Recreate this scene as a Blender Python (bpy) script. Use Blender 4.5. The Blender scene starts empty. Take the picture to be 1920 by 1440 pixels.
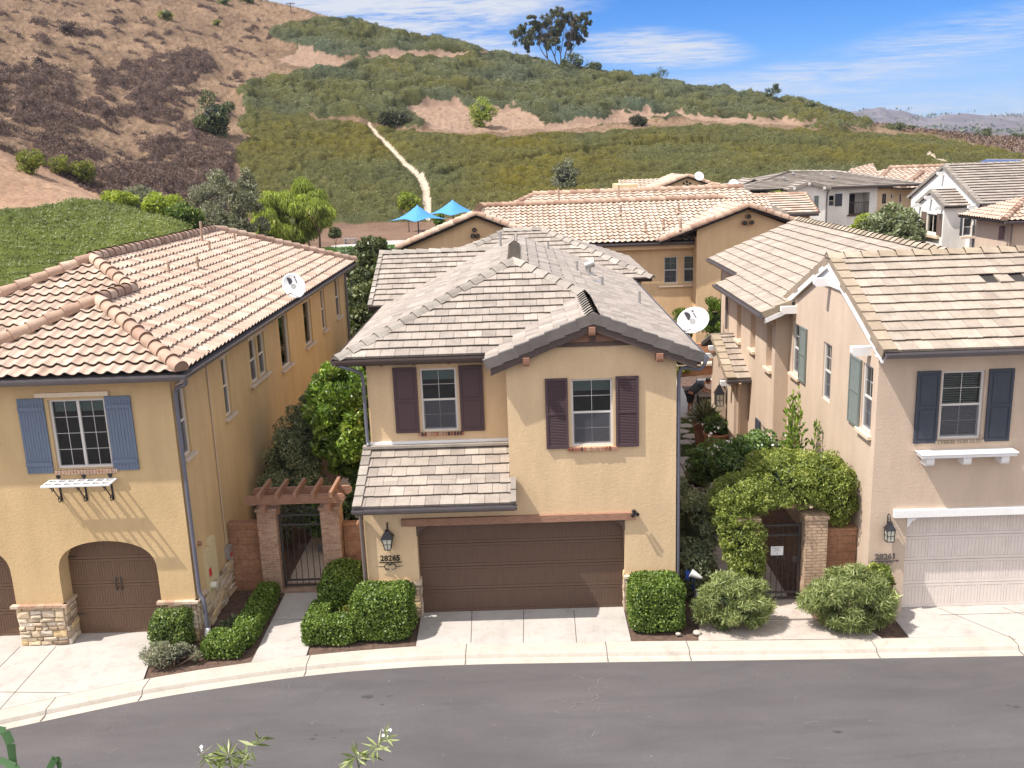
import bpy, math, random
import numpy as np
from mathutils import Vector, Matrix
R_=math.radians
random.seed(11)
rng=np.random.default_rng(5)
SC=bpy.context.scene
COL=SC.collection
# ---------------------------------------------------------------- camera
CF=1780.; CT=R_(13.42); CY=R_(0.86); CR=R_(2.08); CH=10.44
_f=Vector((-math.sin(CY)*math.cos(CT),math.cos(CY)*math.cos(CT),-math.sin(CT)))
_r0=Vector((math.cos(CY),math.sin(CY),0)); _u0=_r0.cross(_f)
_r=_r0*math.cos(CR)-_u0*math.sin(CR); _u=_u0*math.cos(CR)+_r0*math.sin(CR)
cd=bpy.data.cameras.new('camera'); cam=bpy.data.objects.new('camera',cd); COL.objects.link(cam)
cam.matrix_world=Matrix(((_r.x,_u.x,-_f.x,0),(_r.y,_u.y,-_f.y,0),(_r.z,_u.z,-_f.z,CH),(0,0,0,1)))
cd.sensor_width=36; cd.lens=CF/1920*36; cd.clip_end=20000; cd.clip_start=.1
SC.camera=cam
# survey helpers: a sight line of the photograph meets a plane of the place
def ray(x,y): return _f+_r*((x-960)/CF)+_u*((720-y)/CF)
def PY(x,y,Y): d=ray(x,y); return Vector((0,0,CH))+d*(Y/d.y)
def PZ(x,y,z): d=ray(x,y); return Vector((0,0,CH))+d*((z-CH)/d.z)
def PX(x,y,X): d=ray(x,y); return Vector((0,0,CH))+d*(X/d.x)
# ---------------------------------------------------------------- sun and sky
SUNV=Vector((-.58,-.21,1)).normalized()
sl=bpy.data.lights.new('sun','SUN'); sl.energy=4.3; sl.angle=R_(.55); sl.color=(1,.95,.87)
so=bpy.data.objects.new('sun',sl); COL.objects.link(so); so.location=(-30,-20,60)
so.rotation_euler=SUNV.to_track_quat('Z','Y').to_euler()
SC.view_settings.view_transform='Standard'; SC.view_settings.look='None'
SC.view_settings.exposure=.80; SC.view_settings.gamma=1
SC.cycles.max_bounces=6; SC.cycles.transparent_max_bounces=12
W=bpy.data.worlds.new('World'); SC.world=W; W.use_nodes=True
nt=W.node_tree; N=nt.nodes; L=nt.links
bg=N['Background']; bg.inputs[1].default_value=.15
sky=N.new('ShaderNodeTexSky'); sky.sky_type='NISHITA'; sky.sun_disc=False
sky.sun_elevation=math.asin(SUNV.z); sky.sun_rotation=math.atan2(SUNV.x,SUNV.y)
sky.air_density=1.0; sky.dust_density=.35; sky.ozone_density=2.2
def wmath(op,a,b=None,c=None):
    n=N.new('ShaderNodeMath'); n.operation=op
    for i,q in enumerate((a,b,c)):
        if q is None: continue
        if isinstance(q,(int,float)): n.inputs[i].default_value=q
        else: L.new(q,n.inputs[i])
    return n.outputs[0]
tc=N.new('ShaderNodeTexCoord'); sep=N.new('ShaderNodeSeparateXYZ'); L.new(tc.outputs['Generated'],sep.inputs[0])
# high cloud sheet: direction projected onto a plane overhead
zz=wmath('MAXIMUM',sep.outputs[2],.012)
zs=wmath('ADD',zz,.05)
cx=wmath('DIVIDE',sep.outputs[0],zs); cy=wmath('DIVIDE',sep.outputs[1],zs)
cmb=N.new('ShaderNodeCombineXYZ'); L.new(cx,cmb.inputs[0]); L.new(cy,cmb.inputs[1])
def cloudnoise(scale,rot,loc,det=8,sx=1,sy=1,rough=.6,dist=.6):
    mp=N.new('ShaderNodeMapping'); L.new(cmb.outputs[0],mp.inputs[0])
    mp.inputs['Rotation'].default_value=(0,0,rot); mp.inputs['Location'].default_value=loc; mp.inputs['Scale'].default_value=(sx,sy,1)
    n=N.new('ShaderNodeTexNoise'); n.inputs['Scale'].default_value=scale; n.inputs['Detail'].default_value=det; n.inputs['Roughness'].default_value=rough
    n.inputs['Distortion'].default_value=dist
    L.new(mp.outputs[0],n.inputs['Vector']); return n.outputs[0]
def blob(px,py,rx,ry,tilt=0):
    # soft patch of cloud around one direction of the sky
    d=ray(px,py).normalized(); e=ray(px+50,py).normalized(); a=(e-d).normalized(); b=d.cross(a).normalized()
    a2=a*math.cos(tilt)+b*math.sin(tilt); b2=b*math.cos(tilt)-a*math.sin(tilt)
    def dot(v,s):
        n=N.new('ShaderNodeVectorMath'); n.operation='DOT_PRODUCT'; L.new(tc.outputs['Generated'],n.inputs[0]); n.inputs[1].default_value=v
        return wmath('DIVIDE',n.outputs['Value'],s/CF)
    A=dot(a2,rx); B=dot(b2,ry)
    off=(d.dot(a2)/(rx/CF), d.dot(b2)/(ry/CF))
    A=wmath('SUBTRACT',A,off[0]); B=wmath('SUBTRACT',B,off[1])
    r2=wmath('ADD',wmath('MULTIPLY',A,A),wmath('MULTIPLY',B,B))
    return wmath('MAXIMUM',wmath('SUBTRACT',1,r2),0)
n1=cloudnoise(1.5,.5,(3.1,1.7,0),9,1,1.6,.62,.8); n2=cloudnoise(5.5,.9,(0,4,0),8,1,2.2,.65,.5)
nn=wmath('ADD',wmath('MULTIPLY',n1,.55),wmath('MULTIPLY',n2,.45))
bl=None
for (px,py,rx,ry,t,k) in ((720,10,420,75,-.02,1.0),(820,72,260,55,.25,.9),(930,120,150,55,.3,.8),(1235,92,190,42,.02,.95),(1500,150,420,42,-.12,.6),(1800,75,330,55,-.22,.55),(1400,165,330,35,0,.6),(1700,130,420,45,-.15,.35),(1750,215,600,60,-.03,.5),(1350,205,500,60,0,.5),(200,-160,900,150,0,.6),(1500,-260,700,90,0,.5)):
    b=wmath('MULTIPLY',blob(px,py,rx,ry,t),k)
    bl=b if bl is None else wmath('MAXIMUM',bl,b)
dens=wmath('MULTIPLY',bl,wmath('MULTIPLY_ADD',nn,4.6,-1.42))
rp=N.new('ShaderNodeMapRange'); rp.interpolation_type='SMOOTHSTEP'; L.new(dens,rp.inputs[0]); rp.inputs[1].default_value=.02; rp.inputs[2].default_value=1.05; rp.inputs[3].default_value=0; rp.inputs[4].default_value=.96
def wmix(f,a,b,mode='MIX'):
    m=N.new('ShaderNodeMix'); m.data_type='RGBA'; m.blend_type=mode
    if isinstance(f,(int,float)): m.inputs[0].default_value=f
    else: L.new(f,m.inputs[0])
    for i,q in ((6,a),(7,b)):
        if isinstance(q,tuple): m.inputs[i].default_value=(*q,1)
        else: L.new(q,m.inputs[i])
    return m.outputs[2]
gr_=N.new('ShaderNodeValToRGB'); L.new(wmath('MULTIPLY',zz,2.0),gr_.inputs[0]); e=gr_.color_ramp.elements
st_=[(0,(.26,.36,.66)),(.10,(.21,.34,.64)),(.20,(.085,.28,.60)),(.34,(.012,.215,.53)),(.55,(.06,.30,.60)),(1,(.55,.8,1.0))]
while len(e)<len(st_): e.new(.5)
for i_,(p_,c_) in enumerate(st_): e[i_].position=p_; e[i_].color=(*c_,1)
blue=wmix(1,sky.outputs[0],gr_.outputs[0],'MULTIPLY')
vis_=wmix(rp.outputs[0],blue,(3.0,3.05,3.2))
# added fill light: unseen white cloud overhead and behind the view
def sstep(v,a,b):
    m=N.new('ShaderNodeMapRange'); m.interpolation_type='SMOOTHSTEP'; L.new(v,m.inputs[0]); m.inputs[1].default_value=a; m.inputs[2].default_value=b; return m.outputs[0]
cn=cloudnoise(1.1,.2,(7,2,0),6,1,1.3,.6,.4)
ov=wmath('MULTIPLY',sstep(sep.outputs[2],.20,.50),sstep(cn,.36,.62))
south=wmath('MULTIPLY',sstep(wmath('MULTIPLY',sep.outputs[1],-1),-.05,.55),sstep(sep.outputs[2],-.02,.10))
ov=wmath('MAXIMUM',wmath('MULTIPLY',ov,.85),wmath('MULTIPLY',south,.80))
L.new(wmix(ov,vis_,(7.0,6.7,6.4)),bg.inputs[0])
# ---------------------------------------------------------------- object helpers
ORG={}
def tag(o,label=None,cat=None,group=None,kind=None):
    if label: o['label']=label
    if cat: o['category']=cat
    if group: o['group']=group
    if kind: o['kind']=kind
    return o
def empty(name,loc,label,cat,group=None):
    o=bpy.data.objects.new(name,None); COL.objects.link(o); o.location=loc; o.empty_display_size=.2
    ORG[o.name]=Vector(loc); return tag(o,label,cat,group)
def link(me,name,parent,mats):
    o=bpy.data.objects.new(name,me); COL.objects.link(o)
    for m in (mats if isinstance(mats,(list,tuple)) else [mats]): me.materials.append(m)
    if parent is not None:
        o.parent=parent; ORG[o.name]=ORG[parent.name]
    else: ORG[o.name]=Vector((0,0,0))
    return o
def copy_tree(o,parent=None):
    c=o.copy(); COL.objects.link(c)
    if parent is not None: c.parent=parent
    for ch in list(o.children): copy_tree(ch,c)
    return c
class MB:
    def __init__(s): s.v=[];s.f=[];s.mi=[];s.tv=[];s.sm=[];s.marks=[]
    def mark(s):
        if s.marks and s.marks[-1]==len(s.f): return
        s.marks.append(len(s.f))
    def face(s,pts,mi=0,tv=.5,sm=False):
        b=len(s.v); s.v.extend([tuple(p) for p in pts]); s.f.append(tuple(range(b,b+len(pts)))); s.mi.append(mi); s.tv.append(tv); s.sm.append(sm)
    def mesh(s,vs,fs,mi=0,tv=.5,sm=False):
        b=len(s.v); s.v.extend([tuple(p) for p in vs])
        for f in fs: s.f.append(tuple(b+i for i in f)); s.mi.append(mi); s.tv.append(tv); s.sm.append(sm)
    def obox(s,o,ex,ey,ez,mi=0,tv=.5):
        o,ex,ey,ez=Vector(o),Vector(ex),Vector(ey),Vector(ez)
        v=[o,o+ex,o+ex+ey,o+ey,o+ez,o+ex+ez,o+ex+ey+ez,o+ey+ez]
        F=[(0,3,2,1),(4,5,6,7),(0,1,5,4),(1,2,6,5),(2,3,7,6),(3,0,4,7)]
        if ex.cross(ey).dot(ez)<0: F=[tuple(reversed(f)) for f in F]
        s.mesh(v,F,mi,tv)
    def box(s,x0,x1,y0,y1,z0,z1,mi=0,tv=.5):
        s.obox((min(x0,x1),min(y0,y1),min(z0,z1)),(abs(x1-x0),0,0),(0,abs(y1-y0),0),(0,0,abs(z1-z0)),mi,tv)
    def cyl(s,p0,p1,r0,r1=None,n=10,mi=0,tv=.5,caps=True,sm=True):
        r1=r0 if r1 is None else r1
        p0,p1=Vector(p0),Vector(p1); d=(p1-p0).normalized()
        a=d.cross(Vector((0,0,1)) if abs(d.z)<.9 else Vector((1,0,0))).normalized(); b=d.cross(a)
        vs=[]
        for p,r in ((p0,r0),(p1,r1)):
            for i in range(n):
                t=2*math.pi*i/n; vs.append(p+a*math.cos(t)*r+b*math.sin(t)*r)
        s.mesh(vs,[(i,(i+1)%n,n+(i+1)%n,n+i) for i in range(n)],mi,tv,sm)
        if caps: s.mesh(vs,[tuple(range(n-1,-1,-1)),tuple(range(n,2*n))],mi,tv)
    def tube(s,pts,r,n=8,mi=0,tv=.5):
        pts=[Vector(p) for p in pts]; rr=r if isinstance(r,(list,tuple)) else [r]*len(pts)
        vs=[];a=None
        for k,p in enumerate(pts):
            d=(pts[min(k+1,len(pts)-1)]-pts[max(k-1,0)]).normalized()
            if a is None: a=d.cross(Vector((0,0,1)) if abs(d.z)<.9 else Vector((1,0,0))).normalized()
            else: a=(a-d*a.dot(d)).normalized()
            b=d.cross(a)
            for i in range(n):
                t=2*math.pi*i/n; vs.append(p+a*math.cos(t)*rr[k]+b*math.sin(t)*rr[k])
        fs=[]
        for k in range(len(pts)-1):
            for i in range(n): fs.append((k*n+i,k*n+(i+1)%n,(k+1)*n+(i+1)%n,(k+1)*n+i))
        s.mesh(vs,fs,mi,tv,True)
        m=len(pts)-1
        s.mesh(vs,[tuple(range(n-1,-1,-1)),tuple(range(m*n,m*n+n))],mi,tv)
    def lathe(s,c,prof,n=20,mi=0,tv=.5,sx=1,sy=1):
        c=Vector(c); vs=[]
        for r,z in prof:
            for i in range(n):
                t=2*math.pi*i/n; vs.append(c+Vector((r*sx*math.cos(t),r*sy*math.sin(t),z)))
        fs=[]
        for k in range(len(prof)-1):
            for i in range(n): fs.append((k*n+i,k*n+(i+1)%n,(k+1)*n+(i+1)%n,(k+1)*n+i))
        s.mesh(vs,fs,mi,tv,True)
    def build(s,name,mats,parent=None,bevel=0):
        # runs laid one after another become parts of their own
        mk=sorted(set([0]+s.marks+[len(s.f)]))
        if len(mk)>2:
            first=None
            for a,b in zip(mk[:-1],mk[1:]):
                q=MB(); used={}
                for i in range(a,b):
                    f=[]
                    for vi in s.f[i]:
                        if vi not in used: used[vi]=len(q.v); q.v.append(s.v[vi])
                        f.append(used[vi])
                    q.f.append(tuple(f)); q.mi.append(s.mi[i]); q.tv.append(s.tv[i]); q.sm.append(s.sm[i])
                o=q.build(name,mats,parent,bevel); first=first or o
            return first
        me=bpy.data.meshes.new(name); og=ORG[parent.name] if parent is not None else Vector((0,0,0))
        V=np.array([tuple(v) for v in s.v],dtype=np.float64)-np.array(og)
        me.from_pydata(V.tolist(),[],s.f)
        n=len(me.polygons)
        me.polygons.foreach_set('material_index',s.mi); me.polygons.foreach_set('use_smooth',s.sm)
        at=me.attributes.new('tv','FLOAT','FACE'); at.data.foreach_set('value',s.tv)
        # UV in metres, box projected
        nrm=np.empty(n*3); me.polygons.foreach_get('normal',nrm); nrm=np.abs(nrm.reshape(-1,3))
        lt=np.empty(n,dtype=np.int32); me.polygons.foreach_get('loop_total',lt)
        li=np.empty(len(me.loops),dtype=np.int32); me.loops.foreach_get('vertex_index',li)
        ax=np.repeat(np.argmax(nrm*np.array([1.02,1.01,.8]),axis=1),lt)
        P=np.array([tuple(v) for v in s.v])[li]
        U=np.where(ax==0,P[:,1],P[:,0]); Vv=np.where(ax==2,P[:,1],P[:,2])
        uv=me.uv_layers.new(name='UVMap'); uv.data.foreach_set('uv',np.stack([U,Vv],1).ravel())
        me.update()
        o=link(me,name,parent,mats)
        if bevel:
            m=o.modifiers.new('bevel','BEVEL'); m.width=bevel; m.segments=2; m.limit_method='ANGLE'
        return o
def npmesh(name,V,F,mats,parent=None,tv=None,smooth=False,mi=None):
    """V (n,3), F (m,4) arrays to one mesh object"""
    me=bpy.data.meshes.new(name); og=np.array(ORG[parent.name]) if parent is not None else np.zeros(3)
    V=(V-og).astype(np.float32); k=F.shape[1]
    me.vertices.add(len(V)); me.vertices.foreach_set('co',V.ravel())
    me.loops.add(F.size); me.loops.foreach_set('vertex_index',F.ravel().astype(np.int32))
    me.polygons.add(len(F)); me.polygons.foreach_set('loop_start',np.arange(0,F.size,k,dtype=np.int32)); me.polygons.foreach_set('loop_total',np.full(len(F),k,dtype=np.int32))
    if mi is not None: me.polygons.foreach_set('material_index',mi.astype(np.int32))
    me.polygons.foreach_set('use_smooth',np.full(len(F),smooth))
    if tv is not None:
        at=me.attributes.new('tv','FLOAT','FACE'); at.data.foreach_set('value',tv.astype(np.float32))
    me.update(calc_edges=True); me.validate()
    return link(me,name,parent,mats)
# ---------------------------------------------------------------- materials
def newmat(name):
    m=bpy.data.materials.new(name); m.use_nodes=True; t=m.node_tree
    return m,t.nodes,t.links,t.nodes['Principled BSDF']
def ramp(nodes,links,src,stops,interp='LINEAR'):
    r=nodes.new('ShaderNodeValToRGB'); r.color_ramp.interpolation=interp
    e=r.color_ramp.elements
    while len(e)<len(stops): e.new(.5)
    for i,(p,c) in enumerate(stops): e[i].position=p; e[i].color=(c[0],c[1],c[2],1)
    if src is not None: links.new(src,r.inputs[0])
    return r.outputs[0]
def noise(nodes,links,scale,det=4,rough=.6,coord='Object',sc=None,dist=0):
    c=nodes.new('ShaderNodeTexCoord'); s=c.outputs[coord]
    if sc:
        mp=nodes.new('ShaderNodeMapping'); mp.inputs['Scale'].default_value=sc; links.new(s,mp.inputs[0]); s=mp.outputs[0]
    n=nodes.new('ShaderNodeTexNoise'); n.inputs['Scale'].default_value=scale; n.inputs['Detail'].default_value=det; n.inputs['Roughness'].default_value=rough; n.inputs['Distortion'].default_value=dist
    links.new(s,n.inputs['Vector']); return n.outputs[0]
def bump(nodes,links,b,h,strength,dist,prev=None):
    n=nodes.new('ShaderNodeBump'); n.inputs['Strength'].default_value=strength; n.inputs['Distance'].default_value=dist
    links.new(h,n.inputs['Height'])
    if prev is not None: links.new(prev,n.inputs['Normal'])
    links.new(n.outputs[0],b.inputs['Normal']); return n.outputs[0]
def mixc(nodes,links,fac,a,b,mode='MIX'):
    m=nodes.new('ShaderNodeMix'); m.data_type='RGBA'; m.blend_type=mode
    if isinstance(fac,(int,float)): m.inputs[0].default_value=fac
    else: links.new(fac,m.inputs[0])
    for i,q in ((6,a),(7,b)):
        if isinstance(q,tuple): m.inputs[i].default_value=(q[0],q[1],q[2],1)
        else: links.new(q,m.inputs[i])
    return m.outputs[2]
def sc3(c,k): return tuple(min(1,q*k) for q in c)
def stucco(name,c):
    m,n,l,b=newmat(name); b.inputs['Roughness'].default_value=.93; b.inputs['Specular IOR Level'].default_value=.2
    a=noise(n,l,.55,5,.6); f=noise(n,l,26,3,.7); g=noise(n,l,1.1,6,.7,sc=(1.6,1.6,.35))
    base=ramp(n,l,a,[(.3,sc3(c,.93)),(.7,sc3(c,1.05))])
    base=mixc(n,l,f,mixc(n,l,.0,base,base),base)
    streak=ramp(n,l,g,[(.40,(.86,.85,.84)),(.60,(1,1,1))])
    base=mixc(n,l,.6,base,streak,'MULTIPLY')
    fine=ramp(n,l,f,[(.25,(.88,.88,.88)),(.75,(1.0,1.0,1.0))])
    base=mixc(n,l,.8,base,fine,'MULTIPLY')
    l.new(base,b.inputs['Base Color'])
    # trowelled plaster: ridges some centimetres across with fine sand on top
    h1=noise(n,l,19,4,.62,dist=.5); h2=noise(n,l,70,2,.6)
    p=bump(n,l,b,h1,.6,.012); bump(n,l,b,h2,.35,.004,p)
    return m
def plain(name,c,rough=.7,var=.12,sc=6,bmp=0,spec=.4,metal=0,scv=None,det=4):
    m,n,l,b=newmat(name); b.inputs['Roughness'].default_value=rough; b.inputs['Specular IOR Level'].default_value=spec; b.inputs['Metallic'].default_value=metal
    a=noise(n,l,sc,det,.65,sc=scv)
    l.new(ramp(n,l,a,[(.3,sc3(c,1-var)),(.7,sc3(c,1+var))]),b.inputs['Base Color'])
    if bmp: bump(n,l,b,a,.5,bmp)
    return m
def tilemat(name,stops,streak=(3,3,3),rough=.85):
    m,n,l,b=newmat(name); b.inputs['Roughness'].default_value=rough; b.inputs['Specular IOR Level'].default_value=.25
    at=n.new('ShaderNodeAttribute'); at.attribute_name='tv'
    c=ramp(n,l,at.outputs['Fac'],stops)
    a=noise(n,l,2.2,5,.7); f=noise(n,l,24,4,.75)
    c=mixc(n,l,.75,c,ramp(n,l,a,[(.32,(.70,.68,.66)),(.62,(1.06,1.05,1.03))]),'MULTIPLY')
    c=mixc(n,l,.6,c,ramp(n,l,f,[(.3,(.72,.72,.72)),(.7,(1.1,1.1,1.1))]),'MULTIPLY')
    l.new(c,b.inputs['Base Color']); bump(n,l,b,f,.5,.006)
    return m
def brickmat(name,c1,c2,mort,bw=.2,bh=.065,ms=.010,jitter=.0):
    m,n,l,b=newmat(name); b.inputs['Roughness'].default_value=.9; b.inputs['Specular IOR Level'].default_value=.2
    uv=n.new('ShaderNodeTexCoord'); br=n.new('ShaderNodeTexBrick'); l.new(uv.outputs['UV'],br.inputs['Vector'])
    br.inputs['Scale'].default_value=1; br.inputs['Brick Width'].default_value=bw; br.inputs['Row Height'].default_value=bh
    br.inputs['Mortar Size'].default_value=ms; br.inputs['Mortar Smooth'].default_value=.3; br.inputs['Bias'].default_value=0
    br.inputs['Color1'].default_value=(*c1,1); br.inputs['Color2'].default_value=(*c2,1); br.inputs['Mortar'].default_value=(*mort,1)
    f=noise(n,l,14,5,.7); a=noise(n,l,3.3,4,.6)
    c=mixc(n,l,.8,br.outputs['Color'],ramp(n,l,f,[(.3,(.6,.58,.56)),(.7,(1.1,1.1,1.1))]),'MULTIPLY')
    c=mixc(n,l,.6,c,ramp(n,l,a,[(.35,(.7,.7,.72)),(.65,(1.1,1.08,1.05))]),'MULTIPLY')
    l.new(c,b.inputs['Base Color'])
    iv=n.new('ShaderNodeMath'); iv.operation='SUBTRACT'; iv.inputs[0].default_value=1; l.new(br.outputs['Fac'],iv.inputs[1])
    p=bump(n,l,b,iv.outputs[0],.8,.012); bump(n,l,b,f,.4,.006,p)
    return m
def leafmat(name,stops,trans=.35,rough=.5,spec=.35):
    m,n,l,b=newmat(name); b.inputs['Roughness'].default_value=rough; b.inputs['Specular IOR Level'].default_value=spec
    at=n.new('ShaderNodeAttribute'); at.attribute_name='tv'
    c=ramp(n,l,at.outputs['Fac'],stops); l.new(c,b.inputs['Base Color'])
    t=n.new('ShaderNodeBsdfTranslucent'); l.new(mixc(n,l,1,c,(1.2,1.25,.6),'MULTIPLY'),t.inputs[0])
    mxs=n.new('ShaderNodeMixShader'); mxs.inputs[0].default_value=trans
    l.new(b.outputs[0],mxs.inputs[1]); l.new(t.outputs[0],mxs.inputs[2]); l.new(mxs.outputs[0],n['Material Output'].inputs[0])
    return m
def glassmat(name,tint=(.5,.55,.55)):
    m,n,l,b=newmat(name); n.remove(b)
    t=n.new('ShaderNodeBsdfTransparent'); t.inputs[0].default_value=(*tint,1)
    g=n.new('ShaderNodeBsdfGlossy'); g.inputs['Roughness'].default_value=.02
    fr=n.new('ShaderNodeFresnel'); fr.inputs['IOR'].default_value=1.6
    ad=n.new('ShaderNodeMath'); ad.operation='MULTIPLY_ADD'; l.new(fr.outputs[0],ad.inputs[0]); ad.inputs[1].default_value=1.3; ad.inputs[2].default_value=.02
    w=noise(n,l,2.5,2,.5); bp=n.new('ShaderNodeBump'); bp.inputs['Strength'].default_value=.05; bp.inputs['Distance'].default_value=.05; l.new(w,bp.inputs['Height']); l.new(bp.outputs[0],g.inputs['Normal'])
    mxs=n.new('ShaderNodeMixShader'); l.new(ad.outputs[0],mxs.inputs[0]); l.new(t.outputs[0],mxs.inputs[1]); l.new(g.outputs[0],mxs.inputs[2]); l.new(mxs.outputs[0],n['Material Output'].inputs[0])
    return m
M={}
M['st_main']=stucco('stucco_tan',(.65,.475,.293))
M['st_left']=stucco('stucco_ochre',(.565,.40,.215))
M['st_right']=stucco('stucco_rose_beige',(.58,.45,.345))
M['st_far']=stucco('stucco_far_tan',(.66,.46,.27))
M['st_white']=stucco('stucco_white',(.80,.77,.72))
M['st_cream']=stucco('stucco_cream',(.66,.52,.33))
M['st_orange']=stucco('stucco_orange',(.52,.30,.13))
G1=[(0,(.24,.205,.18)),(.3,(.30,.255,.222)),(.6,(.345,.295,.255)),(.85,(.395,.34,.295)),(1,(.45,.39,.335))]
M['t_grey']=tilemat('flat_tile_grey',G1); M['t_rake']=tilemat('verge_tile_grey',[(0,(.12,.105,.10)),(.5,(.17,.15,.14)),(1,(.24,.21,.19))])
M['t_greyc']=tilemat('cap_tile_grey',[(0,(.24,.21,.185)),(.5,(.31,.275,.24)),(1,(.38,.34,.30))])
M['t_tan']=tilemat('flat_tile_tan',[(0,(.29,.235,.195)),(.35,(.345,.285,.235)),(.7,(.395,.33,.27)),(1,(.445,.38,.315))])
M['t_terra']=tilemat('barrel_tile_terracotta',[(0,(.37,.25,.19)),(.35,(.46,.335,.265)),(.7,(.53,.405,.325)),(1,(.60,.485,.40))])
M['t_terrac']=tilemat('cap_tile_terracotta',[(0,(.31,.19,.14)),(.5,(.42,.29,.215)),(1,(.53,.40,.31))])
M['t_pale']=tilemat('barrel_tile_pale',[(0,(.40,.28,.215)),(.35,(.49,.37,.29)),(.7,(.56,.445,.365)),(1,(.63,.53,.44))])
M['t_dark']=plain('roof_underlay_gap_shade',(.035,.03,.028),.9)  # deck underlay, also the painted shade below tile edges
M['fascia']=plain('fascia_brown',(.075,.052,.045),.6,.15,12,.002)
M['gutter']=plain('gutter_slate',(.115,.10,.105),.38,.08,3,spec=.5)
M['gutter_b']=plain('gutter_blue_grey',(.12,.12,.15),.38,.08,3,spec=.5)
M['pipe_b']=plain('pipe_brown_grey',(.17,.135,.12),.4,.08,3,spec=.5)
M['pipe_tan']=plain('pipe_tan',(.48,.36,.27),.5,.08,3)
M['white']=plain('white_paint',(.74,.72,.71),.5,.04,5)
M['cream_trim']=plain('trim_cream',(.63,.51,.38),.7,.06,8,.002)
M['trim_taupe']=plain('trim_taupe',(.50,.41,.33),.7,.06,8,.002)
M['vinyl']=plain('window_vinyl',(.64,.57,.50),.45,.03,5)
M['vinyl_w']=plain('window_vinyl_pale',(.58,.55,.52),.45,.03,5)
M['sh_plum']=plain('shutter_plum',(.070,.040,.045),.55,.12,9,.001,scv=(1,1,4))
M['sh_blue']=plain('shutter_blue',(.125,.155,.215),.6,.12,7,.001,scv=(4,4,.6))
M['sh_slate']=plain('shutter_slate',(.045,.052,.068),.55,.12,7,.001,scv=(4,4,.6))
M['sh_sage']=plain('shutter_sage',(.16,.18,.165),.55,.1,7,.001)
M['sh_brown']=plain('shutter_brown',(.16,.11,.09),.55,.1,7,.001)
M['glass']=glassmat('window_glass')
def screenmat():
    m,n,l,b=newmat('insect_screen'); b.inputs['Base Color'].default_value=(.10,.10,.115,1); b.inputs['Roughness'].default_value=.8
    t=n.new('ShaderNodeBsdfTransparent'); x=n.new('ShaderNodeMixShader'); x.inputs[0].default_value=.55; l.new(t.outputs[0],x.inputs[1]); l.new(b.outputs[0],x.inputs[2]); l.new(x.outputs[0],n['Material Output'].inputs[0]); return m
M['screenm']=screenmat()
M['dark']=plain('room_dark',(.030,.030,.034),.9,.5,1.1)
M['blind']=plain('blind_slat',(.62,.64,.60),.6,.05)
M['shade']=plain('roller_shade',(.40,.47,.44),.8,.05)
M['screen_old']=plain('insect_screen',(.06,.062,.075),.8,.08,60)
M['gd_brown']=plain('garage_paint_brown',(.105,.062,.043),.5,.10,3,.0015,scv=(6,6,.7))
M['gd_umber']=plain('garage_paint_umber',(.135,.078,.048),.5,.12,3,.0015,scv=(6,6,.7))
M['gd_white']=plain('garage_paint_pale',(.60,.53,.485),.5,.05,3,.001)
M['wood']=plain('timber_red',(.27,.145,.095),.75,.28,5,.004,scv=(1,6,6),det=6)
M['wood2']=plain('timber_redbrown',(.26,.13,.085),.8,.25,4,.003,scv=(.8,1,6))
M['wood_d']=plain('timber_dark',(.095,.062,.05),.75,.25,5,.003,scv=(1,6,6),det=6)
M['iron']=plain('wrought_iron',(.045,.038,.038),.5,.15,8,spec=.5)
M['black']=plain('lantern_black',(.012,.012,.017),.35,.2,8,spec=.5)
M['steel']=plain('galvanised_steel',(.36,.35,.34),.4,.1,6,spec=.5,metal=.5)
M['dish']=plain('dish_grey_white',(.70,.70,.70),.35,.03,5,spec=.5)
M['ink']=plain('dark_ink',(.05,.045,.055),.6,.05)
M['red']=plain('red_label',(.5,.02,.03),.5,.05)
M['panel']=plain('panel_tan',(.55,.45,.27),.5,.05,4)
M['brick']=brickmat('pillar_brick',(.36,.20,.13),(.50,.32,.23),(.42,.34,.28))
M['brick_t']=brickmat('pillar_brick_tan',(.50,.35,.24),(.56,.41,.29),(.33,.22,.15),.215,.075,.009)
M['block']=brickmat('wall_block',(.34,.175,.105),(.39,.21,.13),(.29,.17,.11),.42,.20,.009)
M['brick_r']=tilemat('sill_brick',[(0,(.08,.05,.045)),(.3,(.24,.08,.05)),(.6,(.36,.15,.10)),(1,(.45,.30,.22))])
M['stone']=tilemat('ledge_stone',[(0,(.24,.17,.12)),(.3,(.42,.32,.22)),(.6,(.58,.49,.38)),(.85,(.60,.44,.24)),(1,(.66,.57,.47))])
M['mortar']=plain('stone_mortar',(.24,.18,.13),.95,.2,10)
M['terracotta']=plain('glazed_pot',(.26,.13,.085),.6,.35,5,.003)
M['terracotta2']=plain('clay_pot_orange',(.42,.20,.10),.6,.25,5,.003)
M['soil']=plain('garden_soil',(.10,.062,.045),1,.45,9,.03,det=8)
M['canvas']=plain('blue_canvas',(.06,.24,.52),.7,.04,3)
M['solar']=plain('solar_cell',(.03,.05,.13),.2,.1,5,spec=.6)
M['bark']=plain('bark',(.16,.105,.07),.95,.35,8,.02,scv=(3,3,.6))
M['bark_p']=plain('bark_pale',(.34,.27,.21),.95,.3,8,.01,scv=(3,3,.6))
M['lampglass']=plain('frosted_glass',(.62,.60,.50),.3,.08,9,spec=.5)
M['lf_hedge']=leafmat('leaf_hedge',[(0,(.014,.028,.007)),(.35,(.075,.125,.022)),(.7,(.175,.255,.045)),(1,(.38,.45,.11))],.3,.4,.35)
M['lf_hedge2']=leafmat('leaf_hedge_dull',[(0,(0.035,0.052,0.014)),(.4,(0.088,0.140,0.035)),(.75,(0.210,0.280,0.061)),(1,(0.455,0.438,0.140))],.3,.4,.5)
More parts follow.
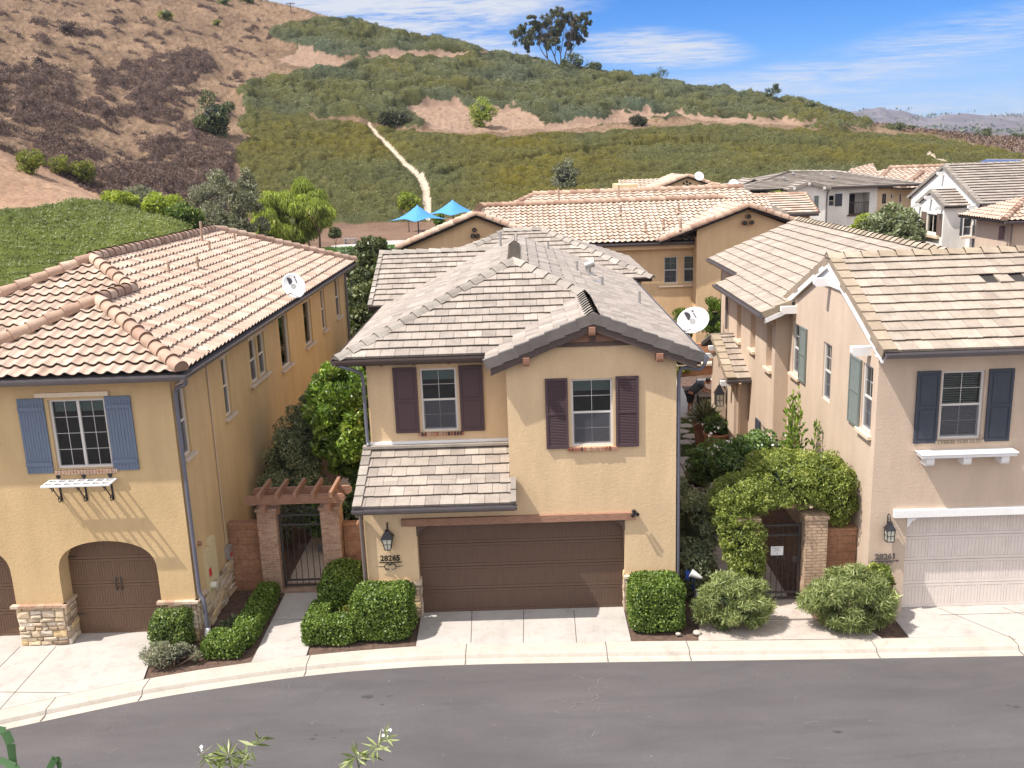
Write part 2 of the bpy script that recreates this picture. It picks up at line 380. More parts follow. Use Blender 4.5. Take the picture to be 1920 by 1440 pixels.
M['lf_lance']=leafmat('leaf_lance',[(0,(.03,.05,.018)),(.4,(.17,.21,.07)),(.75,(.38,.42,.17)),(1,(.62,.62,.36))],.3,.45)
M['lf_vine']=leafmat('leaf_vine',[(0,(.02,.035,.010)),(.35,(.115,.15,.030)),(.75,(.28,.33,.068)),(1,(.50,.50,.16))],.35,.42,.4)
M['lf_olive']=leafmat('leaf_olive',[(0,(.035,.050,.025)),(.5,(.19,.215,.115)),(1,(.38,.41,.24))],.25,.55)
M['lf_bright']=leafmat('leaf_bright',[(0,(.03,.055,.012)),(.35,(.115,.19,.035)),(.7,(.26,.38,.06)),(1,(.50,.55,.14))],.35,.38,.5)
M['lf_pepper']=leafmat('leaf_pepper',[(0,(.07,.085,.015)),(.4,(.23,.28,.045)),(.8,(.42,.48,.09)),(1,(.56,.56,.17))],.4,.5)
M['lf_grey']=leafmat('leaf_grey',[(0,(.03,.03,.02)),(.5,(.21,.21,.14)),(1,(.44,.44,.31))],.25,.6)
M['lf_yg']=leafmat('leaf_yellowgreen',[(0,(.08,.09,.02)),(.5,(.19,.21,.04)),(1,(.38,.36,.07))],.35,.5)
M['lf_pot']=leafmat('leaf_pot_shrub',[(0,(0.035,0.070,0.021)),(.5,(0.088,0.158,0.044)),(1,(0.245,0.333,0.105))],.25,.4,.5)
M['lf_euc']=leafmat('leaf_eucalyptus',[(0,(.035,.036,.018)),(.5,(.085,.088,.036)),(.85,(.15,.145,.055)),(1,(.21,.13,.06))],.25,.5)
M['lf_dark']=leafmat('leaf_darkshrub',[(0,(.02,.026,.012)),(.5,(.082,.100,.040)),(1,(.24,.25,.10))],.2,.5)
M['lf_groundc']=leafmat('leaf_groundcover',[(0,(.06,.055,.03)),(.5,(.12,.13,.06)),(1,(.23,.23,.13))],.25,.55)
M['lf_mass']=leafmat('leaf_mass',[(0,(.07,.08,.02)),(.5,(.13,.15,.03)),(1,(.23,.25,.055))],.3,.55)
M['petal']=plain('white_petal',(.85,.80,.78),.6,.03)
M['skin']=plain('skin',(.36,.18,.12),.55,.06)
M['hair']=plain('hair_dark',(.02,.015,.012),.6,.2)
M['shirt']=plain('shirt_slate',(.055,.06,.08),.85,.12,6)
M['shorts']=plain('shorts_black',(.022,.022,.028),.85,.12,6)
M['lawn']=leafmat('lawn_grass',[(0,(.04,.10,.015)),(.5,(.07,.16,.025)),(1,(.12,.22,.04))],.3,.6)
# ---------------------------------------------------------------- building helpers
class Fr:
    """wall frame: side F (faces -y), R (faces +x), L (faces -x); u runs along the wall, n outward"""
    def __init__(s,side,c):
        s.side=side;s.c=c
        s.n=Vector({'F':(0,-1,0),'R':(1,0,0),'L':(-1,0,0)}[side])
        s.u=Vector({'F':(1,0,0),'R':(0,1,0),'L':(0,1,0)}[side])
        s.o=Vector({'F':(0,c,0),'R':(c,0,0),'L':(c,0,0)}[side])
    def P(s,u,n,z): return s.o+s.u*u+s.n*n+Vector((0,0,z))
    def box(s,mb,u0,u1,n0,n1,z0,z1,mi=0,tv=.5): mb.obox(s.P(u0,n0,z0),s.u*(u1-u0),s.n*(n1-n0),Vector((0,0,z1-z0)),mi,tv)
    def quad(s,mb,pts,n=0,mi=0,tv=.5):
        P=[s.P(a,n,b) for a,b in pts]
        q=(P[1]-P[0]).cross(P[2]-P[0])
        if q.dot(s.n)<0: P.reverse()
        mb.face(P,mi,tv)
def wall(mb,fr,u0,u1,z0,z1,holes=(),rec=.1,mi=0,top=None):
    us=sorted({u0,u1,*[h[0] for h in holes],*[h[1] for h in holes]}); zs=sorted({z0,z1,*[h[2] for h in holes],*[h[3] for h in holes]})
    us=[u for u in us if u0<=u<=u1]; zs=[z for z in zs if z0<=z<=z1]
    for i in range(len(us)-1):
        for j in range(len(zs)-1):
            cu=(us[i]+us[i+1])/2; cz=(zs[j]+zs[j+1])/2
            if any(h[0]<cu<h[1] and h[2]<cz<h[3] for h in holes): continue
            fr.quad(mb,[(us[i],zs[j]),(us[i+1],zs[j]),(us[i+1],zs[j+1]),(us[i],zs[j+1])],0,mi)
    if top: fr.quad(mb,top,0,mi)
    for h in holes:
        a,b,c,d=h[:4]; r=h[4] if len(h)>4 and h[4] else rec; spring=h[5] if len(h)>5 else None
        zt=spring if spring else d
        for (p,q) in (((a,c),(a,zt)),((b,c),(b,zt)))+((((a,d),(b,d)),) if not spring else ())+((((a,c),(b,c)),) if c>z0+.01 else ()):
            P=[fr.P(p[0],0,p[1]),fr.P(q[0],0,q[1]),fr.P(q[0],-r,q[1]),fr.P(p[0],-r,p[1])]
            mb.face(P,mi)
        if spring:
            n=20; cu=(a+b)/2; w=(b-a)/2; hh=d-spring
            arc=[(cu-w*math.cos(math.pi*i/n)*1.0,spring+hh*(math.sin(math.pi*i/n))**.62) for i in range(n+1)]
            arc[0]=(a,spring); arc[-1]=(b,spring)
            for i in range(n):
                p,q=arc[i],arc[i+1]
                fr.quad(mb,[p,q,(q[0],d),(p[0],d)],0,mi) if max(p[1],q[1])<d-1e-4 or min(p[1],q[1])<d-1e-4 else None
                mb.face([fr.P(p[0],0,p[1]),fr.P(q[0],0,q[1]),fr.P(q[0],-r,q[1]),fr.P(p[0],-r,p[1])],mi,.5)
def clip(poly,a,b,c):
    """keep a*x+b*y<=c"""
    out=[]
    for i in range(len(poly)):
        p,q=poly[i],poly[(i+1)%len(poly)]
        dp=a*p[0]+b*p[1]-c; dq=a*q[0]+b*q[1]-c
        if dp<=0: out.append(p)
        if (dp<0<dq) or (dq<0<dp):
            t=dp/(dp-dq); out.append((p[0]+(q[0]-p[0])*t,p[1]+(q[1]-p[1])*t))
    return out
def halfplanes(poly):
    A=sum(poly[i][0]*poly[(i+1)%len(poly)][1]-poly[(i+1)%len(poly)][0]*poly[i][1] for i in range(len(poly)))
    if A<0: poly=poly[::-1]
    H=[]
    for i in range(len(poly)):
        p,q=poly[i],poly[(i+1)%len(poly)]; dx,dy=q[0]-p[0],q[1]-p[1]; l=math.hypot(dx,dy)
        if l<1e-6: continue
        H.append((dy/l,-dx/l,(dy*p[0]-dx*p[1])/l))
    return H
RND=random.Random(3)
def roof_side(mb,side,e,ze,plan,pitch=.41,kind='flat',tw=.33,course=.335,th=.041,deck=True,sub=8,gap=(),mi_t=0,mi_d=1,o0=0.0):
    """one roof slope. side = way it faces (F B L R), e = eave line, plan = convex plan polygon (x,y)"""
    c=1/math.sqrt(1+pitch*pitch); s=pitch*c
    if side=='F': P0=Vector((o0,e,ze)); u=Vector((1,0,0)); sv=Vector((0,c,s))
    if side=='B': P0=Vector((o0,e,ze)); u=Vector((-1,0,0)); sv=Vector((0,-c,s))
    if side=='R': P0=Vector((e,o0,ze)); u=Vector((0,1,0)); sv=Vector((-c,0,s))
    if side=='L': P0=Vector((e,o0,ze)); u=Vector((0,-1,0)); sv=Vector((c,0,s))
    n=u.cross(sv)
    run=Vector((sv.x,sv.y,0))/c
    poly=[((Vector((x,y,0))-Vector((P0.x,P0.y,0))).dot(u),(Vector((x,y,0))-Vector((P0.x,P0.y,0))).dot(run)/c) for x,y in plan]
    H=halfplanes(poly)
    if deck:
        tp=[P0+u*a+sv*b-n*.012 for a,b in poly]; bt=[p-n*.13 for p in tp]
        mb.face(tp,mi_d); mb.face(bt[::-1],mi_d)
        for i in range(len(tp)): mb.face([tp[i],tp[(i+1)%len(tp)],bt[(i+1)%len(tp)],bt[i]],mi_d)
    amin=min(p[0] for p in poly); amax=max(p[0] for p in poly); bmax=max(p[1] for p in poly)
    k=0
    def inside(a,b): return all(h[0]*a+h[1]*b<=h[2]+1e-6 for h in H)
    A=.043
    def prof(a):
        ph=(a/tw)%1.0
        return A*(math.cos(2*math.pi*ph)*.8+math.cos(4*math.pi*ph)*.12)+A*.9
    while k*course<bmax+.01:
        b0=k*course-(.04 if k==0 else 0); b1=(k+1)*course+.02
        off=(tw*.5 if (k%2 and kind=='flat') else 0)
        j0=int(math.floor((amin-off)/tw))-1; j1=int(math.ceil((amax-off)/tw))+1
        for j in range(j0,j1):
            a0=off+j*tw; a1=a0+tw
            if a1<amin or a0>amax: continue
            tv=min(1,max(0,RND.gauss(.5,.17))); 
            if kind=='flat':
                if (k,j) in gap: continue
                lift=RND.uniform(0,.006); g=.004; sk=RND.uniform(-.012,.012)
                q=[(a0+g,b0+sk),(a1-g,b0+sk),(a1-g,b1),(a0+g,b1)]
                if not (inside(*q[0]) and inside(*q[1]) and inside(*q[2]) and inside(*q[3])):
                    for h in H: q=clip(q,*h)
                    if len(q)<3: continue
                T=[P0+u*a+sv*b+n*(th*(1-(b-b0)/course)+.006+lift) for a,b in q]
                mb.face(T,mi_t,tv)
                m=len(q)
                for i in range(m):
                    p1,p2=q[i],q[(i+1)%m]
                    if p1[1]>b1-1e-4 and p2[1]>b1-1e-4: continue
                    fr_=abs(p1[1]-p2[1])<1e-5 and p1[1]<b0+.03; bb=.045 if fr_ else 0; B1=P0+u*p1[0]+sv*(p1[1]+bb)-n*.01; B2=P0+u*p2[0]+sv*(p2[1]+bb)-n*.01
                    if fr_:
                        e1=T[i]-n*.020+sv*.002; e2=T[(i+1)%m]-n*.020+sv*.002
                        mb.face([T[i],e1,e2,T[(i+1)%m]],mi_t,tv); mb.face([e1,B1,B2,e2],mi_d)  # dark face below the tile edge paints the shade of the gap
                    else: mb.face([T[i],B1,B2,T[(i+1)%m]],mi_t,tv)
            else:
                w=tw/sub; lift=RND.uniform(0,.008); tl=RND.uniform(-.010,.010)
                for i in range(sub):
                    x0=a0+i*w; x1=x0+w
                    q=[(x0,b0+tl),(x1,b0+tl),(x1,b1),(x0,b1)]
                    if not (inside(*q[0]) and inside(*q[1]) and inside(*q[2]) and inside(*q[3])):
                        for h in H: q=clip(q,*h)
                        if len(q)<3: continue
                    T=[P0+u*a+sv*b+n*(prof(a if a<x1-1e-9 or i<sub-1 else x1-1e-7)+th*1.35*(1-(b-b0)/course)+lift) for a,b in q]
                    mb.face(T,mi_t,tv)
                    m=len(q)
                    for ii in range(m):
                        p1,p2=q[ii],q[(ii+1)%m]
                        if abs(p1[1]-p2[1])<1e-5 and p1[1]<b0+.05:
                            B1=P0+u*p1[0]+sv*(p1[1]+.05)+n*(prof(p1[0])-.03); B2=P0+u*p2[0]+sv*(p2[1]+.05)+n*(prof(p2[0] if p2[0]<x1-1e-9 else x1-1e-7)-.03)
                            e1=T[ii]-n*.016+sv*.002; e2=T[(ii+1)%m]-n*.016+sv*.002; mb.face([T[ii],e1,e2,T[(ii+1)%m]],mi_t,tv); mb.face([e1,B1,B2,e2],mi_d)  # dark face under the barrel edge, gap shade put into colour
        k+=1
def caps(mb,p0,p1,r=.13,L=.40,kind='barrel',mi=0,lift=.03):
    """overlapping ridge or hip tiles from the low end p0 to p1"""
    mb.mark()
    p0,p1=Vector(p0),Vector(p1); D=p1-p0; n=max(1,round(D.length/L)); d=D.normalized(); st=D.length/n
    sd=d.cross(Vector((0,0,1))).normalized(); up=sd.cross(d)
    for i in range(n):
        a=p0+d*(st*i-.03); b=p0+d*(st*(i+1)+.04); tv=min(1,max(0,RND.gauss(.5,.25)))
        if kind=='barrel':
            ang=[math.pi*t/8 for t in range(-1,10)]
            pr=[(math.cos(t),math.sin(t)) for t in ang]
        else: pr=[(1.15,-.52),(.55,-.02),(.0,.30),(-.55,-.02),(-1.15,-.52)]
        sa=r*1.06*RND.uniform(.97,1.03); sb=r*.90; la=lift+.028; lb=lift-.012
        A=[a+sd*x*sa+up*(y*sa+la) for x,y in pr]; B=[b+sd*x*sb+up*(y*sb+lb) for x,y in pr]
        m=len(pr)
        mb.mesh(A+B,[(t+1,t,m+t,m+t+1) for t in range(m-1)],mi,tv,kind=='barrel')
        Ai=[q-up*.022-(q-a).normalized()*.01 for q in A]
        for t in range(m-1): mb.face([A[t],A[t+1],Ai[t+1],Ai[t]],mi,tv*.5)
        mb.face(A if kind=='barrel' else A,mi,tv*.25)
def rake(mb,p0,p1,out,h=.17,w=.13,L=.37,mi=0,step=.018):
    """L shaped verge tiles along a gable edge, low end p0"""
    mb.mark()
    p0,p1,out=Vector(p0),Vector(p1),Vector(out).normalized(); D=p1-p0; n=max(1,round(D.length/L)); d=D.normalized(); st=D.length/n
    up=Vector((0,0,1)); up=(up-d*up.dot(d)).normalized()
    for i in range(n):
        tv=min(1,max(0,RND.gauss(.4,.22))); a=p0+d*(st*i-.015); e=d*(st+.02)
        j=RND.uniform(0,.006)
        o=a+out*(.0+j); 
        # top leaf and outer skirt, tilted a little so that each tile steps over the one below
        T=[o+up*(.062+step),o+e+up*(.048),o+e-out*w+up*(.048),o-out*w+up*(.062+step)]
        mb.face(T if (T[1]-T[0]).cross(T[2]-T[0]).z>0 else T[::-1],mi,tv)
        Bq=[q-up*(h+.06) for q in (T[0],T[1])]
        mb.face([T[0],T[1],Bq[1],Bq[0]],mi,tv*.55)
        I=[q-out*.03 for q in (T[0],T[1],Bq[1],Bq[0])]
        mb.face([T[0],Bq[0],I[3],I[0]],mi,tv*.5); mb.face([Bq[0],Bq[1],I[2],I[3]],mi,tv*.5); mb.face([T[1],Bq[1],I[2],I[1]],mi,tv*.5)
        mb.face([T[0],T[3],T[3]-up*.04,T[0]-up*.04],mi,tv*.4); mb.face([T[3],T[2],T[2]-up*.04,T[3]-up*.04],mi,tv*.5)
def gutter(mb,p0,p1,out,r=.075,mi=0):
    """half round-ish trough along an eave: p0,p1 at the back top edge"""
    mb.mark()
    p0,p1,out=Vector(p0),Vector(p1),Vector(out).normalized(); z=Vector((0,0,1))
    pr=[(0,0),(0,-.11),(.055,-.125),(.10,-.085),(.125,-.03),(.125,.005),(.112,.005),(.112,-.03),(.088,-.075),(.05,-.11),(.012,-.098),(.012,0)]
    k=r/.075
    A=[p0+out*x*k+z*y*k for x,y in pr]; B=[p1+out*x*k+z*y*k for x,y in pr]; m=len(pr)
    fs=[(t,(t+1)%m,m+(t+1)%m,m+t) for t in range(m)]
    mb.mesh(A+B,fs,mi)
    e=[0,1,2,3,4,5]; mb.face([A[i] for i in e],mi); mb.face([B[i] for i in e[::-1]],mi)
def window(parent,fr,u0,u1,z0,z1,mat='vinyl',style='hung',grid=(2,2),rec=.1,blind=None,fw=.05,lowgrid=True,name='window',screen=True):
    mb=MB(); n0=-rec; f=fw
    fr.box(mb,u0,u0+f,n0-.04,n0+.035,z0,z1); fr.box(mb,u1-f,u1,n0-.04,n0+.035,z0,z1)
    fr.box(mb,u0+f,u1-f,n0-.04,n0+.033,z1-f,z1); fr.box(mb,u0+f,u1-f,n0-.04,n0+.033,z0,z0+f)
    a,b,c,d=u0+f,u1-f,z0+f,z1-f
    # dark room behind
    fr.box(mb,u0,u1,n0-.42,n0-.40,z0,z1,1); fr.box(mb,u0-.01,u0,n0-.4,n0-.04,z0,z1,1); fr.box(mb,u1,u1+.01,n0-.4,n0-.04,z0,z1,1)
    fr.box(mb,u0,u1,n0-.4,n0-.04,z0-.01,z0,1); fr.box(mb,u0,u1,n0-.4,n0-.04,z1,z1+.01,1)
    P=[];mun=.009
    def muntin(a,b,c,d,n,g):
        for i in range(1,g[0]): x=a+(b-a)*i/g[0]; fr.box(mb,x-mun/2,x+mun/2,n-.006,n+.006,c,d)
        for i in range(1,g[1]): y=c+(d-c)*i/g[1]; fr.box(mb,a,b,n-.0055,n+.0055,y-mun/2,y+mun/2)
    if style=='hung':
        m=(c+d)/2; fr.box(mb,a,b,n0-.035,n0+.018,m-.022,m+.022)
        P=[(a,b,m+.022,d,n0-.012),(a,b,c,m-.022,n0-.028)]
        muntin(a,b,m+.022,d,n0-.003,grid)
        if lowgrid: muntin(a,b,c,m-.022,n0-.019,grid)
        sa=.025
        fr.box(mb,a,a+sa,n0-.03,n0-.006,c,m-.022);fr.box(mb,b-sa,b,n0-.03,n0-.006,c,m-.022);fr.box(mb,a+sa,b-sa,n0-.03,n0-.006,c,c+sa)
    elif style=='slider':
        m=(a+b)/2; fr.box(mb,m-.028,m+.028,n0-.035,n0+.018,c,d)
        P=[(a,m-.028,c,d,n0-.012),(m+.028,b,c,d,n0-.028)]
        muntin(a,m-.028,c,d,n0-.003,grid); muntin(m+.028,b,c,d,n0-.019,grid)
    else:
        P=[(a,b,c,d,n0-.012)]; muntin(a,b,c,d,n0-.003,grid)
    w=mb.build(name,[M[mat],M['dark']],parent)
    for q in P:
        g=MB(); fr.quad(g,[(q[0],q[2]),(q[1],q[2]),(q[1],q[3]),(q[0],q[3])],q[4]); g.build('pane',M['glass'],w)
    if screen and style=='hung':
        g=MB(); fr.quad(g,[(a,c),(b,c),(b,(c+d)/2),(a,(c+d)/2)],n0+.012); g.build('insect_screen',M['screenm'],w)
    if blind=='slats':
        g=MB(); z=c+.02
        while z<d-.01:
            g.obox(fr.P(a+.02,n0-.10,z),fr.u*(b-a-.04),fr.n*.034+Vector((0,0,-.018)),Vector((0,0,.004))); z+=.052
        g.build('blind',M['blind'],w)
    elif blind=='shade':
        g=MB(); fr.box(g,a+.01,b-.01,n0-.09,n0-.075,d-.16*(d-c)-.02,d); g.build('shade',M['shade'],w)
    elif blind=='half':
        g=MB(); m=(c+d)/2; fr.box(g,a+.01,b-.01,n0-.09,n0-.075,m,d); g.build('shade',M['shade'],w)
    return w
def shutter(parent,fr,u0,u1,z0,z1,mat,style='louver',mid=.5,n0=.012,t=.045,label=None):
    mb=MB(); f=.055
    if style in('louver','panel'):
        zm=z0+(z1-z0)*mid
        fr.box(mb,u0,u0+f,n0,n0+t,z0,z1);fr.box(mb,u1-f,u1,n0,n0+t,z0,z1)
        for a,b in ((z0,z0+f*1.2),(zm-f/2,zm+f/2),(z1-f,z1)): fr.box(mb,u0+f,u1-f,n0,n0+t-.002,a,b)
        for a,b in ((z0+f*1.2,zm-f/2),(zm+f/2,z1-f)):
            if style=='louver':
                z=a+.004
                while z<b-.02:
                    mb.obox(fr.P(u0+f,n0+.010,z+.022),fr.u*(u1-u0-2*f),fr.n*.026+Vector((0,0,-.024)),Vector((0,0,.008))); z+=.036
                fr.box(mb,u0+f,u1-f,n0,n0+.008,a,b)
            else:
                fr.box(mb,u0+f,u1-f,n0,n0+t-.016,a,b)
                fr.box(mb,u0+f+.035,u1-f-.035,n0,n0+t-.006,a+.035,b-.035)
    elif style=='board':
        k=round((u1-u0)/.066); w=(u1-u0)/k
        for i in range(k): fr.box(mb,u0+i*w+.003,u0+(i+1)*w-.003,n0,n0+.026+RND.uniform(0,.002),z0,z1)
        fr.box(mb,u0,u1,n0,n0+.016,z0,z1)
        for z in (z0+.10*(z1-z0),z1-.16*(z1-z0)): fr.box(mb,u0+.006,u1-.006,n0+.027,n0+.052,z,z+.085)
    o=mb.build('shutter',[M[mat]],parent)
    if label: o['label']=label
    return o
def sill(parent,fr,u0,u1,z,mat,h=.06,n=.09,name='sill'):
    mb=MB(); fr.box(mb,u0,u1,-.02,n,z-h,z); return mb.build(name,M[mat],parent,bevel=.008)
def brick_sill(parent,fr,u0,u1,z,h=.075,n=.07,mat='brick_r'):
    mb=MB(); u=u0
    while u<u1-.03:
        fr.box(mb,u,min(u+.058,u1),-.02,n+RND.uniform(-.004,.004),z-h+RND.uniform(-.004,.004),z,0,RND.random()); u+=.070
    fr.box(mb,u0,u1,-.02,n-.022,z-h+.008,z-.004,1)
    return mb.build('brick_sill',[M[mat],M['cream_trim']],parent)
def garage_door(parent,fr,u0,u1,z0,z1,n,mat,groups,rows=4,planks=6,arch=None,handle=False,hinges=False):
    mb=MB(); rh=(z1-z0)/rows
    for r in range(rows):
        fr.box(mb,u0,u1,n-.05,n+.0,z0+r*rh+.004,z0+(r+1)*rh-.004)
        gw=(u1-u0)/groups
        for g in range(groups):
            a=u0+g*gw+.06; b=u0+(g+1)*gw-.06; c=z0+r*rh+.085; d=z0+(r+1)*rh-.075
            # raised rails round a grooved field
            pw=(b-a)/planks
            for p in range(planks): fr.box(mb,a+p*pw+.003,a+(p+1)*pw-.003,n-.001,n+.006,c,d)
            fr.box(mb,u0+g*gw+.004,a-.006,n-.001,n+.009,c-.01,d+.01); fr.box(mb,b+.006,u0+(g+1)*gw-.004,n-.001,n+.009,c-.01,d+.01)
        fr.box(mb,u0,u1,n-.001,n+.0095,z0+r*rh+.006,z0+r*rh+.073); fr.box(mb,u0,u1,n-.001,n+.0095,z0+(r+1)*rh-.063,z0+(r+1)*rh-.006)
    o=mb.build('garage_door',[M[mat]],parent)
    um=(u0+u1)/2
    if handle:
        for sgn in (-1,1):
            h=MB(); x=um+sgn*.055
            h.tube([fr.P(x,n+.015,z0+(z1-z0)*.44),fr.P(x,n+.05,z0+(z1-z0)*.455),fr.P(x+sgn*.012,n+.05,z0+(z1-z0)*.52),fr.P(x,n+.015,z0+(z1-z0)*.54)],.013)
            fr.box(h,x-.02,x+.02,n+.012,n+.022,z0+(z1-z0)*.43,z0+(z1-z0)*.46);fr.box(h,x-.02,x+.02,n+.012,n+.022,z0+(z1-z0)*.53,z0+(z1-z0)*.56)
            h.build('handle',M['iron'],o)
    if hinges:
        for x,sgn in ((u0+.02,1),(u1-.02,-1)):
            for zf in (.20,.78):
                h=MB(); z=z0+(z1-z0)*zf
                fr.box(h,min(x,x+sgn*.36),max(x,x+sgn*.36),n+.014,n+.022,z-.016,z+.016); h.build('strap_hinge',M['iron'],o)
    return o
def outlooker(parent,fr,u,z,n=.30,w=.15,h=.19,mat='wood2',back=.05):
    mb=MB(); k=5
    pts=[(-back,0),(-back,h)]+[(n,h)]+[(n-.02*0,h*.35)]
    prof=[(-back,h),(n,h),(n,h*.45)]+[(n-.5*h*(1-math.cos(t))*.6,h*.45*(1-math.sin(t))) for t in [math.pi/2*i/k for i in range(1,k+1)]]+[(-back,0)]
    A=[fr.P(u-w/2,a,z+b) for a,b in prof]; B=[fr.P(u+w/2,a,z+b) for a,b in prof]; m=len(prof)
    mb.mesh(A+B,[tuple(range(m)),tuple(range(2*m-1,m-1,-1))]+[(i,m+i,m+(i+1)%m,(i+1)%m) for i in range(m)])
    return mb.build('roof_beam_end',M[mat],parent)
def spout(parent,pts,mat='gutter_b',r=.042,name='downspout'):
    mb=MB(); P=[Vector(p) for p in pts]; Q=[P[0]]
    for i in range(1,len(P)-1):
        a=(P[i-1]-P[i]); b=(P[i+1]-P[i]); k=min(.09,a.length*.4,b.length*.4)
        Q+= [P[i]+a.normalized()*k,P[i]+a.normalized()*k*.3+b.normalized()*k*.3,P[i]+b.normalized()*k]
    Q.append(P[-1]); mb.tube(Q,r,8); return mb.build(name,M[mat],parent)
def vent(parent,p,h=.35,r=.035,mat='steel'):
    mb=MB(); p=Vector(p); mb.cyl(p-Vector((0,0,.1)),p+Vector((0,0,h)),r,r,8); mb.cyl(p+Vector((0,0,-.02)),p+Vector((0,0,.05)),r*2.2,r*1.1,10)
    return mb.build('roof_vent_pipe',M[mat],parent)
def stones(mb,fr,u0,u1,z0,z1,n0=.0,proud=.07,ret=None,seed=1):
    """irregular ledge stone veneer"""
    mb.mark(); rr=random.Random(seed); z=z0
    fr.box(mb,u0,u1,n0-.01,n0+.012,z0,z1,1)
    while z<z1-.02:
        h=min(rr.uniform(.085,.19),z1-z); 
        if z1-(z+h)<.05: h=z1-z
        u=u0
        while u<u1-.01:
            w=rr.uniform(.13,.38)
            if u1-(u+w)<.09: w=u1-u
            def blk(a,b,c,d):
                j=lambda k=.018: rr.uniform(-k,k)
                pr=proud*rr.uniform(.5,1)
                o=[(a+.006,c+.005),(b-.006,c+.005),(b-.006,d-.005),(a+.006,d-.005)]
                o=[(x+j(.008),y+j(.010)) for x,y in o]
                inn=[(x+(.5*(a+b)-x)*.16+j(.01),y+(.5*(c+d)-y)*.22+j(.01)) for x,y in o]
                B=[fr.P(x,n0,y) for x,y in o]; I=[fr.P(x,n0+pr+j(.012),y) for x,y in inn]; Mi=[fr.P(x,n0+pr*.72,y) for x,y in o]
                cc=fr.P((a+b)/2+j(),n0+pr+.012,(c+d)/2+j()); tv=min(1,max(0,rr.gauss(.55,.25)))
                vs=B+Mi+I+[cc]; fs=[]
                for i in range(4):
                    k=(i+1)%4; fs+=[(i,k,4+k,4+i),(4+i,4+k,8+k,8+i),(8+i,8+k,12)]
                mb.mesh(vs,fs,0,tv,False)
            if h>.13 and rr.random()<.4: hm=z+h*rr.uniform(.4,.6); blk(u,u+w,z,hm); blk(u,u+w,hm,z+h)
            else: blk(u,u+w,z,z+h)
            u+=w
        z+=h
def lantern(fr,u,z,label,group=None,s=1.,n0=0,style='taper'):
    """iron wall lantern; z = centre of the glass body"""
    base=fr.P(u,n0,z); t=empty('wall_lantern',tuple(base),label,'lantern',group)
    mb=MB(); n=.17*s
    def ring(w,z,dn=0): return [fr.P(u-w,n0+n-w+dn,z),fr.P(u+w,n0+n-w+dn,z),fr.P(u+w,n0+n+w+dn,z),fr.P(u-w,n0+n+w+dn,z)]
    if style=='taper': wt,wb,zt,zb=.115*s,.065*s,z+.13*s,z-.15*s
    else: wt,wb,zt,zb=.085*s,.078*s,z+.13*s,z-.14*s
    T=ring(wt,zt);B=ring(wb,zb)
    for i in range(4):
        mb.cyl(T[i],B[i],.009*s,.009*s,6); mb.cyl(T[i],T[(i+1)%4],.011*s,.011*s,6); mb.cyl(B[i],B[(i+1)%4],.009*s,.009*s,6)
        mb.cyl((T[i]+T[(i+1)%4])/2,(B[i]+B[(i+1)%4])/2,.006*s,.006*s,5); mb.cyl(T[i].lerp(B[i],.5),T[(i+1)%4].lerp(B[(i+1)%4],.5),.006*s,.006*s,5)
    mb.face(B)
    r1=ring(wt*1.28,zt+.0); r2=ring(wt*.55,zt+.13*s); r3=ring(wt*.42,zt+.17*s); r4=ring(.012,zt+.2*s)
    for a,b in ((r1,r2),(r2,r3),(r3,r4)):
        for i in range(4): mb.face([a[i],a[(i+1)%4],b[(i+1)%4],b[i]])
    mb.face(r1)
    mb.build('lantern_cage',M['black'],t)
    g=MB(); T2=ring(wt*.9,zt-.01); B2=ring(wb*.9,zb+.01)
    for i in range(4): g.face([B2[i],B2[(i+1)%4],T2[(i+1)%4],T2[i]])
    g.build('lantern_glass',M['lampglass'],t)
    a=MB(); top=zt+.2*s
    arc=[fr.P(u,n0+n*(1-math.cos(q))/2*1.0+ (0 if q<3.0 else 0),top+.13*s*math.sin(q)) for q in [math.pi*i/8 for i in range(9)]]
    a.tube([fr.P(u,n0+.01,z+.02*s)]+arc[:1]+arc[1:]+[fr.P(u,n0+n,top-.01)],.010*s,6)
    cur=[fr.P(u,n0+.045*s+.035*s*math.cos(q),top-.02*s+.035*s*math.sin(q)) for q in [i*.55 for i in range(10)]]
    a.tube(cur,.007*s,5)
    fr.box(a,u-.045*s,u+.045*s,n0,n0+.02,z-.12*s,z+.16*s)
    a.build('bracket',M['black'],t)
    return t
def text_obj(txt,size,loc,udir,updir,mat,name,parent=None,ext=.004,align='CENTER',bold=0,spacing=1):
    cu=bpy.data.curves.new(name,'FONT'); cu.body=txt; cu.size=size; cu.extrude=ext; cu.align_x=align; cu.align_y='CENTER'; cu.offset=bold; cu.space_character=spacing
    tmp=bpy.data.objects.new('tmp',cu); COL.objects.link(tmp)
    bpy.context.view_layer.update()
    dg=bpy.context.evaluated_depsgraph_get(); me=bpy.data.meshes.new_from_object(tmp.evaluated_get(dg))
    bpy.data.objects.remove(tmp)
    u=Vector(udir).normalized(); v=Vector(updir).normalized(); w=u.cross(v)
    Mx=Matrix(((u.x,v.x,w.x,loc[0]),(u.y,v.y,w.y,loc[1]),(u.z,v.z,w.z,loc[2]),(0,0,0,1)))
    me.transform(Mx)
    if parent is not None: me.transform(Matrix.Translation(-ORG[parent.name]))
    me.materials.clear()
    return link(me,name,parent,[mat])
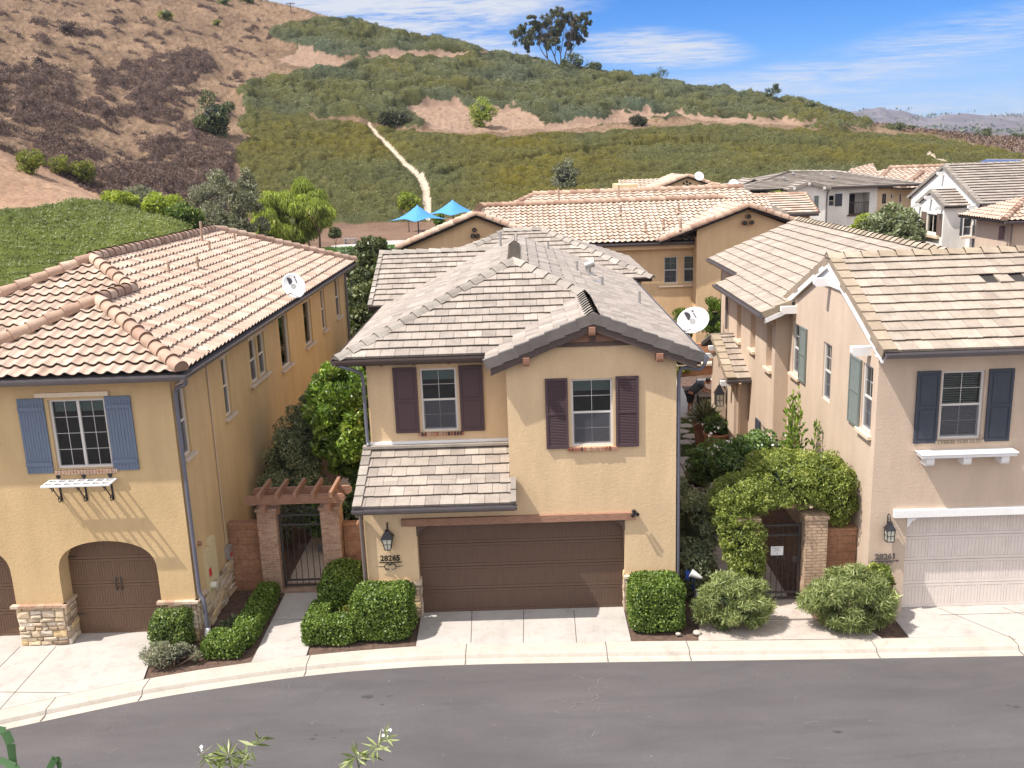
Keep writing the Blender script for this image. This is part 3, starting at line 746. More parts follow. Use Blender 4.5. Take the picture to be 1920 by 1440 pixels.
def ellipse_dish(c,nrm,label,base,w=.42,h=.36,logo=True,group=None,roll=0):
    """satellite dish: c centre, nrm facing, base = foot of its mast"""
    c=Vector(c); nrm=Vector(nrm).normalized(); t=empty('satellite_dish',tuple(base),label,'dish',group)
    a=Vector((0,0,1)).cross(nrm).normalized(); b=nrm.cross(a).normalized()
    a,b=a*math.cos(roll)+b*math.sin(roll),b*math.cos(roll)-a*math.sin(roll)
    mb=MB(); rings=8; seg=40; vs=[]
    for side in (0,1):
        for k in range(rings+1):
            f=k/rings
            for i in range(seg):
                q=2*math.pi*i/seg; vs.append(c+a*w*f*math.cos(q)+b*h*f*math.sin(q)+nrm*(.10*(f*f-1)-.012*side))
    fs=[]; o=(rings+1)*seg
    for k in range(rings):
        for i in range(seg):
            j=(i+1)%seg; fs.append((k*seg+i,(k+1)*seg+i,(k+1)*seg+j,k*seg+j)); fs.append((o+k*seg+i,o+k*seg+j,o+(k+1)*seg+j,o+(k+1)*seg+i))
    for i in range(seg): j=(i+1)%seg; fs.append((rings*seg+i,o+rings*seg+i,o+rings*seg+j,rings*seg+j))
    mb.mesh(vs,fs,0,.5,True); d=mb.build('reflector',M['dish'],t)
    m=MB(); bk=c-nrm*.13; m.tube([Vector(base),Vector(base).lerp(bk,.55)+Vector((0,0,-.03)),bk],.024,8); m.cyl(bk-nrm*.05,c-nrm*.09,.06,.09,10); m.build('mast',M['steel'],t)
    f=MB(); lo=c-b*h*.98; tip=c-b*h*.75-a*w*.95+nrm*.42 if roll else c-b*h*.9+nrm*.45
    f.tube([lo-nrm*.02,tip],.016,6); f.cyl(tip-nrm*.02+b*.02,tip-nrm*.1+b*.06,.055,.075,12); f.cyl(tip-a*.08,tip+a*.08,.03,.03,8); f.build('feed_arm',M['dish'],t)
    if logo:
        # half-round emblem with swoosh, small dot-i and a row of lettering as moulded on the dish
        lc=c+nrm*(-.068)+b*h*.25
        def put(x,y): 
            q=lc+a*x+b*y; rr=((q-c).dot(a)/w)**2+((q-c).dot(b)/h)**2; q=q-nrm*(q-c).dot(nrm); return q+nrm*(.10*(rr-1)+.006)
        g=MB(); k=14; R=.115
        pts=[put(-.10+R*1.15*math.cos(-math.pi/2+math.pi*i/k),.10+R*math.sin(-math.pi/2+math.pi*i/k)) for i in range(k+1)]
        g.face(pts+[put(-.10,.10)]); g.face([put(-.06,-.03),put(.05,-.06),put(.04,-.10)]); g.face([put(.12,-.06),put(.15,-.06),put(.15,.10),put(.12,.10)])
        g.face([put(.115,.13),put(.16,.13),put(.16,.17),put(.115,.17)])
        g.build('emblem',M['ink'],d)
        p=put(.0,-.15); text_obj('DIRECTV',.085,tuple(p),a,b,M['steel'],'lettering',d,.001,bold=.001)
    return t
# ---------------------------------------------------------------- foliage helpers
def leaves(name,P,size,mat,parent=None,aspect=.5,tv=None,up=None,upk=.6,extra=None,jit=.35,nrm=None,nk=.8,bend=0):
    """P (n,3) leaf centres; up/upk bias of the leaf's long axis; nrm bias of its face"""
    n=len(P); P=np.asarray(P,float)
    a=rng.normal(size=(n,3)); 
    if up is not None: a=a*(1-upk)+np.asarray(up)*upk*1.2
    a/=np.linalg.norm(a,axis=1)[:,None]
    r=rng.normal(size=(n,3))
    if nrm is not None: r=r*(1-nk)+np.asarray(nrm)*nk*1.5
    b=np.cross(a,r); b/=np.linalg.norm(b,axis=1)[:,None]+1e-9
    s=size*(1+jit*rng.uniform(-1,1,n)); s=s[:,None]
    V=np.empty((n,4,3)); V[:,0]=P-a*s*.5; V[:,1]=P+b*s*aspect*.5; V[:,2]=P+a*s*.5; V[:,3]=P-b*s*aspect*.5
    if bend: V[:,2]+=np.array([0,0,-1])*s*bend; V[:,0]+=np.array([0,0,-1])*s*bend*.4
    if tv is None: tv=np.clip(rng.normal(.5,.22,n),0,1)
    F=np.arange(n*4).reshape(n,4); V=V.reshape(-1,3)
    if extra is not None:
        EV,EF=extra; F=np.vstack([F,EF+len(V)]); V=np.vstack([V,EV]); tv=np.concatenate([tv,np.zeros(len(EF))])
    return npmesh(name,V,F,mat,parent,tv)
def blobpts(n,c,r,shell=.35,rg=None):
    rg=rg or rng
    d=rg.normal(size=(n,3)); d/=np.linalg.norm(d,axis=1)[:,None]
    k=1-shell*rg.random(n)**1.3
    return np.asarray(c)+d*k[:,None]*np.asarray(r), d
def icos(c,r,amp=.12,seed=0,nu=14,nv=9):
    """closed lumpy core inside a shrub, quads"""
    rg=np.random.default_rng(seed); V=[];c=np.asarray(c,float); r=np.asarray(r,float)*np.ones(3)
    for j in range(nv+1):
        th=math.pi*j/nv
        for i in range(nu):
            ph=2*math.pi*i/nu; d=np.array([math.sin(th)*math.cos(ph),math.sin(th)*math.sin(ph),math.cos(th)])
            V.append(c+d*r*(1+amp*rg.uniform(-1,1)*(0 if j in(0,nv) else 1)))
    F=[]
    for j in range(nv):
        for i in range(nu): F.append((j*nu+i,(j+1)*nu+i,(j+1)*nu+(i+1)%nu,j*nu+(i+1)%nu))
    return np.array(V),np.array(F)
def mergequads(L):
    V=[];F=[];o=0
    for v,f in L: V.append(v);F.append(f+o);o+=len(v)
    return np.vstack(V),np.vstack(F)
def bushcloud(c,r,nblob,nleaf,blob_r,seed,shell=.3,flat=0,zmin=None,dome=False):
    """leaf points on many overlapping clumps spread over an ellipsoid; returns points, outward dirs, per leaf value"""
    rg=np.random.default_rng(seed); c=np.asarray(c,float); r=np.asarray(r,float)
    d=rg.normal(size=(nblob,3)); d/=np.linalg.norm(d,axis=1)[:,None]
    if dome: d[:,2]=np.abs(d[:,2])*1.0-.12
    k=.45+.55*rg.random(nblob)**.45
    C=c+d*k[:,None]*(r-blob_r*.7)
    br=blob_r*rg.uniform(.6,1.3,nblob); bt=rg.normal(0,.10,nblob)
    per=max(1,nleaf//nblob); P=[];D=[];T=[]
    for i in range(nblob):
        p,dd=blobpts(per,C[i],(br[i],br[i],br[i]*.8),shell,rg); P.append(p);D.append(dd);T.append(np.full(per,bt[i]))
    P=np.vstack(P);D=np.vstack(D);T=np.concatenate(T)
    # leaves deep in the crown are culled: they would never be seen
    q=np.linalg.norm((P-c)/r,axis=1); keep=q>.5*rg.random(len(P))
    if zmin is not None: keep&=P[:,2]>zmin
    P,D,T=P[keep],D[keep],T[keep]
    tv=np.clip(.5+T+rg.normal(0,.18,len(P)),0.02,1)
    return P,D,tv,list(zip(C,br))
def hedge(x0,x1,y0,y1,z0,z1,label,mat='lf_hedge',group=None,dens=900,size=.075,seed=1,name='clipped_hedge',root=None,cat='hedge',wob=.05):
    """clipped hedge block; leaves lie on a softly uneven box"""
    rg=np.random.default_rng(seed)
    fx,fy,fz=x1-x0,y1-y0,z1-z0
    faces=[('x0',fy*fz),('x1',fy*fz),('y0',fx*fz),('y1',fx*fz*.4),('z1',fx*fy*1.3)]
    P=[];Nn=[]
    for k,a in faces:
        n=int(a*dens); s=rg.random((n,2))
        if k=='x0': p=np.stack([np.full(n,x0),y0+s[:,0]*fy,z0+s[:,1]*fz],1); m=(-1,0,0)
        if k=='x1': p=np.stack([np.full(n,x1),y0+s[:,0]*fy,z0+s[:,1]*fz],1); m=(1,0,0)
        if k=='y0': p=np.stack([x0+s[:,0]*fx,np.full(n,y0),z0+s[:,1]*fz],1); m=(0,-1,0)
        if k=='y1': p=np.stack([x0+s[:,0]*fx,np.full(n,y1),z0+s[:,1]*fz],1); m=(0,1,0)
        if k=='z1': p=np.stack([x0+s[:,0]*fx,y0+s[:,1]*fy,np.full(n,z1)],1); m=(0,0,1)
        P.append(p);Nn.append(np.tile(m,(n,1)))
    P=np.vstack(P);Nn=np.vstack(Nn).astype(float)
    c=np.array([(x0+x1)/2,(y0+y1)/2,(z0+z1)/2]); h=np.array([fx/2,fy/2,fz/2])
    q=(P-c)/h; rad=(np.abs(q)**6).sum(1)**(1/6); P=c+q/rad[:,None]*h*(1+.0)
    w=np.sin(P[:,0]*7+seed)*np.sin(P[:,1]*6.1+2*seed)*np.sin(P[:,2]*8+seed*.7)
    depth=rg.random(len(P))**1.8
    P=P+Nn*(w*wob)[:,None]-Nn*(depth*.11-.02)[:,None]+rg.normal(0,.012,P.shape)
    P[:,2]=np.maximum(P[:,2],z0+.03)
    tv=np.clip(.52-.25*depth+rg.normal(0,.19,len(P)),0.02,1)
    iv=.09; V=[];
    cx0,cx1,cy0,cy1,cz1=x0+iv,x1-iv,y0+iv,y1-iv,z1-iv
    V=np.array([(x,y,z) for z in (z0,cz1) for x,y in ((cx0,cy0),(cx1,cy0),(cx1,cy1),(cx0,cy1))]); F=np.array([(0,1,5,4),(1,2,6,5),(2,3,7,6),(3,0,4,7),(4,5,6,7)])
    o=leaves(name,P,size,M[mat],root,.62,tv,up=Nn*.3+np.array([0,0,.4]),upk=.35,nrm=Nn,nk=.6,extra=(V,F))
    if root is None: tag(o,label,cat,group)
    return o
def branch(mb,p,d,L,r,depth,rg,tips,spread=.6,up=.15,kids=(2,3)):
    pts=[Vector(p)]; dd=Vector(d).normalized(); k=4
    for i in range(k):
        dd=(dd+Vector((rg.uniform(-.16,.16),rg.uniform(-.16,.16),rg.uniform(-.08,.12)+up*.25))).normalized(); pts.append(pts[-1]+dd*L/k)
    mb.tube(pts,[r*(1-.12*i) for i in range(k+1)],6)
    if depth==0: tips.append(pts[-1]); tips.append(pts[-2]); return
    for _ in range(rg.randint(*kids)):
        nd=(dd+Vector((rg.uniform(-spread,spread),rg.uniform(-spread,spread),rg.uniform(-.25,.45)))).normalized()
        branch(mb,pts[-1],nd,L*rg.uniform(.62,.85),r*.55,depth-1,rg,tips,spread,up,kids)
def tree(name,base,h,crown_r,label,mat,bark='bark',nblob=60,nleaf=9000,leaf=.3,blob=.8,seed=1,trunkf=.35,group=None,cat='tree',droop=0,aspect=.45,flat=1,stems=1,lean=(0,0),core=True,dome=False,shell=.3):
    """tree: tapered trunk with limbs and a crown of many leaf clumps"""
    base=Vector(base); t=empty(name,tuple(base),label,cat,group); rg=random.Random(seed)
    cz=h-crown_r*flat; cc=base+Vector((lean[0],lean[1],cz))
    mb=MB(); tips=[]
    for s in range(stems):
        a=rg.uniform(0,6.28); o=Vector((math.cos(a),math.sin(a),0))*(.0 if stems==1 else .25)
        d=Vector((lean[0]/h+o.x*1.2,lean[1]/h+o.y*1.2,1))
        branch(mb,base+o*.4-Vector((0,0,.1)),d,h*trunkf,max(.05,h*.026)/(stems**.4),2,rg,tips,.75,.3)
    mb.build('trunk',M[bark],t)
    P,D,tv,bl=bushcloud(cc,(crown_r,crown_r,crown_r*flat),nblob,nleaf,blob,seed,shell,dome=dome)
    lo=P[:,2]<base.z+.15; P,D,tv=P[~lo],D[~lo],tv[~lo]
    up=D*.5+np.array([0,0,-1.0 if droop else .35]); 
    leaves('crown',P,leaf,M[mat],t,aspect,tv,up=up,upk=.55 if not droop else .8,nrm=D,nk=.35,bend=droop*.2)
    return t
def shrub(name,c,r,label,mat,nleaf=2500,nblob=18,leaf=.16,seed=1,blob=.4,aspect=.35,cat='shrub',group=None,corek=.46,upk=.45,upv=.6,zmin=.02,core=True,shell=.35,lit=0):
    """low shrub: one mass of leafy shoots round a woody core; c = ground point"""
    c=np.asarray(c,float); r=np.asarray(r,float)
    cc=c+np.array([0,0,r[2]*.55])
    P,D,tv,bl=bushcloud(cc,(r[0],r[1],r[2]*.62),nblob,nleaf,blob,seed,shell,zmin=c[2]+zmin)
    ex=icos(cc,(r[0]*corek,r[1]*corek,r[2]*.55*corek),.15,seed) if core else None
    t=empty(name,tuple(c),label,cat,group)
    leaves('foliage',P,leaf,M[mat],t,aspect,np.clip(tv+lit,0,1),up=D+np.array([0,0,upv]),upk=upk,nrm=D,nk=.3,extra=ex)
    mb=MB(); rg=random.Random(seed)
    for i in range(5):
        a=rg.uniform(0,6.28); q=Vector(c)+Vector((math.cos(a)*.1,math.sin(a)*.1,-.05)); mb.tube([q,q+Vector((math.cos(a)*r[0]*.4,math.sin(a)*r[1]*.4,r[2]*.45)),q+Vector((math.cos(a)*r[0]*.7,math.sin(a)*r[1]*.7,r[2]*.8))],[.022,.014,.006],5)
    mb.build('stems',M['bark'],t)
    return t
# ================================================================ ground, street, paving
def concrete(name,c,stain=.35):
    m,n,l,b=newmat(name); b.inputs['Roughness'].default_value=.88; b.inputs['Specular IOR Level'].default_value=.25
    a=noise(n,l,.9,7,.62,dist=.4); f=noise(n,l,38,4,.7); g=noise(n,l,3.2,6,.75)
    col=ramp(n,l,a,[(.25,sc3(c,.86)),(.5,c),(.75,sc3(c,1.07))])
    col=mixc(n,l,stain,col,ramp(n,l,g,[(.36,(.62,.56,.5)),(.50,(1,1,1))]),'MULTIPLY')
    col=mixc(n,l,.6,col,ramp(n,l,f,[(.3,(.86,.86,.86)),(.65,(1.03,1.03,1.03))]),'MULTIPLY')
    l.new(col,b.inputs['Base Color']); bump(n,l,b,f,.35,.003); return m
M['conc']=concrete('driveway_concrete',(.41,.375,.345)); M['kerb']=concrete('kerb_concrete',(.44,.39,.335),.3); M['conc_d']=concrete('path_concrete',(.44,.375,.33),.5)
M['joint']=plain('joint_dark',(.12,.10,.09),.95)
def asphaltmat():
    m,n,l,b=newmat('asphalt'); b.inputs['Roughness'].default_value=.86; b.inputs['Specular IOR Level'].default_value=.3
    a=noise(n,l,.35,6,.6,sc=(.6,1.6,1)); f=noise(n,l,55,5,.75); w=noise(n,l,.9,8,.7,sc=(.35,1.6,1),dist=1.2); sp=noise(n,l,9,2,.4); cr=noise(n,l,1.3,9,.8,dist=2.2)
    col=ramp(n,l,a,[(.3,(.075,.067,.068)),(.7,(.098,.089,.090))])
    col=mixc(n,l,.8,col,ramp(n,l,w,[(.34,(.86,.85,.87)),(.48,(1,1,1)),(.66,(1.12,1.11,1.1))]),'MULTIPLY')
    col=mixc(n,l,.75,col,ramp(n,l,f,[(.28,(.62,.62,.62)),(.5,(1,1,1)),(.75,(1.35,1.33,1.3))]),'MULTIPLY')
    # pale scuffs and dark drips
    col=mixc(n,l,ramp(n,l,sp,[(.76,(0,0,0)),(.80,(.75,.75,.75))]),col,(.22,.20,.19))
    col=mixc(n,l,ramp(n,l,sp,[(.19,(.7,.7,.7)),(.225,(0,0,0))]),col,(.045,.042,.045))
    v=n.new('ShaderNodeMath'); v.operation='ABSOLUTE'; s=n.new('ShaderNodeMath'); s.operation='SUBTRACT'; l.new(cr,s.inputs[0]); s.inputs[1].default_value=.5; l.new(s.outputs[0],v.inputs[0])
    g=noise(n,l,.5,2,.5); line=ramp(n,l,v.outputs[0],[(.0,(1,1,1)),(.006,(0,0,0))]); gm=ramp(n,l,g,[(.58,(0,0,0)),(.68,(.5,.5,.5))])
    mm=mixc(n,l,1,line,gm,'MULTIPLY'); col=mixc(n,l,mm,col,(.20,.185,.18))
    l.new(col,b.inputs['Base Color']); bump(n,l,b,f,.6,.006); return m
M['asphalt']=asphaltmat()
boc_px=[(0,1330),(272,1272),(430,1247),(577,1228),(777,1211),(875,1207),(1134,1203),(1220,1202),(1523,1200),(1920,1191)]
edge_px=[(0,1369),(100,1350),(200,1327),(272,1311),(450,1285),(577,1266),(750,1252),(872,1246),(960,1245),(1139,1242),(1220,1241),(1645,1235),(1920,1230)]
BO=[PZ(x,y,0) for x,y in boc_px]; ED=[PZ(x,y,-.115) for x,y in edge_px]
def ext(L):
    X=[p.x for p in L];Y=[p.y for p in L]
    s0=(Y[1]-Y[0])/(X[1]-X[0])*1.12; X=[X[0]-20,X[0]-8]+X+[X[-1]+20]; Y=[Y[0]-20*s0*1.5,Y[0]-8*s0*1.15]+Y+[Y[-1]-20*.02]
    return X,Y
BX,BY=ext(BO); EX,EY=ext(ED)
def smooth_curve(X,Y,xs):
    y=np.interp(xs,X,Y); k=np.ones(9)/9; yp=np.pad(y,4,mode='edge'); return np.convolve(yp,k,'valid')
XS=np.arange(-26,24.01,.25); yB=smooth_curve(BX,BY,XS); yE=smooth_curve(EX,EY,XS)
def bocy(x): return float(np.interp(x,XS,yB))
prof=[(0,-.06),(0,0),(.56,-.004),(.62,-.016),(.655,-.060),(.68,-.098),(.74,-.112),(1.0,-.108),(1.0,-.16)]
mb=MB()
for i in range(len(XS)-1):
    for (t0,z0),(t1,z1) in zip(prof[:-1],prof[1:]):
        f=lambda k,t:yB[k]+(yE[k]-yB[k])*t
        mb.face([(XS[i],f(i,t0),z0),(XS[i],f(i,t1),z1),(XS[i+1],f(i+1,t1),z1),(XS[i+1],f(i+1,t0),z0)],0,.5,t0>.55 and t1<1)
for px,py in ((272,1285),(577,1240),(874,1215),(1137,1215),(1640,1210),(1290,1212),(1905,1205),(90,1325)):
    q=PZ(px,py,0); x=q.x; y0=bocy(x); y1=float(np.interp(x,XS,yE)); sl=.0
    mb.obox((x-.009,y1+.02,-.1),(.018,0,0),(0,y0-y1-.03,.0),(0,0,.003),1)
    for (t0,z0),(t1,z1) in zip(prof[1:7],prof[2:8]):
        a=y0+(y1-y0)*t0; b=y0+(y1-y0)*t1
        mb.face([(x-.009,a,z0+.004),(x-.009,b,z1+.004),(x+.009,b,z1+.004),(x+.009,a,z0+.004)],1)
tag(mb.build('kerb',[M['kerb'],M['joint']]),kind='structure')
mb=MB(); k=0
V=[];F=[]
for x,y in zip(XS,yE): V+= [(x,y+.05,-.112),(x,-14,-.112+.0)]
for i in range(len(XS)-1): F.append((2*i,2*i+1,2*i+3,2*i+2))
mb.mesh(V,F); tag(mb.build('road',[M['asphalt']]),kind='structure')
# stains on the asphalt with a shape of their own
def splat(mb,c,rx,ry,seed,z,rot=0):
    rr=random.Random(seed); P=[]
    for i in range(22):
        a=2*math.pi*i/22; k=rr.uniform(.45,1.1); x=rx*k*math.cos(a);y=ry*k*math.sin(a)
        P.append((c[0]+x*math.cos(rot)-y*math.sin(rot),c[1]+x*math.sin(rot)+y*math.cos(rot),z))
    mb.face(P)
mb=MB()
for j,(px,py,rx,ry) in enumerate(((690,1306,.14,.07),(728,1305,.05,.02),(716,1321,.04,.03),(735,1303,.03,.015),(585,1385,.07,.03),(592,1378,.05,.02),(627,1382,.05,.02),(712,1376,.05,.03),(640,1370,.03,.015),(1330,1350,.03,.02),(1905,1325,.07,.05),(1890,1322,.05,.02),(1570,1372,.10,.04),(1505,1290,.03,.02),(1475,1270,.02,.015),(363,1308,.03,.02),(428,1312,.05,.02))):
    q=PZ(px,py,-.108); splat(mb,(q.x,q.y),rx,ry,j+3,-.108)
tag(mb.build('drip_stains',[plain('stain_dark',(.052,.048,.052),.6)]),kind='structure')
mb=MB(); rr=random.Random(77)
for j in range(34):
    px,py=((rr.uniform(1060,1130),rr.uniform(1270,1330)) if j<16 else (rr.uniform(30,1900),rr.uniform(1262,1430)))
    q=PZ(px,py,-.107); a=rr.uniform(0,6.28); L_=rr.uniform(.06,.32) if j<30 else .03; P=[]
    for k in range(6): P.append((q.x,q.y)); q=q+Vector((math.cos(a)*L_/5,math.sin(a)*L_/5*.8,0)); a+=rr.uniform(-.5,.5)
    for (x0,y0),(x1,y1) in zip(P[:-1],P[1:]):
        d=Vector((x1-x0,y1-y0,0)); s_=Vector((-d.y,d.x,0)).normalized()*rr.uniform(.003,.009); z=Vector((0,0,-.1065)); mb.face([Vector((x0,y0,0))-s_+z,Vector((x1,y1,0))-s_+z,Vector((x1,y1,0))+s_+z,Vector((x0,y0,0))+s_+z])
tag(mb.build('scuff_marks',[plain('scuff_pale',(.155,.142,.138),.9)]),kind='structure')
# driveways, walks: slabs with score joints
M['fac']=M['conc']
def slab(mb,poly,z=0,t=.12,mi=0):
    A=[(x,y,z) for x,y in poly]; B=[(x,y,z-t) for x,y in poly]
    if sum(poly[i][0]*poly[(i+1)%len(poly)][1]-poly[(i+1)%len(poly)][0]*poly[i][1] for i in range(len(poly)))<0: A=A[::-1];B=B[::-1]
    mb.face(A,mi); 
    for i in range(len(A)): j=(i+1)%len(A); mb.face([A[i],B[i],B[j],A[j]],mi)
def joint(mb,p,q,z=.004,w=.016,mi=1):
    p=Vector((p[0],p[1],z));q=Vector((q[0],q[1],z)); s=(q-p).cross(Vector((0,0,1))).normalized()*w/2
    mb.face([p-s,q-s,q+s,p+s],mi)
def xy(px,py,z=0): v=PZ(px,py,z); return (v.x,v.y)
def below(x): return bocy(x)+.012
mb=MB()
slab(mb,[(-2.66,20.9),(2.13,20.9),(2.13,below(2.13)),(-2.62,below(-2.62))])
for px0,px1 in ((885,883),(982,981),(1076,1081)):
    joint(mb,xy(px0,1144),xy(px1,1205))
tag(mb.build('driveway_centre',[M['conc'],M['joint']]),kind='structure')
mb=MB(); xs=np.linspace(-24,-8.28,30)
P=[(-24,20.9),(-8.47,20.9),(-8.47,19.0),(-8.28,below(-8.28))]+[(float(x),below(float(x))) for x in xs[::-1]][1:]
slab(mb,P)
joint(mb,xy(105,1212),xy(-5,1335)); joint(mb,xy(38,1212),xy(-120,1370)); joint(mb,xy(-60,1297),xy(132,1299))
tag(mb.build('driveway_left',[M['conc'],M['joint']]),kind='structure')
mb=MB(); slab(mb,[(8.15,20.6),(24,20.6),(24,below(23.9)),(16,below(16)),(8.15,below(8.15))])
joint(mb,xy(1760,1140),xy(1905,1200)); joint(mb,xy(1880,1139),xy(2050,1200)); joint(mb,(9.2,19.8),(20,19.75))
tag(mb.build('driveway_right',[M['conc'],M['joint']]),kind='structure')
mb=MB(); slab(mb,[xy(535,1112),xy(613,1110),(xy(575,1227)[0],below(xy(575,1227)[0])),(xy(472,1240)[0],below(xy(472,1240)[0]))]); joint(mb,xy(505,1163),xy(600,1160))
slab(mb,[(-6.3,22.0),(-5.15,22.0),(-5.15,22.5),(-6.3,22.5)],.012,.1,2)
slab(mb,[(-6.3,22.5),(-5.15,22.5),(-4.9,36),(-6.4,36)],0,.1,3)
tag(mb.build('walk_left',[M['conc'],M['joint'],M['brick'],M['conc_d']]),kind='structure')
mb=MB(); slab(mb,[(3.75,19.75),(6.35,19.75),(7.3,19.55),(7.55,below(7.55)),(3.6,below(3.6))]); slab(mb,[(4.9,19.75),(6.35,19.75),(6.3,20.9),(4.9,20.9)],.03,.1); joint(mb,(4.9,19.75),(6.35,19.75),.034)
slab(mb,[(4.75,20.9),(6.1,20.9),(6.0,29.5),(4.9,29.5)],0,.1)
for y in (22.2,23.7,25.2,26.7,28.2): joint(mb,(4.8,y),(6.05,y))
tag(mb.build('walk_right',[M['conc_d'],M['joint']]),kind='structure')
# backyard patio and flagstones in turf
mb=MB()
for a,b,c,d in ((3.6,5.2,29.7,31.2),(5.25,7.0,29.6,31.9),(3.6,5.2,31.25,33.2),(3.6,7.1,36.9,44.2)):
    slab(mb,[(a,c),(b,c),(b,d),(a,d)],.0,.08)
rr=random.Random(8)
for i in range(4):
    for j in range(5):
        cx=3.9+i*.95+(.4 if j%2 else 0); cy=33.6+j*.72; q=[]
        for k in range(6): a=k*math.pi/3+rr.uniform(-.25,.25); q.append((cx+.44*math.cos(a)*rr.uniform(.8,1.05),cy+.33*math.sin(a)*rr.uniform(.8,1.05)))
        slab(mb,q,.015,.06)
tag(mb.build('patio_paving',[M['conc']]),kind='structure')
P=np.stack([rng.uniform(3.4,7.1,9000),rng.uniform(32,37,9000),rng.uniform(-.03,.01,9000)],1)
tag(leaves('patio_turf',P,.09,M['lawn'],None,.3,up=(0,0,1),upk=.5),kind='stuff',label='short green turf in the joints of the patio flagstones',cat='turf')
# garden soil near the houses
mb=MB(); V=[];F=[]
gx=np.arange(-26,24.01,1.)
for x in gx: V+=[(x,bocy(x)+.004,-.035),(x,62,-.035)]
for i in range(len(gx)-1): F.append((2*i,2*i+2,2*i+3,2*i+1))
mb.mesh(V,F); tag(mb.build('garden_ground',[M['soil']]),kind='structure')
# ================================================================ centre house
EZ=6.11; PT=.41
H=empty('house',(-.2,21,0),'tan two-storey house in the centre, plum shutters, grey tiles, wide brown garage door','house')
fF=Fr('F',20.45); fS=Fr('F',21.6); fL=Fr('L',-3.83); fR=Fr('R',3.33)
mb=MB()
wall(mb,fF,-3.83,3.33,-.05,3.2,[(-2.63,2.16,-.05,2.31,.27)])
wall(mb,fF,-.43,3.33,3.2,6.11,[(.99,1.92,4.06,5.62)],.10,top=[(-.43,6.11),(3.33,6.11),(3.33,6.15),(1.49,6.91),(-.43,6.12)])
wall(mb,fS,-3.72,-.43,3.0,6.05,[(-2.48,-1.62,4.19,5.72)],.10)
mb.face([(-.43,20.45,3.0),(-.43,21.6,3.0),(-.43,21.6,6.15),(-.43,20.45,6.15)])
mb.face([(3.33,20.45,-.05),(3.33,33.5,-.05),(3.33,33.5,6.15),(3.33,20.45,6.15)])
mb.face([(-3.83,20.45,-.05),(-3.83,21.6,-.05),(-3.83,21.6,3.3),(-3.83,20.45,2.8)])
mb.face([(-3.72,21.6,-.05),(-3.72,33,-.05),(-3.72,33,6.05),(-3.72,21.6,6.05)])
# rear wing and block walls
wall(mb,Fr('F',29.35),-4.45,4.0,-.05,6.0,[]); mb.face([(-4.45,29.35,-.05),(-4.45,35,-.05),(-4.45,35,6),(-4.45,32.3,7.25),(-4.45,29.35,6)])
mb.box(-4.0,4.25,33.9,41,-.05,6.0)
mb.build('wall',M['st_main'],H)
# roofs
hr=empty; 
mb=MB()
yF=21.15; xl=-4.30; xr=3.86; xc=(xl+xr)/2; RZ=EZ+PT*(xr-xl)/2; ya=yF+(xr-xl)/2
roof_side(mb,'F',yF,EZ,[(xl,yF),(xr,yF),(xc,ya)],PT)
roof_side(mb,'L',xl,EZ,[(xl,yF),(xc,ya),(xc,33),(xl,33)],PT)
# main right slope runs out over the bay as its gable
gy=20.16; gl=-.88; gc=(gl+xr)/2; gz=EZ+PT*(xr-gl)/2
yq=ya-(gc-xc)
roof_side(mb,'R',xr,EZ,[(xr,gy),(xr,yq),(gc,yq),(gc,gy)],PT); roof_side(mb,'R',xr,EZ,[(xr,yq),(xr,34.2),(xc,34.2),(xc,ya),(gc,yq)],PT)
roof_side(mb,'L',gl,EZ,[(gl,gy),(gc,gy),(gc,yF+(gc-gl)+0.2),(gl,yF+.15)],PT)
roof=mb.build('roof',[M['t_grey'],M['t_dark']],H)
cp=MB()
caps(cp,(xl,yF,EZ+.02),(xc,ya,RZ+.03),kind='v',r=.15); caps(cp,(xr-(xr-gc),ya-(gc-xc)-.0,gz+.02),(xc,ya,RZ+.03),kind='v',r=.15)
caps(cp,(xc,ya+.1,RZ+.03),(xc,ya+4.9,RZ+.05),kind='v',r=.15,L=.36)
caps(cp,(gc,gy+.03,gz+.03),(gc,ya-(gc-xc)+.05,gz+.03),kind='v',r=.15,L=.30,lift=.012)
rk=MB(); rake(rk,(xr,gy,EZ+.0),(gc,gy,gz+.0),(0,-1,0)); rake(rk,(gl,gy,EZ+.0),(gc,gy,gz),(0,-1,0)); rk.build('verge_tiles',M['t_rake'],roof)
# rear left wing
wy0,wz=28.9,6.13; wyr=32.1; wrz=wz+PT*(wyr-wy0)
mbr=MB(); roof_side(mbr,'F',wy0,wz,[(-4.78,wy0),(-1.0,wy0),(-1.0,wyr),(-4.78,wyr)],PT); roof_side(mbr,'B',wyr+3.2,wz,[(-4.78,wyr),(-1.,wyr),(-1.,wyr+3.2),(-4.78,wyr+3.2)],PT)
caps(cp,(-4.75,wyr,wrz+.03),(-1.0,wyr,wrz+.03),kind='v',r=.14); rake(cp,(-4.78,wy0,wz),(-4.78,wyr,wrz),(-1,0,0))
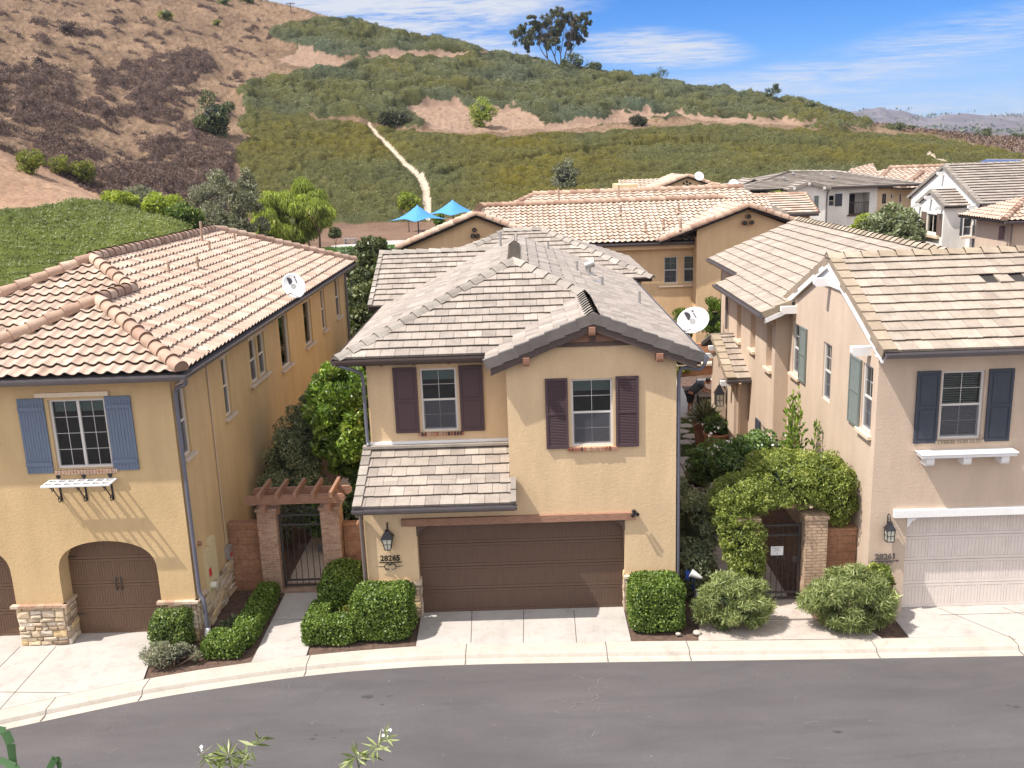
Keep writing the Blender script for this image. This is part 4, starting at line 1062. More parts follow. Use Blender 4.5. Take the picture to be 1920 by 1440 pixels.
# rear hipped block
bx0,bx1,by0,bz=-4.4,4.58,33.5,6.13; bc=(bx0+bx1)/2; bh=3.75; byr=by0+bh; brz=bz+PT*bh
roof_side(mbr,'F',by0,bz,[(bx0,by0),(bx1,by0),(bx1-bh,byr),(bx0+bh,byr)],PT)
roof_side(mbr,'R',bx1,bz,[(bx1,by0),(bx1,by0+2*bh),(bx1-bh,byr)],PT); roof_side(mbr,'L',bx0,bz,[(bx0,by0),(bx0,by0+2*bh),(bx0+bh,byr)],PT)
roof_side(mbr,'B',by0+2*bh,bz,[(bx0,by0+2*bh),(bx1,by0+2*bh),(bx1-bh,byr),(bx0+bh,byr)],PT)
caps(cp,(bx1,by0,bz+.02),(bx1-bh,byr,brz+.03),kind='v',r=.14); caps(cp,(bx0,by0,bz+.02),(bx0+bh,byr,brz+.03),kind='v',r=.14); caps(cp,(bx0+bh,byr,brz+.03),(bx1-bh,byr,brz+.03),kind='v',r=.14)
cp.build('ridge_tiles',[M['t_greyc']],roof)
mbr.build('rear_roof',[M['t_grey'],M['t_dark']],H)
# pent roof over the garage
pe,pz=19.66,3.05
mb=MB(); roof_side(mb,'F',pe,pz,[(-3.90,pe),(-.30,pe),(-.30,20.43),(-.44,20.43),(-.44,21.62),(-3.90,21.62)][:2]+[(-.30,20.43),(-3.90,20.43)],.41)
roof_side(mb,'F',pe,pz,[(-3.90,20.43),(-.44,20.43),(-.44,21.62),(-3.90,21.62)],.41,deck=True)
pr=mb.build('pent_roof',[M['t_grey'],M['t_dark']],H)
cp=MB(); rake(cp,(-3.90,pe,pz),(-3.90,21.6,pz+.41*1.94),(-1,0,0),w=.2); rake(cp,(-.30,pe,pz),(-.30,20.42,pz+.41*.76),(1,0,0),h=.10,w=.12)
cp.box(-3.9,-.44,21.40,21.60,3.86,3.92); cp.build('ridge_tiles',[M['t_greyc']],pr)
fl=MB(); fl.box(-3.74,-.43,21.54,21.60,3.86,3.985); fl.build('flashing',M['white'],pr)
sf=MB(); sf.face([(-3.83,pe+.06,pz-.13),(-.33,pe+.06,pz-.13),(-.33,20.45,pz-.13+.0),(-3.83,20.45,pz-.13)]); sf.box(-3.88,-.33,pe+.01,pe+.05,pz-.17,pz-.02); sf.build('soffit',M['fascia'],pr)
g=MB(); gutter(g,(-3.92,pe-.0,pz-.02),(-.28,pe-.0,pz-.02),(0,-1,0),.07); g.build('gutter',M['gutter'],pr)
# fascia, soffit, gutters of the main roof
sf=MB()
sf.box(xl+.06,gl,yF+.02,yF+.06,EZ-.19,EZ-.03); sf.face([(xl+.05,yF+.05,EZ-.19),(gl+.5,yF+.05,EZ-.19),(gl+.5,21.6,EZ-.19),(xl+.05,21.6,EZ-.19)])
sf.box(xl+.04,xl+.08,yF,28.9,EZ-.19,EZ-.03); sf.face([(xl+.08,yF+.05,EZ-.19),(-3.72,yF+.05,EZ-.19),(-3.72,29,EZ-.19),(xl+.08,29,EZ-.19)])
sf.box(xr-.08,xr-.04,gy,33,EZ-.19,EZ-.03); sf.face([(3.33,gy+.05,EZ-.19),(xr-.08,gy+.05,EZ-.19),(xr-.08,33,EZ-.19),(3.33,33,EZ-.19)])
# barge boards under the verge
for x0,x1 in ((gl+.12,gc),(xr-.12,gc)):
    z0=EZ+PT*abs((gl if x0<gc else xr)-x0)-.175; a=Vector((x0,gy+.03,z0)); b=Vector((gc,gy+.03,gz-.175))
    sf.obox(a,b-a,(0,.045,0),(0,0,-.17))
    sf.obox(a+Vector((0,.05,.03)),b-a,(0,.26,0),(0,0,-.02))
sf.build('fascia',M['fascia'],H)
g=MB(); gutter(g,(xl-.02,yF+.0,EZ-.03),(gl+.02,yF,EZ-.03),(0,-1,0)); gutter(g,(xl+.0,yF-.1,EZ-.03),(xl+.0,28.8,EZ-.03),(-1,0,0)); g.build('gutter',M['fascia'],roof)
g=MB(); gutter(g,(xr,gy-.02,EZ-.03),(xr,33.4,EZ-.03),(1,0,0)); g.build('gutter',M['gutter_b'],roof)
# gable siding
s=MB(); zb=6.45
for i in range(5):
    z0=zb+i*.095; z1=z0+.09; w0=(gz-.24-z0)/PT; w1=(gz-.24-z1)/PT
    if w1<=.02: break
    tilt=.010
    A=[Vector((gc-w0,20.45-.028,z0)),Vector((gc+w0,20.45-.028,z0)),Vector((gc+w1,20.45-.014,z1)),Vector((gc-w1,20.45-.014,z1))]; s.face(A)
    s.face([A[0]+Vector((0,.014,0)),A[1]+Vector((0,.014,0)),A[1],A[0]])
s.build('gable_siding',M['wood'],H)
s=MB(); s.box(gc-1.28,gc+1.28,20.40,20.447,zb-.09,zb-.003); s.box(gc-.065,gc+.065,20.395,20.42,zb,gz-.26); s.build('gable_trim',M['wood_d'],H)
for x,z in ((.02,6.03),(2.92,6.03),(gc-.03,6.66)): outlooker(H,fF,x,z-.02,.34,.14,.19,'wood2')
s=MB()
for x in (-3.3,-2.55,-1.75,-1.0): s.mark(); s.box(x-.045,x+.045,yF+.05,21.6,EZ-.22,EZ-.10)
s.build('rafter_tail',M['wood2'],H)
window(H,fF,.99,1.92,4.06,5.62,'vinyl_w','hung',(2,2),.09,'shade'); window(H,fS,-2.48,-1.62,4.19,5.72,'vinyl_w','hung',(2,2),.09,'shade')
shutter(H,fF,.42,.92,4.04,5.66,'sh_plum'); shutter(H,fF,1.98,2.49,4.04,5.66,'sh_plum')
shutter(H,fS,-3.10,-2.54,4.19,5.77,'sh_plum','panel',.5); shutter(H,fS,-1.56,-1.00,4.19,5.77,'sh_plum','panel',.5)
brick_sill(H,fF,.90,2.02,4.05); brick_sill(H,fS,-2.58,-1.50,4.18)
garage_door(H,fF,-2.63,2.16,0,2.31,-.22,'gd_brown',8)
s=MB(); fF.box(s,-2.96,2.40,-.02,.085,2.30,2.475)
s.build('lintel',M['wood'],H,bevel=.008)['label']='red-brown timber lintel over the wide garage door'
for x,sg in ((-2.63,1),(2.16,-1)):
    s=MB(); z=2.30; prof2=[(0,0),(.24,0),(.22,-.07),(.13,-.10),(.07,-.17),(.04,-.27),(0,-.27)]
    A=[fF.P(x+sg*a,.02,z+b) for a,b in prof2];B=[fF.P(x+sg*a,-.12,z+b) for a,b in prof2];m=len(A)
    s.mesh(A+B,[tuple(range(m)),tuple(range(2*m-1,m-1,-1))]+[(i,m+i,m+(i+1)%m,(i+1)%m) for i in range(m)]); s.build('lintel_bracket',M['wood_d'],H)
s=MB()
for x in (-2.63,2.16):
    stones(s,Fr('R' if x<0 else 'L',x),20.46,20.70,0,.95,0,.045,seed=int(x*7)); 
stones(s,fF,-3.83,-2.63,0,.85,0,.05,seed=21); stones(s,fF,2.16,3.33,0,.85,0,.05,seed=22)
s.build('stone_base',[M['stone'],M['mortar']],H)
s=MB(); fF.box(s,-3.86,-2.60,0,.10,.85,.91); s.mark(); fF.box(s,2.13,3.36,0,.10,.85,.91); s.build('stone_cap',M['cream_trim'],H)
spout(H,[(xl+.02,yF-.02,EZ-.15),(xl+.35,yF-.0,EZ-.26),(-3.80,21.45,EZ-.42),(-3.79,21.52,EZ-.6),(-3.79,21.52,3.98),(-3.76,21.44,3.93)],'gutter_b')
spout(H,[(xr+.06,20.2,EZ-.13),(xr-.02,20.24,EZ-.32),(3.44,20.46,5.82),(3.39,20.50,5.6),(3.39,20.50,.75),(3.46,20.46,.55),(3.42,20.42,.05)],'gutter_b')
spout(H,[(-3.83,19.62,2.95),(-3.84,19.75,2.82),(-3.88,20.38,2.68),(-3.88,20.38,.05)],'pipe_b')
for (px,py,z,hh) in ((783,445,0,.55),(854,0,0,0),):
    pass
def on_right(px,py):
    # point of the right slope under a pixel
    lo,hi=EZ,RZ
    for _ in range(40):
        z=(lo+hi)/2; q=PZ(px,py,z); zz_=EZ+PT*(xr-q.x)
        if zz_>z: lo=z
        else: hi=z
    return q
for px,py,hh in ((1082,510,.33),(1129,538,.30),(1199,572,.38),(1028,470,.3)):
    q=on_right(px,py); vent(H,q,hh,.035)
q=on_right(1103,514); m=MB(); m.cyl(q-Vector((0,0,.05)),q+Vector((0,0,.25)),.09,.09,12); m.cyl(q+Vector((-.1,0,.25)),q+Vector((.18,0,.34)),.10,.12,12); m.box(q.x-.16,q.x+.16,q.y-.15,q.y+.15,q.z-.02,q.z+.05); m.build('roof_vent_hood',M['steel'],H)
q=on_right(1124,531); m=MB(); m.obox(q+Vector((-.16,-.14,-.02)),(.30,0,-.12),(0,.3,0),(0,0,.13)); m.build('roof_vent_hood',M['steel'],H)
vent(H,PY(939,470,31.5),.62,.04,'steel')
ellipse_dish(PY(1300,600,25.3),(.05,-1,.62),'grey-white oval satellite dish beside the right eave of the centre house',PY(1306,640,25.6)+Vector((-.62,0,.25)),.46,.36,roll=.45,group=None)
# lamp, house number, security light
lantern(fF,PY(727,1018,20.28).x,PY(727,1018,20.28).z,'blue-black tapered wall lantern with four panes beside the wide brown garage door')
t=empty('house_number',(-3.27,20.43,1.45),'black iron house number 28265 on a scrolled bar under the tapered lantern','house number')
nz=1.52; text_obj('28265',.185,(-3.27,20.40,nz),(1,0,0),(0,0,1),M['black'],'digits',t,.008,bold=.004)
m=MB(); m.box(-3.53,-3.01,20.385,20.41,nz-.105,nz-.085)
for sg in (-1,1):
    m.tube([(-3.28+sg*(.05+.085*math.cos(q)),20.40,nz-.20+.07*math.sin(q)) for q in [i*.5-1.8 for i in range(10)]],.012,6)
    m.tube([(-3.28+sg*.13,20.40,nz-.205),(-3.28+sg*.22,20.40,nz-.20),(-3.28+sg*.29,20.40,nz-.19)],[.010,.010,.004],6)
m.build('scroll',M['black'],t)
t=empty('security_light',tuple(PY(1190,962,20.3)),'small dark twin-lens security light at the right end of the timber lintel','light'); q=PY(1190,963,20.30)
m=MB(); m.cyl(q+Vector((0,.15,.0)),q+Vector((0,.05,.0)),.05,.05,10); m.cyl(q+Vector((-.03,.03,0)),q+Vector((-.05,-.08,-.03)),.03,.045,10); m.build('lamp_head',M['black'],t); m=MB(); m.cyl(q+Vector((.04,.03,.01)),q+Vector((.06,-.07,.0)),.03,.045,10); m.build('lamp_head',M['black'],t)
# ================================================================ left house
LZ=6.30
H=empty('house',(-11,22,0),'ochre two-storey house on the left with blue board shutters and arched garage doors','house')
fF=Fr('F',19.65); fR=Fr('R',-7.6)
mb=MB()
wall(mb,fF,-18,-7.6,-.05,6.2,[(-10.60,-8.38,-.05,2.47,.50,1.62),(-13.9,-11.68,-.05,2.47,.50,1.62),(-10.27,-9.05,4.18,5.73)],.10)
LW=[(19.98,20.50,4.22,5.80),(23.14,23.66,4.28,5.80),(25.62,26.36,4.55,5.78),(26.50,27.24,4.55,5.78),(28.98,30.15,4.2,5.86),(32.4,33.6,4.25,5.8),(35.35,36.08,4.3,5.85),(38.2,39.15,4.3,5.9)]
wall(mb,fR,19.65,40.3,-.05,6.2,LW,.10)
mb.box(-18,-7.62,40,40.3,-.05,6.2)
mb.build('wall',M['st_left'],H)
mb=MB(); ex_=-7.18; ey=19.27; ww=2.78; wm=4.40
roof_kw=dict(kind='S',tw=.30,course=.365)
wx=ex_-ww; wz_=LZ+PT*ww; mx_=ex_-wm; mz_=LZ+PT*wm; my0=ey+wm+1.95; farY=40.7
lx=ex_-2*ww
roof_side(mb,'F',ey,LZ,[(lx,ey),(ex_,ey),(wx,ey+ww)],PT,**roof_kw)
yq=my0-(wx-mx_)
roof_side(mb,'R',ex_,LZ,[(ex_,ey),(ex_,yq),(wx,yq),(wx,ey+ww)],PT,**roof_kw); roof_side(mb,'R',ex_,LZ,[(ex_,yq),(ex_,farY),(mx_,farY-wm),(mx_,my0),(wx,yq)],PT,**roof_kw)
roof_side(mb,'L',lx,LZ,[(lx,ey),(wx,ey+ww),(wx,my0),(lx,my0)],PT,**roof_kw)
fy=my0-wm
roof_side(mb,'F',fy,LZ,[(mx_-wm,fy),(ex_,fy),(mx_,my0)],PT,**roof_kw)
roof_side(mb,'F',ey-.0,LZ,[(-18,ey),(lx-.3,ey),(lx-.3,fy+1.5),(-18,fy+1.5)],.30,**roof_kw)
roof_side(mb,'L',mx_-wm,LZ,[(mx_-wm,fy),(mx_,my0),(mx_,farY-wm),(mx_-wm,farY)],PT,**dict(roof_kw,sub=4))
roof_side(mb,'B',farY,LZ,[(ex_,farY),(mx_-wm,farY),(mx_,farY-wm)],PT,**dict(roof_kw,sub=4))
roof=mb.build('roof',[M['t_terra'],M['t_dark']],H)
cp=MB(); k=dict(r=.155,L=.40)
up=.07
caps(cp,(ex_,ey,LZ+up),(wx,ey+ww,wz_+up),**k); caps(cp,(lx,ey,LZ+up),(wx,ey+ww,wz_+up),**k); caps(cp,(wx,ey+ww,wz_+up),(wx,my0-(wx-mx_)+.1,wz_+up),**k)
caps(cp,(wx,my0-(wx-mx_),wz_+up),(mx_,my0,mz_+up),**k); caps(cp,(mx_-wm,fy,LZ+up),(mx_,my0,mz_+up),**k); caps(cp,(mx_,my0,mz_+up),(mx_,farY-wm,mz_+up),**k)
caps(cp,(ex_,farY,LZ+up),(mx_,farY-wm,mz_+up),**k)
cp.build('ridge_tiles',[M['t_terrac']],roof)
sf=MB(); sf.face([(-18,ey+.05,LZ-.14),(ex_-.05,ey+.05,LZ-.14),(ex_-.05,19.65,LZ-.14),(-18,19.65,LZ-.14)]); sf.face([(-7.6,19.65,LZ-.14),(ex_-.05,19.65,LZ-.14),(ex_-.05,farY,LZ-.14),(-7.6,farY,LZ-.14)])
sf.build('soffit',M['st_left'],H)
g=MB(); gutter(g,(-18,ey,LZ-.02),(ex_+.12,ey,LZ-.02),(0,-1,0),.08); gutter(g,(ex_,ey-.12,LZ-.02),(ex_,farY,LZ-.02),(1,0,0),.08); g.build('gutter',M['gutter'],roof)
def on_left(px,py):
    lo,hi=LZ,mz_
    for _ in range(40):
        z=(lo+hi)/2; q=PZ(px,py,z)
        if LZ+PT*(ex_-q.x)>z: lo=z
        else: hi=z
    return q
for px,py,hh,rr_ in ((380,456,.75,.045),(394,474,.4,.04),(318,518,.42,.04),(372,507,.42,.04),(441,455,.35,.04),(472,537,.28,.03),(443,567,.2,.03)):
    vent(H,on_left(px,py),hh,rr_,'t_terrac')
M['t_terrac'].node_tree.nodes
q=on_left(370,540); m=MB(); m.obox(q+Vector((-.1,-.2,.03)),(.3,0,-.12),(0,.4,0),(0,0,.12)); m.build('roof_vent_hood',M['t_terrac'],H)
window(H,fF,-10.27,-9.05,4.18,5.73,'vinyl_w','slider',(2,4),.09,'shade')
shutter(H,fF,-10.92,-10.35,4.10,5.78,'sh_blue','board'); shutter(H,fF,-9.03,-8.47,4.12,5.78,'sh_blue','board')
s=MB(); fF.box(s,-10.50,-8.92,-.01,.07,5.80,5.90); s.build('window_head',M['cream_trim'],H,bevel=.006)
brick_sill(H,fF,-10.30,-8.95,4.16,.09,.09,'brick')
# planter shelf on iron scrolls
s=MB(); z=3.93
fF.box(s,-10.47,-8.98,.40,.46,z-.02,z+.015); fF.box(s,-10.47,-8.98,.02,.06,z-.02,z+.015); fF.box(s,-10.47,-8.98,.20,.26,z-.019,z+.014)
for i in range(8): x=-10.47+i*(1.49-.045)/7; fF.box(s,x,x+.045,.06,.40,z-.018,z+.013)
sh=s.build('planter_shelf',M['dish'],H)
for x in (-10.28,-9.72,-9.14):
    b=MB(); b.tube([fF.P(x,.02,z-.45),fF.P(x,.10,z-.40),fF.P(x,.30,z-.12),fF.P(x,.44,z-.03)],.013,6)
    b.tube([fF.P(x,.09+.06*math.cos(q),z-.42+.06*math.sin(q)) for q in [i*.6 for i in range(11)]],.011,6); b.tube([fF.P(x,.33+.045*math.cos(q),z-.10+.045*math.sin(q)) for q in [i*.6 for i in range(11)]],.010,6)
    fF.box(b,x-.045,x+.045,.0,.014,z+.045,z+.135); fF.box(b,x-.02,x+.02,.0,.012,z-.5,z+.05)
    b.build('shelf_bracket',M['black'],sh)
garage_door(H,fF,-10.75,-8.25,0,2.47,-.47,'gd_umber',6,4,5,handle=True,hinges=True)
garage_door(H,fF,-14.05,-11.55,0,2.47,-.47,'gd_umber',6,4,5,handle=True,hinges=True)
s=MB()
stones(s,fF,-11.68,-10.60,0,.94,0,.09,seed=4); stones(s,Fr('R',-10.60),19.60,20.12,0,.94,0,.07,seed=5); stones(s,Fr('L',-8.38),19.66,20.12,0,.94,0,.07,seed=6)
stones(s,fF,-8.38,-7.60,0,.94,0,.09,seed=7); stones(s,fR,19.65,22.9,0,.90,0,.08,seed=8)
s.build('stone_base',[M['stone'],M['mortar']],H)
s=MB(); 
for a,b in ((-11.78,-10.50),(-8.46,-7.52)):
    s.mark(); x=a
    while x<b-.02:
        fF.box(s,x+.003,min(x+.19,b),-.02 if True else 0,.11,.94,1.0,0,RND.random()); x+=.193
s.mark(); Fr('R',-10.60).box(s,19.6,20.12,-.02,.09,.94,1.0,0,.6); s.mark(); fR.box(s,19.6,20.2,-.02,.10,.94,1.0,0,.6)
s.build('stone_cap',[tilemat('cap_stone',[(0,(.42,.27,.19)),(.5,(.52,.38,.28)),(1,(.58,.46,.36))])],H)
gr=['hung']*8
for i,(a,b,c,d) in enumerate(LW):
    st='hung' if i in(0,1,2,3,6,7) else 'fixed'
    window(H,fR,a,b,c,d,'vinyl',st,(1,1),.09)
    
for a,b,z,zh in ((19.93,20.56,4.22,5.83),(23.05,23.75,4.28,5.83),(25.5,27.36,4.55,5.81),(28.9,30.25,4.2,5.9),(32.3,33.7,4.25,5.84),(35.3,36.15,4.3,5.88),(38.1,39.25,4.3,5.93)):
    sill(H,fR,a-.06,b+.06,z,'trim_taupe',.07,.10)
    if zh<5.9 or a>38: sill(H,fR,a-.02,b+.02,zh+.10,'trim_taupe',.09,.05,'window_head')
spout(H,[(ex_+.05,ey+.08,LZ-.13),(ex_+.02,ey+.12,LZ-.26),(-7.50,19.72,LZ-.42),(-7.52,19.70,LZ-.62),(-7.52,19.70,1.12),(-7.42,19.66,.95),(-7.40,19.62,.28)],'gutter_b',.048)
spout(H,[(ex_+.03,40.2,LZ-.13),(-7.5,40.1,LZ-.4),(-7.52,40.1,0)],'gutter_b',.05)
m=MB(); m.cyl((-7.40,19.62,.30),(-7.38,19.50,.0),.065,.075,10); m.build('drain_boot',M['white'],H)
m=MB(); m.tube([(-7.57,21.98,6.1),(-7.57,21.98,1.35)],.018,6); m.build('conduit',M['pipe_tan'],H)
# meter cabinet, gas meter, bell
t=empty('electric_meter_panel',(-7.6,20.65,1.2),'tan electric meter cabinet with a red label on the ochre side wall','meter panel')
m=MB(); fR.box(m,20.34,20.62,0,.10,.62,1.86); m.build('cabinet_door',M['panel'],t); m=MB(); fR.box(m,20.64,20.98,0,.12,.98,2.0); m.build('cabinet',M['panel'],t)
m=MB(); m.cyl((-7.5,20.48,.95),(-7.38,20.48,.95),.085,.085,14); m.build('meter_dial',M['lampglass'],t)
m=MB(); fR.box(m,20.40,20.56,.101,.104,1.18,1.38); m.build('warning_label',M['red'],t)
t=empty('cable_box',(-7.55,21.98,1.2),'small grey cable junction box on the side wall under the tan conduit','junction box')
m=MB(); fR.box(m,21.86,22.10,0,.13,.98,1.30); m.build('housing',M['steel'],t); m=MB(); fR.box(m,21.90,22.06,.131,.134,1.03,1.12); m.build('label_plate',M['red'],t)
t=empty('gas_meter',(-7.15,22.6,0),'grey gas meter with pipes standing in the mulch beside the left gate wall','gas meter')
m=MB(); m.box(-7.34,-7.06,22.45,22.68,.35,.66); m.cyl((-7.2,22.56,.66),(-7.2,22.56,.74),.09,.07,12); m.build('meter_body',M['steel'],t)
m=MB(); m.tube([(-7.5,22.5,-.02),(-7.5,22.5,.75),(-7.3,22.5,.78),(-7.28,22.5,.66)],.022,8); m.tube([(-7.12,22.5,.66),(-7.1,22.5,.85),(-6.95,22.5,.85),(-6.95,22.5,-.02)],.022,8); m.cyl((-7.02,22.5,.84),(-6.88,22.5,.84),.055,.055,10); m.build('gas_pipe',M['steel'],t)
t=empty('wall_vent_cap',(-7.55,20.2,2.0),'round brown vent cap on the side wall near the front downspout','vent cap'); m=MB(); m.cyl((-7.6,20.19,2.12),(-7.52,20.19,2.12),.06,.05,12); m.build('cap',M['wood'],t)
ellipse_dish(PX(551,535,-7.05),(.35,-1,.55),'grey-white satellite dish clamped to the right eave of the ochre house',(-7.10,30.3,6.22),.34,.42,roll=.3)
# ================================================================ right house
EZr=6.20
H=empty('house',(11,26,0),'rose beige two-storey house on the right with slate shutters and pale garage door','house')
fF=Fr('F',20.0); fG=Fr('L',7.6); fB=Fr('L',7.2)
RY=23.42; RRZ=EZr+PT*(RY-19.55)
def s4(k): return k*7.6/8.1
w3=(s4(21.63),s4(22.34),3.97,5.52); w2=(s4(24.66),s4(25.28),3.88,5.50); w1=(s4(27.62),s4(28.22),3.88,5.50)
def pxw(fr,pa,pb,zf=None):
    a=PX(*pa,fr.c); b=PX(*pb,fr.c); return a,b
a=PX(1638,690,7.6); b=PX(1613,800,7.6); w3=(a.y,b.y,b.z,a.z)
a=PX(1560,650,7.6); b=PX(1544,746,7.6); w2=(a.y,PX(1545,642,7.6).y,b.z-.02,a.z+.02)
a=PX(1502,612,7.6); b=PX(1485,700,7.6); w1=(a.y,PX(1488,607,7.6).y,b.z+.05,a.z)
GY1=26.85
mb=MB()
wall(mb,fF,7.6,16,-.05,6.1,[(8.42,13.25,-.05,2.34,.27),(8.98,9.90,4.10,5.63)],.10)
wall(mb,fG,20.0,GY1,-.05,6.1,[w3,w2,w1],.09,top=[(20.0,6.1),(GY1,6.1),(GY1,6.20),(RY,7.60),(20.0,6.20)])
wall(mb,Fr('F',GY1),7.2,7.62,-.05,6.0,[])
RW=[]
for pt,pb,w in (((1441,590),(1441,690),.62),((1411,575),(1411,655),.62),((1385,565),(1385,637),.62)):
    yy=PX(*pb,7.2).y; RW.append((yy-w/2,yy+w/2,PX(*pb,7.2).z,5.45,.28))
a=PX(1432,800,7.2); RW.append((a.y-.35,a.y+.3,1.1,2.2,.08))
wall(mb,fB,GY1,33.2,-.05,6.0,RW,.28)
mb.face([(7.95,33.2,-.05),(7.95,38,-.05),(7.95,38,6.2),(7.95,33.2,6.2)]); mb.face([(7.2,33.2,-.05),(7.95,33.2,-.05),(7.95,33.2,6.0),(7.2,33.2,6.0)])
for h in RW[:3]: fB.box(mb,h[0],h[1],-.30,-.28,h[2],h[3])
mb.box(7.95,16,37.9,38.0,-.05,6); mb.face([(7.45,38.0,6.0),(11,38,7.4),(14,38,6.0)])
# entry porch
wall(mb,Fr('L',6.74),29.9,33.6,-.05,3.25,[(30.9,32.3,0,2.65,.25)],.25,top=[(29.9,3.25),(33.6,3.25),(32.1,3.95)]); wall(mb,Fr('F',29.9),6.74,7.2,-.05,3.25,[])
mb.build('wall',M['st_right'],H)
kw=dict(kind='flat')
mb=MB(); gx0=7.50
kt=dict(course=.38)
roof_side(mb,'F',19.55,EZr,[(gx0,19.55),(20,19.55),(20,RY),(gx0,RY)],PT,gap=((7,32),(7,34),(1,38)),**kt)
roof_side(mb,'B',2*RY-19.55,EZr,[(gx0,RY),(20,RY),(20,2*RY-19.55),(gx0,2*RY-19.55)],PT)
# rear wing: left slope with stepped eave, ridge running back
re,rz=6.72,5.90
roof_side(mb,'L',re,rz,[(re,26.45),(7.5,26.45),(7.5,33.0),(re,33.0)],PT,**kt); roof_side(mb,'L',re,rz,[(7.5,26.45),(11,24.5),(11,38.3),(7.5,38.3)],PT,**kt)
roof_side(mb,'R',15.28,rz,[(11,26),(15.28,26),(15.28,38.3),(11,38.3)],PT)
# porch roof
roof_side(mb,'F',29.6,3.30,[(6.42,29.6),(7.2,29.6),(7.2,32.2),(6.42,32.2)],.36,tw=.30,course=.37); roof_side(mb,'B',34.0,3.65,[(6.42,34.0),(7.2,34.0),(7.2,32.2),(6.42,32.2)],.36,tw=.30)
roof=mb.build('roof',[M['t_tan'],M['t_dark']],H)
cp=MB(); M['t_tanc']=tilemat('cap_tile_tan',[(0,(.29,.225,.165)),(.5,(.36,.29,.215)),(1,(.43,.36,.28))])
caps(cp,(gx0,RY,RRZ+.03),(20,RY,RRZ+.03),kind='v',r=.15,L=.42); rake(cp,(gx0,19.55,EZr),(gx0,RY,RRZ),(-1,0,0),w=.30); rake(cp,(gx0,2*RY-19.55,EZr),(gx0,RY,RRZ),(-1,0,0),w=.30)
caps(cp,(11,24,rz+PT*4.28+.03),(11,38.3,rz+PT*4.28+.03),kind='v',r=.14,L=.40)
rake(cp,(6.42,29.6,3.3),(6.42,32.2,3.3+.36*2.6),(-1,0,0),h=.12,w=.30,L=.37)
rake(cp,(re,26.45,rz),(7.5,26.45,rz+PT*.78),(0,-1,0),h=.12); cp.build('ridge_tiles',[M['t_tanc']],roof)
g=MB(); gutter(g,(gx0+.04,19.55,EZr-.02),(20,19.55,EZr-.02),(0,-1,0)); gutter(g,(re,26.4,rz-.02),(re,33.05,rz-.02),(-1,0,0)); gutter(g,(7.5,33.0,rz+.30),(7.5,38.3,rz+.30),(-1,0,0)); gutter(g,(6.42,29.6,3.28),(7.2,29.6,3.28),(0,-1,0)); g.build('gutter',M['gutter'],roof)
s=MB()
for y0,sg in ((19.55,1),(2*RY-19.55,-1)):
    a=Vector((gx0-.005,y0+.05*sg,EZr-.10)); b=Vector((gx0-.005,RY,RRZ-.10)); s.obox(a,b-a,(.05,0,0),(0,0,-.15)); s.obox(a+Vector((.05,0,-.02)),b-a,(.06,0,0),(0,0,-.03))
s.face([(7.56,RY-1.1,RRZ-.62),(7.56,RY+1.1,RRZ-.62),(7.56,RY,RRZ-.18)]); s.box(7.54,7.60,RY-1.15,RY+1.15,RRZ-.70,RRZ-.60)
a=Vector((re+.05,26.43,rz-.12)); s.obox(a,(.75,0,.31),(0,.04,0),(0,0,-.14)); s.box(8.10,13.5,19.90,20.02,2.335,2.505)
s.box(7.5,16,19.6,20.0,EZr-.17,EZr-.14)
s.build('white_trim',M['white'],H)
s=MB(); s.face([(re+.04,26.5,rz-.14),(7.2,26.5,rz-.14),(7.2,33,rz-.14),(re+.04,33,rz-.14)]); s.face([(7.5,33,rz+.18),(7.95,33,rz+.18),(7.95,38.2,rz+.18),(7.5,38.2,rz+.18)]); s.build('soffit',M['st_right'],H)
for y,z in ((20.55,5.93),(RY,7.08),(26.3,5.93)): outlooker(H,fG,y,z,.42,.17,.2,'white')
for y,z in ((30.2,2.95),(32.2,3.72),(33.4,3.2)): outlooker(H,Fr('L',6.74),y,z,.40,.15,.16,'white')
window(H,fF,8.98,9.90,4.10,5.63,'vinyl_w','hung',(2,2),.09,'slats',lowgrid=True)
for w in (w3,w2,w1): window(H,fG,w[0],w[1],w[2],w[3],'vinyl_w','hung',(2,2),.07,'slats')
fB_=fB; window(H,fB,RW[3][0],RW[3][1],1.1,2.2,'vinyl','fixed',(1,1),.07)
shutter(H,fF,8.43,8.93,4.04,5.66,'sh_slate','panel'); shutter(H,fF,9.97,10.50,4.04,5.66,'sh_slate','panel')
a=PX(1594,670,7.6); b=PX(1617,690,7.6); shutter(H,fG,w3[1]+.05,w3[1]+.75,w3[2]-.05,w3[3]+.03,'sh_sage'); shutter(H,fG,w1[0]-.62,w1[0]-.04,w1[2]-.05,w1[3]+.03,'sh_sage'); shutter(H,fB,RW[3][1]+.03,RW[3][1]+.55,1.05,2.25,'sh_slate','panel')
sill(H,fG,w3[0]-.1,w3[1]+.12,w3[2]-.02,'cream_trim',.09,.10); sill(H,fG,w1[0]-.1,w1[1]+.1,w1[2]-.02,'cream_trim',.09,.10)
for h in RW[:3]: sill(H,fB,h[0]-.06,h[1]+.06,h[2],'cream_trim',.10,.10)
brick_sill(H,fF,8.90,9.98,4.09,.07,.06,'t_tanc')
s=MB(); fF.box(s,8.53,10.56,0,.34,3.78,3.85); fF.box(s,8.50,10.59,0,.36,3.85,3.875); sh=s.build('planter_shelf',M['white'],H,bevel=.005)
for x in (8.72,9.52,10.34): outlooker(sh,fF,x,3.59,.30,.17,.19,'white')
garage_door(H,fF,8.42,13.25,0,2.34,-.22,'gd_white',8)
